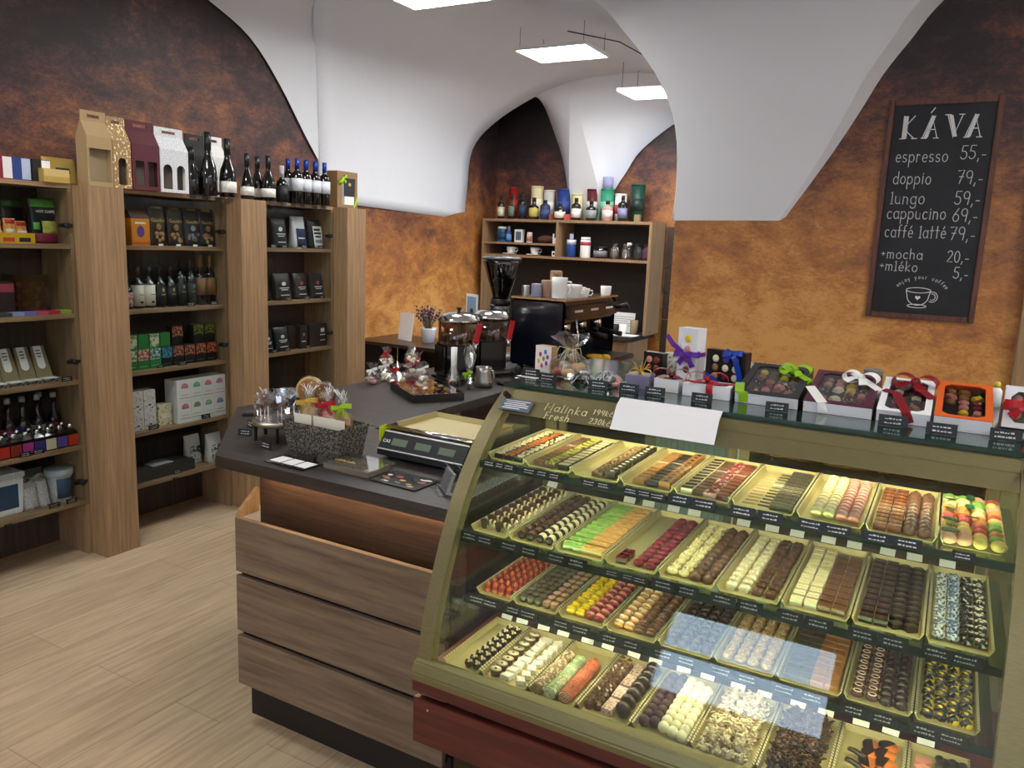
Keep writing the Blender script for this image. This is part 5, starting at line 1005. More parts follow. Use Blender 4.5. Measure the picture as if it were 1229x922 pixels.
# ---- wire rack with chocolate lollipops
RX, RY, RZ = -2.0, 1.945, .052
t = thing('lollipop_rack', 'round metal lollipop stand on thin legs left of the patterned box', 'rack', (RX, RY, CZ))
MB().lathe([(.080, RZ), (.086, RZ + .003), (.086, RZ + .016), (.080, RZ + .018), (.001, RZ + .018)], 28).build('round_tray', STEEL, t)
MB().lathe([(.086, RZ + .0045), (.0875, RZ + .005), (.0875, RZ + .013), (.086, RZ + .0135)], 28).build('gold_band', GOLD, t)
for k in range(5):
    a = 2 * PI * k / 5 + .45; x, y = .077 * math.cos(a), .077 * math.sin(a)
    MB().box(x - .004, x + .004, y - .004, y + .004, .0, RZ - .0003).build('leg', BLK, t)
GLASSJ = glass('thin_glass', '#f2f2f2', 1.5, .02, .03)
MB().lathe([(.079, RZ + .0185), (.081, RZ + .042), (.079, RZ + .042), (.077, RZ + .0185)], 28).build('glass_rim', GLASSJ, t)
rr = random.Random(8)
for k in range(9):
    a = k * 2.4; q = (0, .03, .045, .05, .05, .055, .055, .055, .055)[k]; x, y = RX + 1.08 * q * math.cos(a), RY + 1.08 * q * math.sin(a)
    p = thing('lollipop', 'dark chocolate star lollipop wrapped in foil, in the round metal stand', 'lollipop', (x, y, CZ + RZ + .0184), rr.uniform(.2, 1.2), 'star lollipops in the round stand')
    zc = .045 + .012 * (k % 3)
    MB().cyl((0, 0, 0), (0, 0, zc - .012), .0018, n=8).build('stick', WHT, p)
    S = [(.023 * (1 if i % 2 == 0 else .55) * math.cos(PI * i / 5 + .3), zc + .025 * (1 if i % 2 == 0 else .55) * math.sin(PI * i / 5 + .3)) for i in range(10)]
    MB().add([(u, -.005, v) for u, v in S] + [(u, .005, v) for u, v in S], [tuple(range(10)), tuple(range(19, 9, -1))] + [(i, 10 + i, 10 + (i + 1) % 10, (i + 1) % 10) for i in range(10)]).build('star', [DARK, MILK][k % 2], p)
    cello(MB(), [(.006, zc - .027), (.020, zc - .018), (.026, zc), (.022, zc + .022), (.010, zc + .032), (.018, zc + .042)], 9, k, .2, 1, .45).build('wrapper', CELLO, p)
for k, (x, y, z, c, nm, r_) in enumerate(((-2.12, 2.105, .092, DARK, 'dark round', .045), (-2.085, 2.195, .112, CARA, 'gold rimmed round', .058), (-1.985, 2.165, .125, MILK, 'brown round', .042))):
    p = thing('chocolate_medallion', '%s chocolate medallion standing behind the patterned box' % nm, 'chocolate medallion', (x, y, CZ), .55 if k == 0 else .2)
    T = Matrix.Translation((0, 0, z)) @ Matrix.Rotation(PI / 2 - .1, 4, 'X')
    MB().lathe([(r_ * .9, -.006), (r_, -.004), (r_, .004), (r_ * .9, .006)], 26, T=T).build('disc', c, p)
    m = MB(); r3 = random.Random(k)
    for i in range(16): a = r3.uniform(0, 6.28); q = r3.uniform(0, r_ * .75); m.ball((q * math.cos(a), q * math.sin(a), .0065), (.005, .004, .002), 7, 4, 0, T=T)
    m.build('nut_topping', (IVORY, YEL, BEIGE)[k], p)
    if k == 1: MB().lathe([(r_, -.005), (r_ + .006, -.005), (r_ + .006, .005), (r_, .005)], 28, T=T).build('gold_rim', rb('goldrim', '#d0b870'), p)
    MB().lathe([(.024, 0), (.024, .006), (.006, .010), (.004, z - r_ - .002)], 16).build('stand_foot', BLK, p)
    cello(MB(), [(r_ * .5, z - r_ * .98), (r_ * 1.02, z - r_ * .5), (r_ * 1.1, z + r_ * .3), (r_ * .7, z + r_ * 1.02), (.01, z + r_ * 1.14)], 14, k + 20, .06, 1, .22).build('cellophane', CELLO, p)
for x, y, l, r_ in ((-2.2, 2.0, 'black price tag on the counter left of the lollipop rack', -.4), (-1.93, 1.82, 'black price tag on the counter in front of the lollipop rack', -.15), (-2.115, 1.90, 'small black clip at the foot of the lollipop rack', .3)): price_tag(x, y, CZ, l, r_, 1.2)
o = MB().box(-.05, .05, -.03, .03, 0, .006).box(-.045, .045, -.026, .026, .0061, .012, 1).build('napkin_stack', [BLK, mat('dark_napkin', '#2f2e33', .7)], loc=(-2.34, 2.16, CZ)); tag(o, 'dark flat packet at the left rear corner of the counter', 'packet'); o.rotation_euler = (0, 0, .8)
# ---- QR card holder (codes left blank), clear box, brochures, card stand
t = thing('card_board', 'black board with three blank white cards lying on the counter', 'card board', (-1.735, 1.755, CZ), -.03)
MB().box(-.085, .085, -.05, .048, 0, .003).build('board', BLKG, t, bevel=.001)
for k in range(3): MB().box(-.076 + k * .053, -.03 + k * .053, -.032, .022, .0031, .004).build('card', PAPER, t)
MB().box(-.02, .05, .03, .044, .0031, .02).build('black_block', BLK, t)
t = thing('clear_box', 'clear lidded plastic box with gold writing lying on the counter', 'plastic box', (-1.538, 1.815, CZ), -.05)
AC = glass('clear_plastic', '#f4f5f6', 1.45, .03, .02)
o = MB().prism([(-.095, -.06), (.095, -.06), (.10, -.055), (.10, .055), (.095, .06), (-.095, .06), (-.10, .055), (-.10, -.055)], 0, .022, 'z').build('tub', AC, t)
MB().prism([(-.10, -.066), (.10, -.066), (.107, -.058), (.107, .058), (.10, .066), (-.10, .066), (-.107, .058), (-.107, -.058)], .0222, .027, 'z').build('lid', AC, t)
MB().box(-.088, .088, -.052, .052, .0005, .016).build('paper_lining', mat('grey_lining', '#8d8070', .6), t)
m = MB(); [m.box(-.06 + k * .012, -.052 + k * .012, -.03, -.03 + .006 + .004 * (k % 3), .0272, .0276) for k in range(7)]; m.build('gold_writing', mat('gold_ink', '#c9a94e', .4, .4), t)
t = thing('menu_booklet', 'dark glossy booklet with food pictures lying beside the card stand', 'booklet', (-1.345, 1.80, CZ), -.06)
MB().box(-.085, .085, -.055, .065, 0, .004).build('cover', mat('booklet_black', '#131315', .2, coat=.4), t)
m = MB(); r3 = random.Random(4)
for k in range(13): m.ball((r3.uniform(-.075, .07), r3.uniform(-.045, .055), .0041), (r3.uniform(.006, .016), r3.uniform(.004, .010), .0007), 9, 4, k % 4)
m.build('picture_print', [PAPER, mat('print_red', '#a0282c'), mat('print_gold', '#b89a5a'), mat('print_grey', '#77777c')], t)
t = thing('card_stand', 'clear acrylic business card stand near the case frame', 'card stand', (-1.195, 1.80, CZ), -.75)
m = MB(); m.box(-.05, .05, -.035, .035, 0, .003)
for y in (-.02, .008): m.hexa([(-.05, y, .003), (.05, y, .003), (.05, y + .003, .003), (-.05, y + .003, .003)], [(-.05, y + .025, .07), (.05, y + .025, .07), (.05, y + .028, .07), (-.05, y + .028, .07)])
m.build('stand', AC, t); MB().hexa([(-.043, -.012, .0032), (.043, -.012, .0032), (.043, -.004, .0032), (-.043, -.004, .0032)], [(-.043, .008, .06), (.043, .008, .06), (.043, .016, .06), (-.043, .016, .06)]).build('cards', mat('grey_cards', '#8e9094', .5), t)
# ---- bar counter: chocolate box, sweets heap, jug, lollipop whisks
t = thing('praline_box', 'open flat black box of assorted pralines on the bar counter', 'praline box', (-2.07, 2.93, CZ), -.62)
MB().box(-.17, .17, -.12, .12, 0, .003).box(-.17, .17, -.12, -.116, .003, .034).box(-.17, .17, .116, .12, .003, .034).box(-.17, -.166, -.116, .116, .003, .034).box(.166, .17, -.116, .116, .003, .034).box(-.165, .165, -.1155, .1155, .0032, .018).build('box_body', mat('box_brownblack', '#1b1416', .35, coat=.2), t)
m = MB(); m.hexa([(-.172, -.122, .0345), (.172, -.122, .0345), (.172, .122, .0345), (-.172, .122, .0345)], [(-.172, -.122, .036), (.172, -.122, .036), (.172, .122, .036), (-.172, .122, .036)]); m.build('clear_lid', WINF, t)
r3 = random.Random(12)
for i in range(8):
    for j in range(5): m = MB().ball((0, 0, .005), (.014, .014, .009), 10, 6, z0=-.5); m.build('praline', r3.choice(SWEETS), t, (-.142 + i * .0405, -.09 + j * .045, .0185))
def cello_pack(x, y, z, s, seed, col_, label, rz):
    t = thing('sweet_pack', label, 'sweet pack', (x, y, z), rz, 'cellophane packs beside the praline box'); r_ = random.Random(seed)
    for i in range(6): MB().ball((0, 0, 0), (.017 * s, .014 * s, .011 * s), 8, 5).build('sweet', r_.choice(col_), t, (r_.uniform(-.03, .03) * s, r_.uniform(-.025, .025) * s, (.012 + .018 * (i // 3)) * s))
    cello(MB(), [(.045 * s, .001), (.057 * s, .02 * s), (.045 * s, .05 * s), (.018 * s, .072 * s), (.011 * s, .08 * s), (.02 * s, .095 * s), (.034 * s, .115 * s)], 13, seed, .2).build('cellophane', CELLO, t)
    m = MB(); bow(m, (0, -.008 * s, .08 * s), (1, 0, .2), (0, 0, 1), (0, -1, .3), .035 * s, .014 * s); m.build('bow', (RB_R, RB_W, RB_W)[seed % 3], t)
cello_pack(-2.43, 2.985, CZ, .85, 31, [PINK, WCH, ROSE], 'pale pink cellophane sweet pack at the left end of the heap', .4)
cello_pack(-2.335, 3.05, CZ, .9, 30, [WCH, IVORY, FRUITR], 'cellophane sweet pack with red bow in front of the heap', -.3)
cello_pack(-2.255, 3.15, CZ, .95, 32, [WCH, WCH, BWS], 'white cellophane sweet pack nearest the chocolate dispenser', .9)
cello_pack(-2.37, 3.245, CZ, 1.2, 33, [RASP, WCH, ROSE], 'tall cellophane sweet pack with red bow at the rear of the heap', .2)
cello_pack(-2.445, 3.10, CZ, .9, 34, [WCH, PINK], 'white cellophane sweet pack against the table side of the heap', .2)
cello_pack(-2.395, 3.045, CZ + .095, .72, 36, [WCH, WCH, PINK], 'white cellophane sweet pack on top of the left end of the heap', 1.2)
cello_pack(-2.29, 3.11, CZ + .105, .72, 37, [WCH, IVORY], 'white cellophane sweet pack on top of the middle of heap', 2.0)
for k, (x, y, h, nm) in enumerate(((-2.10, 3.20, .16, 'upside down cellophane cone with white top in front of dispenser'), (-1.99, 3.17, .20, 'tall cellophane wrapped whisk beside the milk jug'))):
    t = thing('wrapped_whisk', nm, 'wrapped gift', (x, y, CZ))
    if k == 0:
        cello(MB(), [(.04, .001), (.038, .03), (.016, .085), (.014, .10)], 12, 7, .15).build('cellophane', CELLO, t); MB().cyl((0, 0, .03), (0, 0, .19), .012, .016).build('white_roll', PAPER, t)
        for i in range(4): MB().ball((0, 0, 0), .012, 8, 5).build('sweet', [DARK, WCH, PINK, MILK][i], t, (.016 * math.cos(i * 1.6), .016 * math.sin(i * 1.6), .014))
    else:
        m = MB()
        for i in range(8): a = PI * i / 8; m.tube([(0, 0, .10)] + [(.030 * math.sin(PI * j / 10) * math.cos(a) * (1 if 1 else 1), .030 * math.sin(PI * j / 10) * math.sin(a), .10 + .115 * j / 10) for j in range(1, 10)] + [(0, 0, .215)], .0009, 5)
        m.cyl((0, 0, .0), (0, 0, .10), .008); m.build('whisk', CHROME, t)
        cello(MB(), [(.02, .002), (.024, .03), (.012, .075), (.011, .085), (.022, .12), (.034, .17), (.028, .215)], 12, 9, .12).build('cellophane', CELLO, t)
        m = MB(); bow(m, (0, -.012, .08), (1, 0, .2), (0, 0, 1), (0, -1, .3), .03, .012); m.build('bow', RB_G, t)
t = thing('milk_jug', 'small stainless steel milk jug on the bar counter', 'jug', (-1.975, 3.28, CZ), -.3)
MB().lathe([(.044, 0), (.048, .004), (.046, .03), (.04, .075), (.041, .098), (.0385, .098), (.037, .075), (.042, .03), (.042, .006), (.001, .005)], 24).build('body', STEEL, t)
MB().tube([(.042, 0, .085), (.068, 0, .088), (.075, 0, .06), (.066, 0, .025), (.046, 0, .022)], .004, 8).build('handle', STEEL, t); MB().prism([(-.038, .012), (-.055, 0), (-.038, -.012)], .085, .0985, 'z').build('spout', STEEL, t) if False else None
# ---- hot chocolate dispensers
COPLA = glass('smoky_plastic', '#d8c8b4', 1.45, .03, .06)
def dispenser(x, y, label):
    t = thing('chocolate_dispenser', label, 'drink dispenser', (x, y, CZ), 1.05, 'hot chocolate dispensers')
    MB().box(-.10, .10, -.10, .11, 0, .012).build('base', BLK, t, bevel=.004)
    MB().box(-.088, .088, -.03, .105, .0125, .185).build('housing', BLKG, t, bevel=.012)
    MB().lathe([(.102, .186), (.104, .192), (.104, .30), (.101, .30), (.101, .195), (.001, .194)], 28).build('tank', COPLA, t)
    MB().lathe([(.100, .1955), (.100, .225), (.001, .2252)], 24).build('chocolate', MILK, t)
    MB().cyl((0, 0, .2255), (0, 0, .30), .009).build('stirrer', STEEL, t)
    MB().lathe([(.108, .3005), (.108, .308), (.085, .335), (.05, .345), (.001, .347)], 28).build('lid', CHROME, t)
    MB().cyl((0, 0, .3475), (0, 0, .356), .007).ball((0, 0, .364), (.014, .014, .010), 12, 7).build('lid_knob', BLK, t)
    MB().cyl((.02, -.105, .205), (.02, -.16, .205), .012).cyl((.02, -.15, .20), (.02, -.15, .165), .009).build('tap', CHROME, t)
    m = MB(); m.hexa([(.008, -.165, .215), (.032, -.165, .215), (.032, -.15, .215), (.008, -.15, .215)], [(.028, -.16, .30), (.052, -.16, .30), (.052, -.148, .30), (.028, -.148, .30)]); m.ball((.02, -.157, .212), (.017, .013, .012), 10, 6); m.build('tap_lever', RED, t)
    MB().box(-.07, .07, -.098, -.031, .0125, .022).build('drip_tray', STEEL, t)
    return t
dispenser(-2.195, 3.38, 'front hot chocolate dispenser with chrome lid and red tap'); dispenser(-2.14, 3.74, 'rear hot chocolate dispenser with chrome lid and red tap, before the grinder') if False else dispenser(-2.165, 3.66, 'rear hot chocolate dispenser with chrome lid and red tap, before the grinder')
# ---- coffee grinder
t = thing('coffee_grinder', 'coffee grinder with large smoky cone hopper beside the espresso machine', 'coffee grinder', (-2.385, 4.13, CZ), -.4)
GR = mat('grinder_grey', '#9a9a98', .35, .5)
MB().lathe([(.095, 0), (.098, .012), (.08, .035), (.05, .05), (.046, .08), (.05, .30), (.055, .33)], 28).build('body', GR, t)
MB().lathe([(.058, .3305), (.062, .345), (.058, .37)], 24).build('collar', BLK, t)
MB().lathe([(.052, .3705), (.056, .40), (.085, .49), (.108, .57), (.116, .605), (.113, .605), (.105, .57), (.082, .49), (.052, .405)], 32).build('hopper', glass('smoky_hopper', '#6e6258', 1.45, .03, .05), t)
MB().lathe([(.050, .371), (.054, .40), (.066, .44), (.001, .445)], 24).build('coffee_beans', mat('beans', '#2a1a10', .5, c2='#4a3020', ns=120), t)
MB().lathe([(.118, .6052), (.121, .612), (.1, .622), (.001, .626)], 32).build('hopper_lid', mat('grey_lid', '#5c5c5e', .25, coat=.4), t)
MB().box(-.03, .03, -.10, -.052, .15, .20).tube([(0, -.06, .25), (0, -.12, .24)], .009).build('dosing_fork', BLK, t)
# ---- espresso machine
t = thing('espresso_machine', 'large dark blue and chrome espresso machine on the bar counter', 'coffee machine', (-2.0, 4.24, CZ)); L0 = (-2.0, 4.24, CZ)
NAVY = mat('navy_panel', '#10141f', .22, coat=.5)
MB().box(-.165, .165, -.37, -.352, .03, .40).build('side_panel', NAVY, t, bevel=.012); MB().box(-.165, .165, .352, .37, .03, .40).build('side_panel', NAVY, t, bevel=.012)
MB().box(-.16, .03, -.351, .351, .04, .28).build('body', mat('machine_dark', '#1c1c20', .3, .4), t)
MB().box(-.16, .16, -.351, .351, .2805, .395).build('upper_body', mat('machine_steel', '#6d6a66', .28, .8), t, bevel=.01)
MB().box(-.17, .18, -.375, .375, .401, .412).build('cup_rail_tray', CHROME, t, bevel=.004)
MB().prism([(.1605, .29), (.20, .30), (.205, .36), (.1605, .385)], -.345, .345, 'y').build('control_panel', STEEL, t) if False else MB().box(.1605, .195, -.345, .345, .30, .375).build('control_panel', mat('machine_front', '#4e4845', .25, .7), t, bevel=.008)
for k in range(3):
    m = MB()
    for i in range(5): m.cyl((.195, -.29 + k * .22 + i * .022, .345), (.199, -.29 + k * .22 + i * .022, .345), .007, n=10)
    m.build('button_row', PAPER, t)
    MB().cyl((.11, -.24 + k * .22, .28), (.11, -.24 + k * .22, .225), .036).build('group_head', CHROME, t)
    MB().cyl((.11, -.24 + k * .22, .2245), (.11, -.24 + k * .22, .20), .034).cyl((.14, -.24 + k * .22, .212), (.29, -.24 + k * .22 - .03, .195), .011, .015).build('portafilter', BLK if k else BLK, t)
MB().box(.0305, .32, -.34, .34, .035, .065).build('drip_tray', mat('drip_steel', '#55504c', .3, .8), t, bevel=.006)
for x in (-.13, .13):
    for y in (-.3, .3): MB().cyl((x, y, 0), (x, y, .034), .018).build('foot', BLK, t)
MB().tube([(.21, -.31, .30), (.235, -.32, .22), (.22, -.30, .12)], .006).build('steam_wand', CHROME, t); MB().tube([(.2, .30, .34), (.26, .32, .36), (.27, .32, .34)], .014).build('steam_knob', BLK, t)
mz = CZ + .4125
CER = mat('ceramic_white', '#efefec', .25, coat=.3)
def cup(name, label, x, y, z, r, h, rz, cat='cup', saucer=False, taper=.75, group='white cups'):
    t = thing(name, label, cat, (x, y, z), rz, group)
    MB().lathe([(r * taper * .8, .0), (r * taper, .004), (r * .96, h * .7), (r, h), (r * .93, h), (r * .88, h * .7), (r * taper * .7, .008), (.001, .008)], 22).build('bowl', CER, t)
    MB().tube([(r * .9, 0, h * .82), (r * 1.4, 0, h * .8), (r * 1.5, 0, h * .5), (r * 1.2, 0, h * .25), (r * .85, 0, h * .28)], r * .11, 8).build('handle', CER, t)
    return t
cup('mug', 'tall white mug on top of the espresso machine', -1.90, 3.93, mz, .045, .115, .3, 'mug', taper=.9)
cup('cup', 'wide white cup next to the tall mug on the espresso machine', -1.865, 4.03, mz, .052, .075, .2)
cup('cup', 'small white cup behind the wide cup on the espresso machine', -1.86, 4.17, mz, .036, .05, .2)
cup('cup', 'small white cup at the far end of the espresso machine', -1.86, 4.50, mz, .034, .055, 2.5, taper=.9)
for k, (x, y) in enumerate(((-2.0, 4.1), (-1.97, 4.2))):
    o = MB().lathe([(.03, 0), (.06, .006), (.062, .012), (.03, .006), (.001, .006)], 24).build('saucer', CER, loc=(x, y, mz)); tag(o, 'white saucer on the espresso machine behind the cups, %s one' % ('nearer', 'farther')[k], 'saucer', 'white saucers')
for k, (x, y, r_, h, c, l) in enumerate(((-2.12, 3.95, .022, .055, STEEL, 'small steel shaker cup at the left end of espresso machine top'), (-2.04, 3.93, .03, .07, mat('tin_violet', '#8a8aa0', .4, .3), 'violet grey small tin on the espresso machine'), (-2.0, 3.98, .034, .09, mat('tin_rose', '#9a7a68', .5), 'brown pictured tin on the espresso machine'), (-2.02, 4.13, .036, .14, mat('tin_cream', '#b8a27c', .5, c2='#7a4a34', ns=28), 'tall cream pictured tin behind others on espresso machine'), (-1.95, 4.02, .026, .07, mat('tin_grey', '#b8b2ac', .5), 'pale grey paper cup beside the tall mug'))):
    o = MB().lathe([(r_ * .95, 0), (r_, .003), (r_, h - .004), (r_ * .95, h), (r_ * .9, h + .003), (.001, h + .003)], 20).build('tin', c, loc=(x, y, mz)); tag(o, l, 'tin')
t = thing('tamper', 'coffee tamper with black handle and steel base on the bar counter', 'tamper', (-1.93, 3.55, CZ)); MB().lathe([(.029, 0), (.029, .012), (.01, .022)], 20).build('base', CHROME, t); MB().lathe([(.008, .0225), (.012, .04), (.016, .06), (.012, .075), (.001, .078)], 16).build('handle', BLK, t)
o = MB().lathe([(.06, 0), (.062, .012), (.04, .018), (.001, .018)], 24).build('tamping_mat', BLK, loc=(-1.91, 3.42, CZ)); tag(o, 'black round rubber mat beside the milk jug', 'mat')
o = MB().lathe([(.06, -.012), (.062, 0), (.06, .012)], 26, T=Matrix.Translation((0, 0, .062)) @ Matrix.Rotation(PI / 2 - .1, 4, 'X')).build('wooden_disc', mat('wood_disc', '#8a5a3a', .5, c2='#6d432a', ns=20), loc=(-1.74, 3.72, CZ)); tag(o, 'round wooden board standing before the espresso machine', 'wooden board')
o = MB().ball((0, 0, .018), (.075, .03, .018), 14, 7).ball((.05, .0, .02), (.03, .028, .02), 10, 6).build('yellow_cloth', mat('yellow_cloth', '#d6a92e', .9, bump=.5, ns=40), loc=(-1.73, 4.12, CZ + .0655)); tag(o, 'crumpled yellow cloth on the drip tray of the espresso machine', 'cloth')
# picture card behind the grinder
t = thing('picture_card', 'small framed light blue picture leaning by the grinder', 'picture', (-2.46, 3.92, CZ), -.5)
MB().box(-.065, .065, 0, .008, .0, .40).build('frame', WHT, t); MB().box(-.052, .052, -.0012, -.0002, .24, .385).build('print', mat('print_blue', '#7fa6c4', .5), t); MB().ball((.005, -.0014, .295), (.02, .0006, .03), 10, 6).ball((.005, -.0016, .33), (.012, .0006, .016), 10, 6, 1).build('figure_print', [mat('print_dark', '#2e2a28'), mat('print_tan', '#c0a080')], t)
# ---- console table items
t = thing('potted_plant', 'small white pot of dry purple heather on the console table', 'plant', (-3.42, 4.85, .8604))
MB().lathe([(.045, 0), (.06, .10), (.065, .11), (.058, .11), (.055, .10), (.001, .095)], 20).build('pot', WHT, t)
m = MB(); r3 = random.Random(2)
for k in range(55):
    a = r3.uniform(0, 6.28); s = r3.uniform(.03, .12); h = r3.uniform(.10, .19); m.tube([(.02 * math.cos(a), .02 * math.sin(a), .096), (s * .5 * math.cos(a), s * .5 * math.sin(a), .096 + h * .6), (s * math.cos(a + .2), s * math.sin(a + .2), .096 + h)], [.0016, .0016, .0008], 4, k % 2)
    for i in range(3): m.ball((s * (.6 + .15 * i) * math.cos(a), s * (.6 + .15 * i) * math.sin(a), .096 + h * (.6 + .15 * i)), (.007, .007, .009), 5, 3, 2 if k % 3 else 1)
m.build('heather', [mat('twig', '#4a3a2a', .8), mat('heather_grey', '#8a8078', .9), mat('heather_purple', '#4a3348', .9)], t)
o = MB().box(-.085, .085, 0, .004, 0, .21).build('leaflet_stand', PAPER, loc=(-3.62, 4.82, .8604), rz=-.3); tag(o, 'white printed leaflet standing left of the potted heather', 'leaflet'); o.rotation_euler = (-.12, 0, -.3)
m = MB(); [m.box(-.075, .06, -.06, .06, k * .004, k * .004 + .0036) for k in range(3)]; tag(m.build('paper_stack', PAPER, loc=(-3.16, 4.84, .8604), rz=.2), 'few white papers lying right of the potted heather', 'papers')
# ================================================================== BACK SHELF
sz = 1.8354
def bottle(name, label, x, y, z, r, h, neck, glassm, labm, capm, group, sh=.55, lab=(.12, .5), nk=.3, full=True, rz=0, shoulder=.12):
    """wine or liquor bottle: body, label sleeve, capsule"""
    t = thing(name, label, 'bottle', (x, y, z), rz, group); hs = h * sh
    MB().lathe([(r * .9, 0), (r, .004), (r, hs), (r * .85, hs + h * shoulder * .5), (neck * 1.15, hs + h * shoulder), (neck, hs + h * (shoulder + .05)), (neck, h * .985)], 18).build('glass_body', glassm, t)
    if labm: MB().lathe([(r + .0003, h * lab[0]), (r + .0006, h * lab[0]), (r + .0006, h * lab[1]), (r + .0003, h * lab[1])], 18).build('label_sleeve', labm, t)
    if capm: MB().lathe([(neck + .0008, h * (1 - nk)), (neck + .0012, h * (1 - nk)), (neck + .0014, h), (.001, h + .001)], 14).build('capsule', capm, t)
    return t
BG = mat('bottle_black', '#0b0d0b', .08, coat=.7); BGR = mat('bottle_brown', '#24140c', .1, coat=.6); BGREEN = mat('bottle_green', '#12201a', .1, coat=.6)
def tube_tin(x, y, z, r, h, c, c2, label, lid=None):
    t = thing('tube_tin', label, 'gift tube', (x, y, z), 0, 'gift tubes behind the bottles'); MB().lathe([(r, 0), (r, h)], 20).build('tube', c, t); MB().lathe([(r + .001, h * .3), (r + .0015, h * .3), (r + .0015, h * .65), (r + .001, h * .65)], 20).build('label_band', c2, t); MB().lathe([(r + .002, h + .0002), (r + .002, h + .015), (.001, h + .016)], 20).build('lid', lid or c, t)
def cm(n, c, **k): return mat('c_' + n, c, .5, **k)
def sx_(px): return -3.83 + (px - 576) * (1.62 / 205)      # along the shelf top
for px, r_, h, c, c2, l in ((599.5, .038, .275, cm('tubered', '#8e1c1c'), cm('tubered2', '#a83a32'), 'red gift tube behind the two leftmost rum bottles'), (630.5, .055, .285, cm('tubecream', '#d9cfa0'), cm('tubecream2', '#efe9c8'), 'cream gift tube behind the black and yellow bottles'), (646, .05, .25, cm('tubesilver', '#c9c6c0'), cm('tubesilver2', '#e4e2da'), 'silver white gift tube behind the blue bottle'), (664, .06, .26, cm('tubeblue', '#22387a'), cm('tubeblue2', '#34488a'), 'round blue gift tin with gold rim'), (681, .05, .22, cm('tubeyel', '#d8cf9a'), cm('tubeyel2', '#e8e2bc'), 'pale yellow gift tube behind the white labelled bottle'), (699, .045, .26, cm('tubewine', '#5a1c20'), cm('tubewine2', '#d8d2c8'), 'dark red gift tube with white band'), (717, .058, .26, cm('tubegreen', '#2f8a6a'), cm('tubegreen2', '#7ac0a0'), 'sea green gift tube'), (733, .05, .22, cm('tubewhite', '#e6e4e2'), cm('tubewhite2', '#c03a44'), 'white gift tube with red band'), (752, .06, .30, cm('tubedark', '#0f3a2c'), cm('tubedark2', '#14281e'), 'dark green gift tube at the right end')):
    tube_tin(sx_(px), 6.48, sz, r_, h, c, c2, l)
o = MB().lathe([(.045, 0), (.045, .10)], 18).build('lilac_lid', cm('lilac', '#9a9ac0'), loc=(sx_(717), 6.48, sz + .277)); tag(o, 'lilac cup standing on the sea green gift tube', 'cup')
for px, r_, h, sh, gm, lm, nm in ((594, .032, .20, .62, BGR, cm('labcream', '#d8cdb0'), 'cream labelled rum bottle at the left end of the top shelf'), (608, .03, .22, .45, BGREEN, cm('labgrey', '#6d7a70'), 'slim dark bottle with pale neck, second on the top shelf'), (622, .036, .23, .62, BG, cm('labnavy', '#2a3450'), 'black bottle with dark blue label on the top shelf'), (637, .045, .19, .55, BGR, cm('labyellow', '#cdbb62'), 'squat bottle with yellow label on the top shelf'), (651, .045, .17, .7, cm('glassblue', '#26304e'), cm('labblue', '#3a4a78'), 'blue squat bottle on the top shelf'), (669.5, .048, .14, .6, BGR, cm('labcream2', '#e2dccd'), 'round dark flask with white oval label'), (689, .042, .19, .65, BGR, cm('labwhite', '#e6ded8'), 'dark bottle with white and red label'), (707, .046, .17, .6, BG, cm('labsilver', '#8a9490'), 'round black bottle with silver medallion label'), (726, .045, .17, .6, cm('glasspink', '#c09088'), cm('labpink', '#e8d0cc'), 'pink liqueur bottle before the white gift tube'), (743, .04, .21, .66, BG, cm('labviolet', '#7c7c9c'), 'black bottle with violet label at the right')):
    bottle('liquor_bottle', nm, sx_(px), 6.33, sz, r_, h, r_ * .36, gm, lm, BLK, 'liquor bottles on the coffee shelf', sh, (.12, .52), .18)
for px, w, h, c, l in ((661, .03, .05, cm('smallred', '#8a4a34'), 'tiny brown box between the blue tin and round flask'), (681, .05, .05, cm('smallred2', '#c0504a'), 'small pinkish red box on the top shelf'), (759, .05, .06, cm('smallkraft', '#8a7a58'), 'small kraft box at the right end of the top shelf')):
    o = MB().box(-w / 2, w / 2, -.02, .02, 0, h).build('small_box', c, loc=(sx_(px), 6.30 if px != 759 else 6.36, sz), bevel=.003); tag(o, l, 'box')
# upper left compartment
z1 = 1.6304
def jar(name, label, x, y, z, r, h, body, lid, band=None, group=None, cat='jar', bz=(.15, .65)):
    t = thing(name, label, cat, (x, y, z), 0, group); MB().lathe([(r * .96, 0), (r, .004), (r, h * .82), (r * .9, h * .86)], 20).build('body', body, t)
    if band: MB().lathe([(r + .0004, h * bz[0]), (r + .0008, h * bz[0]), (r + .0008, h * bz[1]), (r + .0004, h * bz[1])], 20).build('label_band', band, t)
    MB().lathe([(r * .92, h * .861), (r * .92, h), (.001, h + .001)], 20).build('lid', lid, t); return t
jar('sugar_jar', 'white jar with a blue label, leftmost in upper left compartment', -3.67, 6.34, z1, .045, .135, cm('jarblue', '#2e5a80'), WHT, cm('jarblue2', '#1d3d5e'))
bottle('blue_bottle', 'small blue bottle beside the white lidded jar', -3.60, 6.34, z1, .025, .14, .012, cm('glassblue2', '#1d4a86'), cm('labblue3', '#6aa0d8'), cm('greycap', '#9a9aa4'), None, .6)
o = MB().box(-.04, .04, -.02, .02, 0, .115).box(-.028, .028, -.0212, -.0202, .02, .095, 1).build('photo_tin', [WHT, cm('slateprint', '#5a6478')], loc=(-3.49, 6.34, z1), bevel=.002); tag(o, 'white rectangular tin with a grey blue picture on shelf', 'tin')
jar('pill_jar', 'small white and pink jar on the upper left shelf', -3.385, 6.34, z1, .027, .092, cm('pinkwhite', '#e0c4bc'), WHT, cm('pinkband', '#b07a6a'))
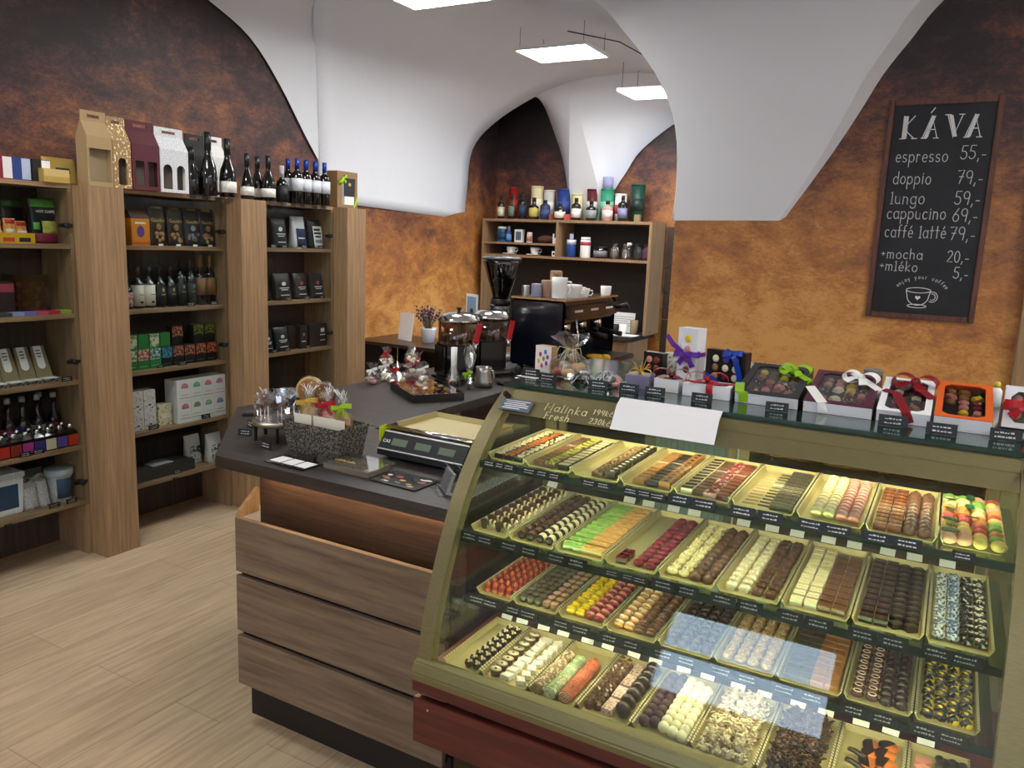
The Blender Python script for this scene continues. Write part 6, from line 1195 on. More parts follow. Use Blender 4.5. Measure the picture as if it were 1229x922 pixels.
o = MB().ball((0, 0, .035), (.085, .06, .036), 18, 8, z0=-.95).build('woven_basket', mat('wicker', '#4a2a20', .8, c2='#6a4234', ns=90, bump=.6), loc=(-3.235, 6.38, z1)); tag(o, 'low brown woven basket on the upper left shelf', 'basket')
o = MB().box(-.02, .02, -.02, .02, 0, .085).box(-.004, .015, -.021, -.02, .05, .09, 1).build('white_carton', [WHT, BLK], loc=(-3.105, 6.30, z1)); tag(o, 'white carton beside the shelf divider', 'carton')
z2 = 1.5204
for k, x in enumerate((-3.565, -3.32)):
    o = MB().lathe([(.03, 0), (.065, .006), (.068, .012), (.03, .006), (.001, .006)], 22).build('saucer', CER, loc=(x - .015, 6.33, z2)); tag(o, 'white saucer under the %s cup on the coffee shelf' % ('left', 'right')[k], 'saucer', 'white saucers')
    cup('cup', 'white cup on a saucer, %s one in the lower left compartment' % ('left', 'right')[k], x, 6.33, z2 + .0125, .043, .057, .1)
o = MB().box(-.018, .018, -.02, .02, 0, .045).ball((0, -.0202, .022), (.01, .0006, .012), 8, 5, 1).build('white_carton', [WHT, BLK], loc=(-3.108, 6.30, z2)); tag(o, 'tiny white carton in the lower left compartment', 'carton')
# right compartment
bottle('syrup_bottle', 'blue and clear detergent bottle in the right compartment', -2.97, 6.34, z2, .042, .20, .016, cm('bluedet', '#23448c'), cm('labdet', '#d8d2e0'), cm('lilaccap', '#b8b8d8'), None, .62, (.55, .75))
jar('white_canister', 'white canister with a red band in the right compartment', -2.835, 6.34, z2, .045, .175, WHT, WHT, cm('redband', '#b03a48'), cat='canister', bz=(.6, .78))
jar('black_jar', 'low black jar in the right compartment', -2.70, 6.36, z2, .06, .10, BLKG, BLK, cm('greyband', '#77777a'))
for k, (x, c, l) in enumerate(((-2.57, cm('bagbrown', '#6a5a4a'), 'brown cellophane packet with white clip in right compartment'), (-2.47, cm('baggrey', '#8a8684'), 'grey cellophane packet in the right compartment'), (-2.36, cm('bagdark', '#2a2a2c'), 'black packet in the right compartment'), (-2.285, cm('bagplum', '#4a2440'), 'plum coloured packet at the right end of compartment'))):
    t = thing('packet', l, 'packet', (x, 6.36, z2)); cello(MB(), [(.032, .001), (.045, .02), (.04, .07), (.02, .11), (.03, .13)], 12, 60 + k, .12, 1, .6).build('wrapper', CELLO if k < 2 else c, t)
    MB().ball((0, 0, .045), (.03, .018, .04), 10, 6).build('filling', c, t)
jar('glass_shaker', 'clear shaker with white top in the right compartment', -2.42, 6.31, z2, .022, .14, GLASSJ, WHT)
# on the back counter
bz = .9004
o = MB().box(-.13, .13, 0, .004, 0, .17).build('white_leaflet', PAPER, loc=(-2.50, 6.40, bz)); tag(o, 'white printed sheet standing on the back counter', 'leaflet'); o.rotation_euler = (-.15, 0, 0)
m = MB(); [m.box(-.115, .115 - .02 * (k % 3), -.001, -.0002, .13 - k * .018, .135 - k * .018) for k in range(6)]
q = m.build('print_lines', cm('greyline', '#9a9aa0'), o); q.location = (0, 0, 0)
o = MB().box(-.11, .11, -.07, .07, 0, .003).build('white_napkin', PAPER, loc=(-2.37, 6.18, bz)); tag(o, 'white sheet lying flat on the back counter', 'paper')
for k, (x, y, r_, h, c, l) in enumerate(((-2.545, 6.26, .042, .075, CER, 'white bowl cup on the back counter'), (-2.42, 6.28, .035, .08, CER, 'white mug near the right shelf panel'), (-2.49, 6.29, .03, .075, BLK, 'black cup between two white cups on the back counter'), (-2.33, 6.30, .035, .12, cm('sugarbrown', '#8a7a60'), 'brown sugar glass near the right shelf panel'), (-2.62, 6.28, .035, .10, BLK, 'black tumbler at the left of the white bowl cup'))):
    o = MB().lathe([(r_ * .8, 0), (r_ * .85, .004), (r_, h), (r_ * .92, h), (r_ * .78, .006), (.001, .006)], 18).build('tumbler', c, loc=(x, y, bz)); tag(o, l, 'cup')
for k, x in enumerate((-2.95, -2.87, -2.79, -2.71)):
    m = MB()
    for i in range(9): m.lathe([(.038 - .0, i * .022), (.042, i * .022 + .02), (.038, i * .022 + .021)], 16)
    tag(m.build('cup_stack', PAPER, loc=(x, 6.25 + .03 * (k % 2), bz)), 'stack of white paper cups on the back counter, %s from left' % ORD[k], 'cup stack', 'paper cup stacks')
# ================================================================== GOODS IN AND ON THE LEFT SHELVES
def onx(px, py, x): return at(px, py, x=x).y
TT = TOPZ + .0004
def text_on(parent, s, size, o, u, v, m, name='lettering', align='CENTER', bold=0, sq=1): return text_mesh(name, s, size, frame3(o, u, v), m, parent, align, bold, sq)
# everything here faces +x: local x is depth (0 = front), local y runs along the shelf
INKW = mat('ink_white', '#e6e6e2', .6); INKG = mat('ink_gold', '#c9a95a', .4, .3); INKD = mat('ink_dark', '#26262a', .6)
def fbox(name, label, cat, x, y, z, w, d, h, mats, group=None, rz=0, bands=(), words=(), bevel=.001, lean=0):
    """carton: origin at the centre of its front lower edge; bands = (z0,z1,y0,y1,material) printed patches on the front"""
    t = thing(name, label, cat, (x, y, z), rz, group); t.rotation_euler = (0, lean, rz)
    MB().box(-d, 0, -w / 2, w / 2, 0, h).build('carton', mats, t, bevel=bevel, seg=1)
    for i, (a, b, c, e, m_) in enumerate(bands): MB().box(.0002, .0009, c * w, e * w, a * h, b * h).build('printed_patch', m_, t)
    for s, size, yy, zz, m_ in words: text_on(t, s, size, (.0012, yy * w, zz * h), (0, 1, 0), (0, 0, 1), m_)
    return t
def pouch(name, label, x, y, z, w, d, h, m_, group=None, rz=0, bands=(), words=(), seed=0, flat=.25, top=None):
    """stand-up bag: full at the foot, flat sealed top"""
    t = thing(name, label, 'pouch', (x, y, z), rz, group); rr = random.Random(seed); rows = []
    for j in range(9):
        v = j / 8; dd = d * (1 - v) ** .55 * (1 if v < .999 else 0) + .004; ww = w * (1 - .06 * math.sin(PI * v)); P = []
        for k in range(16):
            a = 2 * PI * k / 16; sx = math.copysign(abs(math.cos(a)) ** .55, math.cos(a)); sy = math.copysign(abs(math.sin(a)) ** .4, math.sin(a)); P.append((-d / 2 - .0 + dd / 2 * sx + rr.uniform(-.001, .001) - (d / 2 - dd / 2) * .2, ww / 2 * sy + rr.uniform(-.001, .001), h * v))
        P.append(P[0]); rows.append(P)
    m = MB().grid(rows); m.f.append([k for k in range(16)][::-1]); m.m.append(0); m.s.append(False)
    m.build('bag', m_, t)
    # printed front follows the bulge of the bag
    def fx(v): dd = d * max(0, 1 - v) ** .55 + .004; return -d / 2 + dd / 2 - (d / 2 - dd / 2) * .2
    for (a, b, c, e, mm) in bands:
        R_ = [[(fx(a + (b - a) * i / 4) + .0022, y_, h * (a + (b - a) * i / 4)) for y_ in (c * w, (c + e) / 2 * w, e * w)] for i in range(5)]
        MB().grid(R_).build('printed_patch', mm, t, solid=.0006)
    for s, size, yy, v, mm in words:
        sl = Vector((fx(v + .05) - fx(v - .05), 0, .1 * h)); text_on(t, s, size, (fx(v) + .0042, yy * w, h * v), (0, 1, 0), sl, mm)
    return t
# ---- top of the shelving: small cartons at the left
CRD = lambda n, c, **k: mat('card_' + n, c, .55, **k)
for k, (px, c, c2, nm) in enumerate(((4, CRD('red', '#7d1a2c'), CRD('redw', '#d8d2d0'), 'red and white'), (26.5, CRD('blue', '#223a78'), CRD('bluew', '#a8b4cc'), 'blue and pale'), (50.5, CRD('black', '#17171b'), CRD('blackw', '#e4e4e6'), 'black and white'))):
    y = onx(px, 216, -3.66); fbox('gift_carton', 'small %s carton on top of the shelving at left edge' % nm, 'carton', -3.66, y, TT, .080, .06, .098, c, 'small cartons on the shelving', bands=((.05, .97, .02, .5, c2),))
KG = CRD('goldpaper', '#b89a52', metal=.3)
t = fbox('gold_box', 'flat gold box with folded flap in front of gold pouch', 'box', -3.62, onx(69, 221, -3.62), TT, .12, .07, .06, KG, bands=((.45, .98, -.49, .49, CRD('goldpale', '#c8b070', metal=.25)),))
t = pouch('gold_pouch', 'shiny gold paper bag with small black label', -3.74, onx(78, 222, -3.74) , TT, .16, .08, .125, CRD('goldpaper2', '#b5984e', metal=.35), bands=((.42, .62, -.2, .22, INKD),), seed=3)
# ---- wine carrier boxes
def carrier(px0, px1, h, body, label, wins, x=-3.60, d=.085, pattern=None, flap=False, handle=True):
    y0, y1 = onx(px0, 226, x), onx(px1, 232, x); w = y1 - y0
    t = thing('bottle_carrier', label, 'bottle carrier', (x, (y0 + y1) / 2, TT), 0, 'gift carriers for bottles'); hb = h * .66; f = MB(); inner = CRD('inside', '#5a5148')
    ph = pattern or body
    cuts = wins
    # front panel with window openings, cut in vertical strips
    zs = sorted(set([0, hb] + [q * h for c in cuts for q in c[2:4]])); ys = sorted(set([-w / 2, w / 2] + [q * w for c in cuts for q in c[:2]]))
    for a, b in zip(ys, ys[1:]):
        for c, e in zip(zs, zs[1:]):
            my, mz_ = (a + b) / 2 / w, (c + e) / 2 / h
            if any(q[0] < my < q[1] and q[2] < mz_ < q[3] for q in cuts): continue
            f.box(-.002, 0, a, b, c, e)
    f.build('front', ph, t)
    for q in cuts:  # arched heads
        if len(q) > 4:
            a, b = q[0] * w, q[1] * w; r_ = (b - a) / 2; zc = q[3] * h - r_
            for s in (-1, 1):
                P = [((a + b) / 2 + s * r_, zc), ((a + b) / 2 + s * r_, zc + r_)] + [((a + b) / 2 + s * r_ * math.sin(i * PI / 12), zc + r_ * math.cos(i * PI / 12)) for i in range(0, 7)]
                MB().prism(P, -.002, -.0001, 'x').build('arch_corner', ph, t)
    MB().box(-d, -d + .002, -w / 2, w / 2, 0, hb).box(-d + .002, -.002, -w / 2, -w / 2 + .002, 0, hb).box(-d + .002, -.002, w / 2 - .002, w / 2, 0, hb).box(-d + .002, -.002, -w / 2 + .002, w / 2 - .002, 0, .002).build('carton_walls', body, t)
    MB().box(-d * .55, -d * .5, -w / 2 + .003, w / 2 - .003, .003, hb).build('divider', inner if not flap else CRD('divider', '#a39272'), t)
    # sloping shoulders meeting at the handle ridge
    zt = h * .86
    m = MB()
    for s, x0 in ((1, 0), (-1, -d)):
        m.hexa([(x0, -w / 2, hb), (x0, w / 2, hb), (x0 - s * .002, w / 2, hb), (x0 - s * .002, -w / 2, hb)][::1], [(-d / 2 + s * .003, -w / 2, zt), (-d / 2 + s * .003, w / 2, zt), (-d / 2 + s * .001, w / 2, zt), (-d / 2 + s * .001, -w / 2, zt)][::1])
    m.build('shoulder', ph, t)
    hl = w * .24; m = MB(); zc = (zt + h) / 2; dz = h * .022
    m.box(-d / 2 - .003, -d / 2 + .003, -w / 2, -hl, zt, h).box(-d / 2 - .003, -d / 2 + .003, hl, w / 2, zt, h).box(-d / 2 - .003, -d / 2 + .003, -hl, hl, zt, zc - dz).box(-d / 2 - .003, -d / 2 + .003, -hl, hl, zc + dz, h); m.build('handle', ph, t)
    for s in (-1, 1): MB().prism([(-.002, hb), (-d + .002, hb), (-d / 2, zt)], min(s * w / 2, s * (w / 2 - .002)), max(s * w / 2, s * (w / 2 - .002)), 'y').build('gusset', body, t) if False else MB().add([(-.002, s * w / 2, hb), (-d + .002, s * w / 2, hb), (-d / 2, s * (w / 2), zt), (-.002, s * (w / 2 - .002), hb), (-d + .002, s * (w / 2 - .002), hb), (-d / 2, s * (w / 2 - .002), zt)], [(0, 1, 2), (5, 4, 3), (0, 3, 4, 1), (1, 4, 5, 2), (2, 5, 3, 0)]).build('gusset', body, t)
    return t
KR = CRD('kraft', '#a58c66'); STAR = CRD('kraftstars', '#a07f55', c2='#f0e2b8', ns=95, ramp=(.63, .66), det=0); BUR = CRD('burgundy', '#541926'); 
DIA = mat('white_diamond', '#e0e2e5', .5, c2='#c2c6cc', ns=170, ramp=(.45, .55), stretch=(1, 1, 1)); BLC = CRD('blackcarrier', '#1d1d20')
carrier(107, 137, .345, KR, 'plain kraft bottle carrier with a square window, leftmost of the carriers', [(-.42, .45, .06, .50)], flap=True)
carrier(137.5, 159, .335, STAR, 'narrow kraft bottle carrier sprinkled with small gold stars', [(-.22, .25, .05, .43, 1)], pattern=STAR)
carrier(160, 193, .335, BUR, 'burgundy bottle carrier with two window slots', [(-.38, -.07, .06, .42), (.07, .40, .06, .42)])
carrier(193.5, 227, .325, CRD('white', '#dfe1e4'), 'white bottle carrier with a diamond pattern and two arched windows', [(-.40, -.08, .05, .43, 1), (.08, .38, .05, .43, 1)], pattern=DIA)
t = carrier(229, 252, .335, BLC, 'black bottle carrier standing behind dark wine bottles', [(-.3, .3, .05, .1)], x=-3.75)
t = carrier(252.5, 273, .34, WHT, 'plain white bottle carrier behind the tall dark bottles', [(-.3, .3, .05, .1)], x=-3.75)
WL = CRD('winelabel', '#e4e2dc'); FOIL = mat('dark_foil', '#3a3f3e', .3, .7); BLUEC = mat('blue_capsule', '#1d3d94', .3, .4)
def wine(px, py, x, r, h, lab, cap, label, group, lb=(.08, .27), sh=.30, shoulder=.34, nk=.28):
    y = onx(px, py, x); t = bottle('wine_bottle', label, x, y, TT, r, h, r * .36, BG, lab, cap, group, sh, lb, nk, rz=0, shoulder=shoulder)
    return t
wine(231, 236, -3.65, .042, .25, None, FOIL, 'short all dark bottle, leftmost on the shelving top', 'sparkling wine bottles')
wine(251, 236, -3.61, .046, .335, None, FOIL, 'tall all dark bottle in front of the white carrier', 'sparkling wine bottles')
wine(274, 238, -3.60, .046, .315, WL, FOIL, 'large dark bottle with white label beside the white carrier', 'sparkling wine bottles')
wine(297, 241, -3.61, .038, .255, WL, FOIL, 'medium dark bottle with white label, left of three', 'sparkling wine bottles')
wine(309.5, 242, -3.685, .038, .255, WL, FOIL, 'medium dark bottle with white label, middle of three', 'sparkling wine bottles')
wine(322.5, 243, -3.61, .040, .26, WL, FOIL, 'medium dark bottle with white label, right of three', 'sparkling wine bottles')
t = wine(338.5, 245, -3.62, .036, .215, CRD('darklabel', '#17171c'), CRD('silvercap', '#b8b8bc'), 'small black bottle with silver neck', 'red wine bottles', (.06, .45), .48, .16, .32)
RL = CRD('bluelabel', '#cfd4dc')
for k, (px, x) in enumerate(((346, -3.69), (357, -3.62), (367.5, -3.62), (378.5, -3.62), (389.5, -3.62))):
    wine(px, 247, x, .036, .27, RL, BLUEC, 'red wine bottle with blue capsule, %s of five' % ('leftmost and set back', 'second', 'third', 'fourth', 'rightmost')[k], 'red wine bottles', (.28, .56), .62, .11, .24)
# kraft gift box with coffee bag and green bow
y0 = 4.11
t = thing('kraft_gift_box', 'kraft gift box with a window showing a coffee bag, green bow', 'gift box', (-3.62, y0 + .06, TT)); w, h, d = .20, .235, .09
MB().box(-d, -.012, -w / 2, w / 2, 0, h).build('box_body', CRD('kraft2', '#8a6d4a'), t)
f = MB().box(-.0119, 0, -w / 2, -w * .27, 0, h).box(-.0119, 0, w * .38, w / 2, 0, h).box(-.0119, 0, -w * .27, w * .38, 0, h * .08).box(-.0119, 0, -w * .27, w * .38, h * .82, h); f.build('front_frame', CRD('kraft2', '#8a6d4a'), t)
MB().box(-.0118, -.004, -w * .12, w * .36, h * .32, h * .80).build('coffee_bag', CRD('coffeebag', '#24262a'), t); MB().box(-.0118, -.004, -w * .12, w * .36, h * .09, h * .319).build('white_label', WL, t); MB().ball((-.0035, w * .13, h * .65), (.001, .014, .012), 8, 5).build('gold_emblem', INKG, t)
MB().box(-.0118, -.007, -w * .26, -w * .13, h * .09, h * .81).build('clear_bag', mat('bag_clear', '#8e8e92', .3), t)
m = MB(); bow(m, (.002, -w * .28, h * .80), (0, 1, .5), (0, -.5, 1), (1, 0, 0), .045, .018); ribbon(m, [(.001, w * .5, h * .32), (.002, w * .40, h * .12), (.002, w * .30, -.0 + h * .02)], (0, 1, 0), .016); m.build('bow', rb('lime', '#a4cc1e'), t)
# price chips on the top board edge
for k, px in enumerate((232, 247, 262, 296, 327, 341, 352, 363, 378, 389)):
    y = onx(px, 238 + (px - 232) * .09, XF + .006); o = MB().box(0, .0015, -.02, .02, -.022, .0).build('shelf_label', mat('grey_label', '#4a4a4c', .5), loc=(XF + .0035, y, TOPZ - .0005)); tag(o, 'grey shelf label on the top board edge, %s from the left' % (ORD + ['tenth'])[k], 'shelf label', 'shelf labels on the top board')
# ================= unit one (left): snack bags, dark cake, coloured boxes, sachets, syrups, tubs
Z5, Z4, Z3, Z2, Z1 = [z + .0004 for z in SHZ[::-1]]
BLKBAG = mat('bag_black', '#16181a', .35, coat=.2)
t = pouch('snack_bag', 'black and green bag of vegetable chips leaning on the top left shelf', -3.70, 2.178, Z5, .125, .05, .205, BLKBAG, 'chip bags', bands=((.80, .98, -.46, .46, CRD('chipgreen', '#4a8a2a')), (.02, .22, -.42, .42, CRD('chipmagenta', '#7a1c34')), (.22, .5, -.1, .42, CRD('chipyellow', '#c8a94a', c2='#7a9a3a', ns=50)), (.3, .46, -.42, -.18, CRD('chiplime', '#5aa03a'))), words=(('HOT CHIPS', .017, .06, .68, INKW),), seed=11)
t = pouch('snack_bag', 'second black and green chip bag standing behind the front one', -3.80, 2.10, Z5, .11, .05, .195, BLKBAG, 'chip bags', bands=((.82, .98, -.46, .46, CRD('chipgreen2', '#2f5a24')),), seed=12)
t = thing('snack_display_box', 'yellow counter box filled with small orange snack bags', 'display box', (-3.67, 2.0, Z5)); YB = CRD('yellowbox', '#d8a81e')
MB().box(-.10, -.098, -.11, .11, 0, .05).box(-.002, 0, -.11, .11, 0, .045).box(-.098, -.002, -.11, -.108, 0, .045).box(-.098, -.002, .108, .11, 0, .045).box(-.098, -.002, -.108, .108, 0, .002).build('tray_box', YB, t)
m = MB(); [m.box(.0002, .0008, -.1 + k * .07, -.05 + k * .07, .006, .024, k % 2) for k in range(3)]; m.build('printed_patch', [INKD, CRD('orangered', '#c8401c')], t)
for k in range(4): pouch('snack_bag', 'small orange snack bag in the yellow counter box, %s from left' % ORD[k], -3.705 - .012 * (k % 2), 1.917 + k * .055, Z5 + .0025, .052, .03, .105 - .01 * (k % 2), CRD('snackorange', '#d0702a', c2='#e8c06a', ns=40), 'orange snack bags', bands=((.78, .96, -.4, .4, CRD('snackred', '#b8281c')), (.4, .55, -.4, .4, CRD('snackwhite', '#e8dcc8'))), seed=20 + k)
# dark glittering box of truffles
t = thing('truffle_display', 'dark clear sided box heaped with foil wrapped sweets', 'display box', (-3.72, 2.115, Z4)); MB().box(-.12, 0, -.075, .075, 0, .18).build('clear_case', glass('dark_plastic', '#b8a8a8', 1.45, .05, .04), t)
r3 = random.Random(9)
for k in range(26): MB().ball((0, 0, 0), .014, 8, 5).build('wrapped_sweet', r3.choice([DARK, RASP, BRONZE, MAUVE, BURG, MILK]), t, (-.018 - .028 * (k % 2), -.056 + .028 * (k % 5), .015 + .03 * (k // 5)))
t = fbox('pink_box', 'pink topped dark box at the left edge of second shelf', 'carton', -3.72, 1.975, Z4, .11, .08, .15, CRD('dkplum', '#221418'), bands=((.7, .95, -.48, .48, CRD('pinktop', '#a03a50')),))
for k, (c, nm) in enumerate((('#3a3f44', 'grey'), ('#8a96b8', 'pale blue'), ('#6a6ab0', 'lilac blue'), ('#c0486a', 'pink'), ('#b8283c', 'red'), ('#9aa83a', 'lime'))):
    fbox('chocolate_bar_box', '%s flat chocolate bar box in the row on the second shelf' % nm, 'flat box', -3.652, 1.950 + k * .0545, Z4, .052, .055, .017, CRD('bar%d' % k, c), 'flat bar boxes')
# sachets on small stands
KRD = CRD('sachetkraft', '#8a7a5a'); 
for k in range(5):
    y = 1.838 + k * .077
    t = thing('tea_sachet', 'kraft sachet with white tongue label on a printed base, %s from left' % ORD[k], 'sachet', (-3.70, y, Z3), 0, 'kraft sachets on the third shelf')
    t2 = MB().hexa([(-.05, -.04, .0165), (-.02, -.04, .0165), (-.02, .035, .0165), (-.05, .035, .0165)], [(-.085, -.03, .16), (-.08, -.03, .16), (-.08, .03, .16), (-.085, .03, .16)]); t2.build('sachet', KRD, t)
    M = frame3((-.0195, -.003, .018), (0, 1, 0), (-.0605, .0, .1435))
    P = [(-.018, .155), (-.018, .06)] + [(.018 * math.cos(a), .06 + .018 * math.sin(a)) for a in [PI + PI * i / 8 for i in range(1, 8)]] + [(.018, .06), (.018, .155)]
    o = MB().prism(P, .0005, .0012, 'z').build('tongue_label', INKW, t); o.data.transform(M)
    o = MB().box(-.010, .010, .13, .135, .0013, .0016).box(-.012, .012, .115, .12, .0013, .0016).box(-.008, .008, .10, .105, .0013, .0016).build('label_print', INKD, t); o.data.transform(M)
    MB().box(-.055, .03, -.037, .037, 0, .016).box(-.02, .0295, -.032, .032, .0161, .0185, 1).build('printed_base', [CRD('nutprint', '#8a7f70', c2='#2a2622', ns=70, ramp=(.45, .55)), INKW], t)
# syrup bottles
SYC = [('#c8361e', 'orange red'), ('#a83a78', 'magenta'), ('#4a3080', 'purple'), ('#c8c0a4', 'cream'), ('#3a3478', 'violet'), ('#b02a20', 'red')]
SYG = mat('syrup_glass', '#24100c', .12, coat=.6)
for k, (y, ci) in enumerate(((1.93, 0), (2.0, 1), (2.068, 2), (2.137, 3), (2.176, 4), (2.217, 5))):
    bottle('syrup_bottle', 'tall syrup bottle with %s label in the back row' % SYC[ci][1], -3.795 - (ci == 4) * .05, y, Z2, .0305, .25, .012, SYG, CRD('sy%d' % ci, SYC[ci][0]), CRD('silver', '#b8b8b8', metal=.6), 'tall syrup bottles', .46, (.08, .42), .1, shoulder=.16)
SM = [('#d0661c', 'orange'), ('#b8281e', 'red'), ('#8f2a20', 'dark red'), ('#b03a80', 'pink'), ('#3a2a78', 'indigo'), ('#d4cba8', 'cream'), ('#5a4a90', 'violet'), ('#c2301e', 'scarlet')]
for k in range(8):
    y = 1.8455 + k * .0536
    for row in range(2):
        t = thing('small_syrup_bottle', 'small square syrup bottle with %s label, %s row' % (SM[k][1], ('front', 'second')[row]), 'bottle', (-3.655 - row * .062, y - row * .002, Z2), 0, 'small syrup bottles')
        MB().hexa([(-.05, -.026, 0), (0, -.026, 0), (0, .026, 0), (-.05, .026, 0)], [(-.05, -.026, .07), (0, -.026, .07), (0, .026, .07), (-.05, .026, .07)]).hexa([(-.05, -.026, .0701), (0, -.026, .0701), (0, .026, .0701), (-.05, .026, .0701)], [(-.036, -.012, .088), (-.014, -.012, .088), (-.014, .012, .088), (-.036, .012, .088)]).build('glass_body', SYG, t, bevel=.003)
        if row == 0: MB().box(.0002, .001, -.0245, .0245, .006, .058).build('front_label', CRD('sm%d' % k, SM[k][0]), t)
        MB().lathe([(.0115, .0885), (.0125, .09), (.0125, .108), (.0005, .1085)], 14, c=(-.025, 0, 0)).build('cap', CHROME, t)
# tubs and bags at the bottom
t = thing('white_tub', 'large white tub with dark blue label cut by the photo edge', 'tub', (-3.70, 1.905, Z1)); MB().hexa([(-.12, -.085, 0), (0, -.085, 0), (0, .085, 0), (-.12, .085, 0)], [(-.125, -.093, .17), (.004, -.093, .17), (.004, .093, .17), (-.125, .093, .17)]).build('tub', WHT, t, bevel=.006); MB().box(-.13, .009, -.098, .098, .171, .20).build('lid', mat('clear_lid', '#c8c8c4', .4), t, bevel=.005); MB().hexa([(.0004, -.06, .03), (.0012, -.06, .03), (.0012, .065, .03), (.0004, .065, .03)], [(.0035, -.06, .145), (.0043, -.06, .145), (.0043, .065, .145), (.0035, .065, .145)]).build('label_panel', CRD('navylabel', '#2f4a6a'), t)
SUG = mat('sugar_fill', '#d8d6d4', .6, c2='#a8a4a0', ns=160)
for k, (y, w) in enumerate(((2.035, .07), (2.096, .052))): 
    t = pouch('sugar_bag', 'clear bag of white sweets on the bottom shelf, %s one' % ('left', 'right')[k], -3.70, y, Z1, w, .07, .125, SUG, 'clear sugar bags', seed=50 + k); cello(MB(), [(w * .46, .125), (w * .5, .14), (w * .42, .155)], 12, 70 + k, .12, .5, 1, c=(-.035, 0, 0)).build('cellophane_top', CELLO, t)
t = thing('lidded_jar', 'clear lidded pot with dark blue label near the first pillar', 'jar', (-3.735, 2.186, Z1)); MB().lathe([(.048, 0), (.05, .003), (.056, .13)], 22).build('pot', SUG, t); MB().lathe([(.062, .131), (.064, .135), (.064, .16), (.058, .165), (.001, .166)], 22).build('lid', mat('jar_lid', '#b0b4b6', .25, coat=.3), t)
R_ = [[((.0505 + .006 * v + .0012) * math.cos(a), (.0505 + .006 * v + .0012) * math.sin(a), .02 + .10 * v) for a in [-.75 + 1.5 * i / 8 for i in range(9)]] for v in (0, 1)]; MB().grid(R_).build('label_panel', CRD('navylabel2', '#34506e'), t, solid=.0008)
t = pouch('sugar_bag', 'dark topped bag behind the clear bags on the bottom shelf', -3.80, 2.09, Z1, .14, .06, .16, CRD('greybag', '#4a4c52'), None, seed=55)
for x, y, z, l in ((XF + .0, 1.985, Z2, 'black price tag below the pink syrup bottle'), (XF + .0, 2.045, Z2, 'black price tag below the indigo syrup bottle'), (XF - .006, 2.105, Z1, 'black price tag before the clear bags'), (XF - .006, 2.19, Z1, 'black price tag before the lidded pot'), (XF + .0, 2.20, Z3, 'black price tag at the right end of sachets')): price_tag(x + .0, y, z, l, PI / 2, 1.15)
# ================= unit two: cookies, dark bottles, teas
t = pouch('cookie_pouch', 'pinkish paper bag cut off by the first pillar', -3.70, 2.545, Z5, .06, .05, .17, CRD('pinkbag', '#a86a68'), None, seed=60)
t = thing('orange_carton', 'orange carton with a purple figure print and dark sloping top', 'carton', (-3.68, 2.655, Z5)); MB().box(-.07, 0, -.052, .052, 0, .135).build('carton', CRD('orange', '#d8861e'), t); MB().hexa([(-.07, -.052, .1352), (0, -.052, .1352), (0, .052, .1352), (-.07, .052, .1352)], [(-.04, -.052, .185), (-.035, -.052, .185), (-.035, .052, .185), (-.04, .052, .185)]).build('sloped_top', CRD('brown', '#4a2a1c'), t); MB().ball((.0004, 0, .07), (.0008, .022, .03), 12, 7).build('purple_print', CRD('purple', '#5a3a8a'), t); MB().box(.0002, .0008, -.03, .03, .108, .118).box(.0002, .0008, -.05, .05, .004, .018, 1).build('print_strips', [INKW, CRD('orangered2', '#c85a1c')], t)
GBAG = mat('gaudini_black', '#191614', .35, coat=.15); COOK = CRD('cookie', '#b8905a', c2='#7a5634', ns=60)
for k, (y, nm) in enumerate(((2.772, 'first'), (2.880, 'second'), (2.988, 'third, with dark cookies'), (3.088, 'fourth, by the pillar'))):
    t = pouch('cookie_pouch', 'black cookie pouch with gold script and cookie picture, %s of four' % nm, -3.69, y, Z5, .104, .055, .205, GBAG, 'black cookie pouches', words=(('Gaudini', .027, 0, .60, INKG),), bands=((.93, .99, -.3, .3, CRD('goldstrip', '#8a7038')),), seed=61 + k)
    r3 = random.Random(k); m = MB()
    for i in range(9):
        a = r3.uniform(-.032, .032); zz = r3.uniform(.025, .065); rr_ = r3.uniform(.008, .013); v = zz / .205; fx = -.055 / 2 + (.055 * (1 - v) ** .55 + .004) / 2 - (.0275 - (.055 * (1 - v) ** .55 + .004) / 2) * .2
        m.ball((fx + .003, a, zz), (.0015, rr_, rr_), 9, 5)
    v = .095 / .205; fx = -.0275 + (.055 * (1 - v) ** .55 + .004) / 2 - (.0275 - (.055 * (1 - v) ** .55 + .004) / 2) * .2
    m.lathe([(.008, -.001), (.016, -.001), (.016, .0012), (.008, .0012)], 16, T=Matrix.Translation((fx + .003, 0, .098)) @ Matrix.Rotation(PI / 2, 4, 'Y')); m.build('cookie_print', COOK if k != 2 else CRD('cookied', '#5a4a40', c2='#8a9aa0', ns=40), t)
    m = MB()
    for s in (-1, 1): m.lathe([(.004, -.0008), (.0075, -.0008), (.0075, .0008), (.004, .0008)], 12, T=Matrix.Translation((-.047, s * .010, .170)) @ Matrix.Rotation(PI / 2 - .35, 4, 'Y'))
    m.build('gold_emblem', INKG, t)
    o = MB().box(0, .001, -.014, .014, 0, .010).build('white_label', PAPER, loc=(-3.668, y - .01, Z5)); tag(o, 'small white label at the foot of the %s cookie pouch' % ORD[k], 'label', 'white labels under the cookie pouches')
DL = CRD('darkbottlelabel', '#1d1e22'); TAN = CRD('tanlabel', '#8a6238'); CRL = CRD('creamlabel', '#ddd8c4')
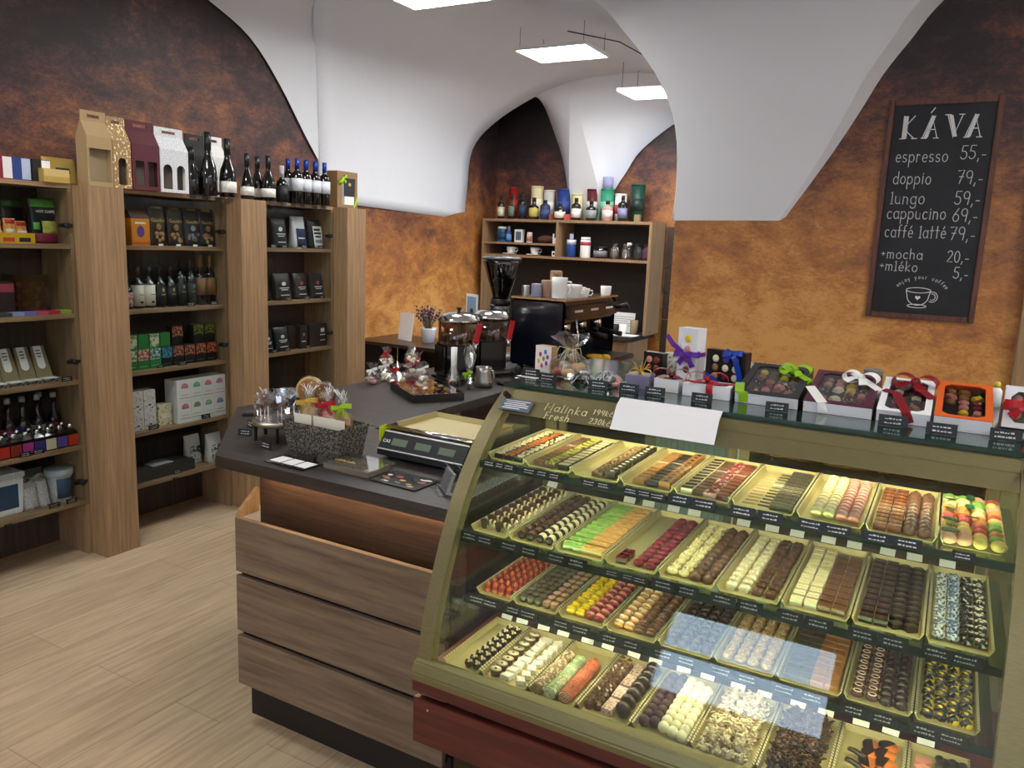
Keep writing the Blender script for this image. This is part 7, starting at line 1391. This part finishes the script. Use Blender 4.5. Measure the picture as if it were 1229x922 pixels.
for k, (y, h, lm, sh, lb, nm) in enumerate(((2.585, .17, CRD('redlab', '#8a3a34', c2='#d8c8c0', ns=60), .55, (.06, .5), 'small bottle with red label cut off by the pillar'), (2.65, .215, CRL, .56, (.05, .56), 'left bottle with cream label'), (2.716, .215, CRL, .56, (.05, .56), 'right bottle with cream label'), (2.781, .215, DL, .56, (.05, .5), 'dark bottle with gold print, left one'), (2.846, .215, DL, .56, (.05, .5), 'dark bottle with gold print, right one'), (2.912, .25, CRD('greenlab', '#262c28'), .58, (.04, .5), 'taller dark bottle with grey print, left one'), (2.978, .25, CRD('greenlab', '#262c28'), .58, (.04, .5), 'taller dark bottle with grey print, right one'), (3.044, .275, TAN, .58, (.2, .55), 'tall wine bottle with tan label, left one'), (3.111, .275, TAN, .58, (.2, .55), 'tall wine bottle with tan label, right one'))):
    t = bottle('wine_bottle', nm + ' on the second shelf', -3.72, y, Z4, .032, h, .0125, BG, lm, BLK if k < 7 else TAN, 'dark bottles on the second shelf', sh, lb, .24)
    if k in (3, 4, 5, 6): text_on(t, 'Rioja' if 0 else '', .01, (.034, 0, .05), (0, 1, 0), (0, 0, 1), INKG) if False else MB().box(.0328, .0335, -.012, .012, h * .30, h * .32).ball((.033, 0, h * .42), (.0008, .007, .009), 8, 5).build('gold_print', INKG if k < 5 else CRD('greyprint', '#8a8a86'), t)
    if k in (1, 2): MB().box(.0328, .0335, -.012, .012, h * .32, h * .335).box(.0328, .0335, -.008, .008, h * .12, h * .17).build('label_print', INKD, t)
price_tag(-3.66, 3.09, Z4, 'black price tag before the tan labelled bottles', PI / 2, 1.1); price_tag(-3.655, 2.93, Z4, 'black price tag before the grey printed bottles', PI / 2, 1.1)
GTN = CRD('teagreen', '#2f7a3a'); FLW = CRD('teaflower', '#d8d0b8', c2='#6a8a4a', ns=55, ramp=(.45, .55)); FL2 = CRD('teapink', '#d8c0b0', c2='#a84a34', ns=60, ramp=(.45, .55)); FL3 = CRD('teablue', '#bcd0cc', c2='#3a6a64', ns=60, ramp=(.45, .55)); FT = CRD('teateal', '#1d4a54', c2='#5aa0b8', ns=75, ramp=(.45, .6)); FB = CRD('teadark', '#1a1715'); FR_ = CRD('teared', '#c87a5a', c2='#3a1c1a', ns=70, ramp=(.45, .55)); FG = CRD('teaolive', '#7a8a2a', c2='#1f2a14', ns=70, ramp=(.45, .55)); FO = CRD('teaorange', '#d86a3a', c2='#4a1c14', ns=70, ramp=(.45, .55))
row = [(2.571, GTN, FLW, 'green tea box with leaf print'), (2.641, GTN, FL2, 'green tea box with pink flower print'), (2.712, GTN, FL3, 'green tea box with pale blue print'), (2.784, FB, FT, 'dark tea box with teal print'), (2.856, FB, FR_, 'dark tea box with pink leaf print, left one'), (2.930, FB, FR_, 'dark tea box with pink leaf print, middle one'), (3.004, FB, FR_, 'dark tea box with pink leaf print, right one'), (3.078, FB, FO, 'dark tea box with bright orange print')]
for k, (y, b, p_, nm) in enumerate(row): fbox('tea_box', nm + ' in the lower row', 'tea box', -3.68, y, Z3, .067, .06, .105, b, 'tea boxes in the middle unit', bands=((.45, .99, -.48, .48, p_), (.12, .16, -.4, .3, CRD('greenline', '#7ab07a') if k < 3 else CRD('greyline2', '#5a5a58'))))
for k, (y, b, p_, nm) in enumerate(((2.595, GTN, FLW, 'tea box with pale leaf print'), (2.661, GTN, GTN, 'plain green tea box, left one'), (2.727, GTN, FLW, 'tea box with cream flower print'), (2.793, GTN, GTN, 'plain green tea box, right one'))): fbox('tea_box', nm + ' in the upper row', 'tea box', -3.705, y, Z3 + .1055, .062, .05, .075, b, 'tea boxes in the middle unit', bands=((.05, .97, -.45, .45, p_),) if p_ is not b else ())
for k, (y, p_, nm) in enumerate(((2.868, FR_, 'red berry print'), (3.008, FG, 'yellow green print'), (3.084, FG, 'olive leaf print'))): fbox('tea_box', 'dark tea box with %s in the upper row' % nm, 'tea box', -3.70, y, Z3 + .1055, .07, .05, .105, FB, 'tea boxes in the middle unit', bands=((.45, .99, -.46, .46, p_),))
price_tag(-3.655, 2.86, Z3, 'black price tag before the dark tea boxes', PI / 2, 1.2); price_tag(-3.655, 2.72, Z3, 'black price tag before the pale blue tea box', PI / 2, .9)
FW = CRD('floralwhite', '#ded8d2', c2='#6a4a48', ns=85, ramp=(.56, .62)); FC = CRD('floralcream', '#d8ccaa', c2='#6a4a2a', ns=85, ramp=(.55, .61))
for k, (y, z) in enumerate(((2.592, 0), (2.665, 0), (2.592, 1), (2.665, 1))): fbox('floral_box', 'white carton with small flower print, %s' % ('lower left', 'lower right', 'upper left', 'upper right')[k], 'carton', -3.68, y, Z2 + z * .1055, .07, .07, .105, FW, 'floral cartons', bands=((.35, .55, -.22, .22, CRD('plumlab', '#d8d0cc')), (.2, .27, -.12, .12, INKD)))
fbox('floral_box', 'single cream carton with brown flower print', 'carton', -3.68, 2.757, Z2, .085, .07, .115, FC, 'floral cartons', bands=((.35, .6, -.3, .3, CRD('creamlab2', '#e6dcc0')),))
t = thing('tea_gift_box', 'large white tea box with eight pastel panels in two rows', 'tea box', (-3.655, 2.98, Z2)); MB().box(-.10, 0, -.165, .165, 0, .24).build('carton', CRD('teawhite', '#e0ded8'), t)
PASTEL = ['#c0706a', '#8aa878', '#98b098', '#7a80b0', '#c88888', '#7ab08a', '#c87878', '#c07aa0']
for k in range(8): MB().ball((.0002, -.112 + (k % 4) * .079, .085 + (k // 4) * .115), (.0008, .024, .022), 14, 6, z0=-.3).box(.0002, .001, -.146 + (k % 4) * .079, -.079 + (k % 4) * .079, .022 + (k // 4) * .115, .026 + (k // 4) * .115).box(.0002, .001, -.137 + (k % 4) * .079, -.088 + (k % 4) * .079, .04 + (k // 4) * .115, .043 + (k // 4) * .115).build('pastel_panel', CRD('pastel%d' % k, PASTEL[k]), t)
m = MB(); [m.box(.0001, .0006, -.0735 + k * .079, -.0725 + k * .079, .005, .235) for k in range(3)]; m.box(.0001, .0006, -.16, .16, .1195, .1205); m.build('panel_lines', CRD('greyline3', '#b0aeaa'), t)
price_tag(-3.648, 2.66, Z2, 'black price tag before the floral cartons', PI / 2, 1.3); price_tag(-3.648, 3.0, Z2, 'black price tag before the large tea box', PI / 2, 1.3)
t = thing('black_hamper', 'low black tray box with papers lying on it', 'box', (-3.66, 2.735, Z1)); MB().box(-.18, 0, -.19, .19, 0, .06).build('box_body', CRD('hamper', '#26262a'), t, bevel=.004); MB().box(-.12, -.03, -.06, .07, .0603, .064).build('leaflet', CRD('leafletgrey', '#a8aab0'), t, bevel=.001); MB().tube([(-.1, -.12, .065), (-.06, -.05, .085), (-.08, .05, .075), (-.05, .12, .068)], .003, 6).build('black_strap', BLK, t)
for k, y in enumerate((2.985, 3.085)): pouch('white_pouch', 'white pouch with green leaf print on the bottom shelf, %s one' % ('left and rear', 'right and front')[k], -3.73 + .06 * k, y, Z1, .105, .06, .17, CRD('whitepouch', '#cfccc6'), 'white leaf print pouches', bands=((.15, .62, -.3, .36, CRD('leafprint', '#ccc9c2', c2='#2f4a34', ns=45, ramp=(.5, .56))),), seed=80 + k)
price_tag(-3.652, 2.80, Z1, 'black price tag before the black tray box', PI / 2, 1.2); price_tag(-3.652, 3.08, Z1, 'black price tag before the white leaf print pouches', PI / 2, 1.0)
# ================= unit three: coffee bags
CB = mat('coffee_black', '#1d1f22', .4); CW = CRD('coffeewhite', '#d8d8da')
def cbag(x, y, z, w, h, m_, label, emb, seed, bands=()):
    t = pouch('coffee_bag', label, x, y, z, w, .07, h, m_, 'coffee bags', seed=seed, bands=bands)
    if emb:
        v = .62; fx = -.035 + (.07 * (1 - v) ** .55 + .004) / 2 - (.035 - (.07 * (1 - v) ** .55 + .004) / 2) * .2
        MB().ball((fx + .003, 0, h * v), (.0012, w * .14, h * .075), 10, 6).build('emblem', emb, t)
        m = MB()
        for vv, ww in ((.45, .28), (.38, .2), (.18, .26)):
            f2 = -.035 + (.07 * (1 - vv) ** .55 + .004) / 2 - (.035 - (.07 * (1 - vv) ** .55 + .004) / 2) * .2; m.box(f2 + .002, f2 + .0035, -w * ww, w * ww, h * vv, h * vv + .005)
        m.build('print_lines', INKW, t)
    return t
cbag(-3.70, 3.50, Z5, .09, .19, CB, 'black coffee bag in shadow at the left of the top row', None, 90)
cbag(-3.68, 3.632, Z5, .125, .185, CB, 'black coffee bag with a white bird print in the top row', INKW, 91)
cbag(-3.77, 3.73, Z5, .09, .18, CRD('coffeegrey', '#9a9ca0'), 'grey coffee bag half hidden in the top row', None, 92)
cbag(-3.68, 3.80, Z5, .115, .20, CW, 'white coffee bag with a dark blue label', None, 93, bands=((.04, .62, -.3, .42, CRD('navycoffee', '#2c3050')), (.30, .34, -.2, .3, INKW)))
cbag(-3.69, 3.955, Z5, .13, .185, CB, 'black coffee bag with a white block label in the top row', None, 94, bands=((.03, .78, -.2, .42, INKW), (.62, .7, -.14, .3, INKD), (.5, .57, -.14, .34, INKD), (.38, .45, -.1, .3, INKD), (.2, .32, -.12, .36, CRD('greyblk', '#8a8a90'))))
PK = CRD('pinkemb', '#c04a74'); OG = CRD('orangeemb', '#b8643a')
cbag(-3.70, 3.52, Z4, .08, .16, CB, 'black coffee bag at the left of the second row', None, 95); cbag(-3.68, 3.655, Z4, .14, .165, CB, 'black coffee bag with a silver emblem in the second row', INKW, 96); cbag(-3.69, 3.82, Z4, .12, .165, CB, 'black coffee bag with an orange emblem in the second row', OG, 97); cbag(-3.68, 3.96, Z4, .125, .165, CB, 'black coffee bag with a pink emblem in the second row', PK, 98)
cbag(-3.67, 3.515, Z3, .07, .14, CB, 'narrow black coffee bag at the left of the third row', INKW, 99); cbag(-3.66, 3.62, Z3, .12, .15, CB, 'black coffee bag with a white figure in the third row', INKW, 100)
for k, y in enumerate((3.725, 3.80)):
    t = fbox('black_gift_bag', 'black paper carrier bag with cord handles, %s one' % ('left', 'right')[k], 'paper bag', -3.665 - .03 * (1 - k), y, Z3, .062, .05, .15, CB, 'black paper carrier bags', words=(), bands=((.3, .34, -.3, .3, INKW), (.55, .68, -.14, .14, CRD('emb2', '#8a8a8a'))) if k else ())
    MB().tube([(-.004, -.02, .15), (-.006, -.019, .19), (-.008, 0, .205), (-.006, .019, .19), (-.004, .02, .15)], .002, 6).build('cord_handle', BLK, t)
fbox('black_carton', 'black coffee carton with silver emblem at the right of third row', 'carton', -3.67, 3.94, Z3, .165, .08, .155, CB, bands=((.62, .78, .14, .34, INKW), (.48, .52, .1, .4, INKW), (.25, .28, .1, .4, INKW)))
for k, y in enumerate((3.54, 3.63, 3.80, 3.95)): price_tag(-3.652, y, Z5, 'dark price tag in the top coffee row, %s from left' % ORD[k], PI / 2, 1.1)
for k, y in enumerate((3.66, 3.82, 3.96)): price_tag(-3.652, y, Z4, 'dark price tag in the second coffee row, %s from left' % ORD[k], PI / 2, 1.1)
for k, y in enumerate((3.53, 3.64, 3.82)): price_tag(-3.648, y, Z3, 'dark price tag in the third coffee row, %s from left' % ORD[k], PI / 2, 1.1)
# ================================================================== WORLD AND EXPOSURE
w = bpy.data.worlds.new('world'); SC.world = w; w.use_nodes = True
bg = w.node_tree.nodes['Background']; bg.inputs[0].default_value = (.62, .78, 1, 1); bg.inputs[1].default_value = 3.0
SC.view_settings.view_transform = 'Standard'; SC.view_settings.look = 'None'; SC.view_settings.exposure = 1.15; SC.view_settings.gamma = 1
SC.view_settings.use_curve_mapping = False
SC.cycles.max_bounces = 10; SC.cycles.transparent_max_bounces = 24; SC.cycles.sample_clamp_indirect = 6
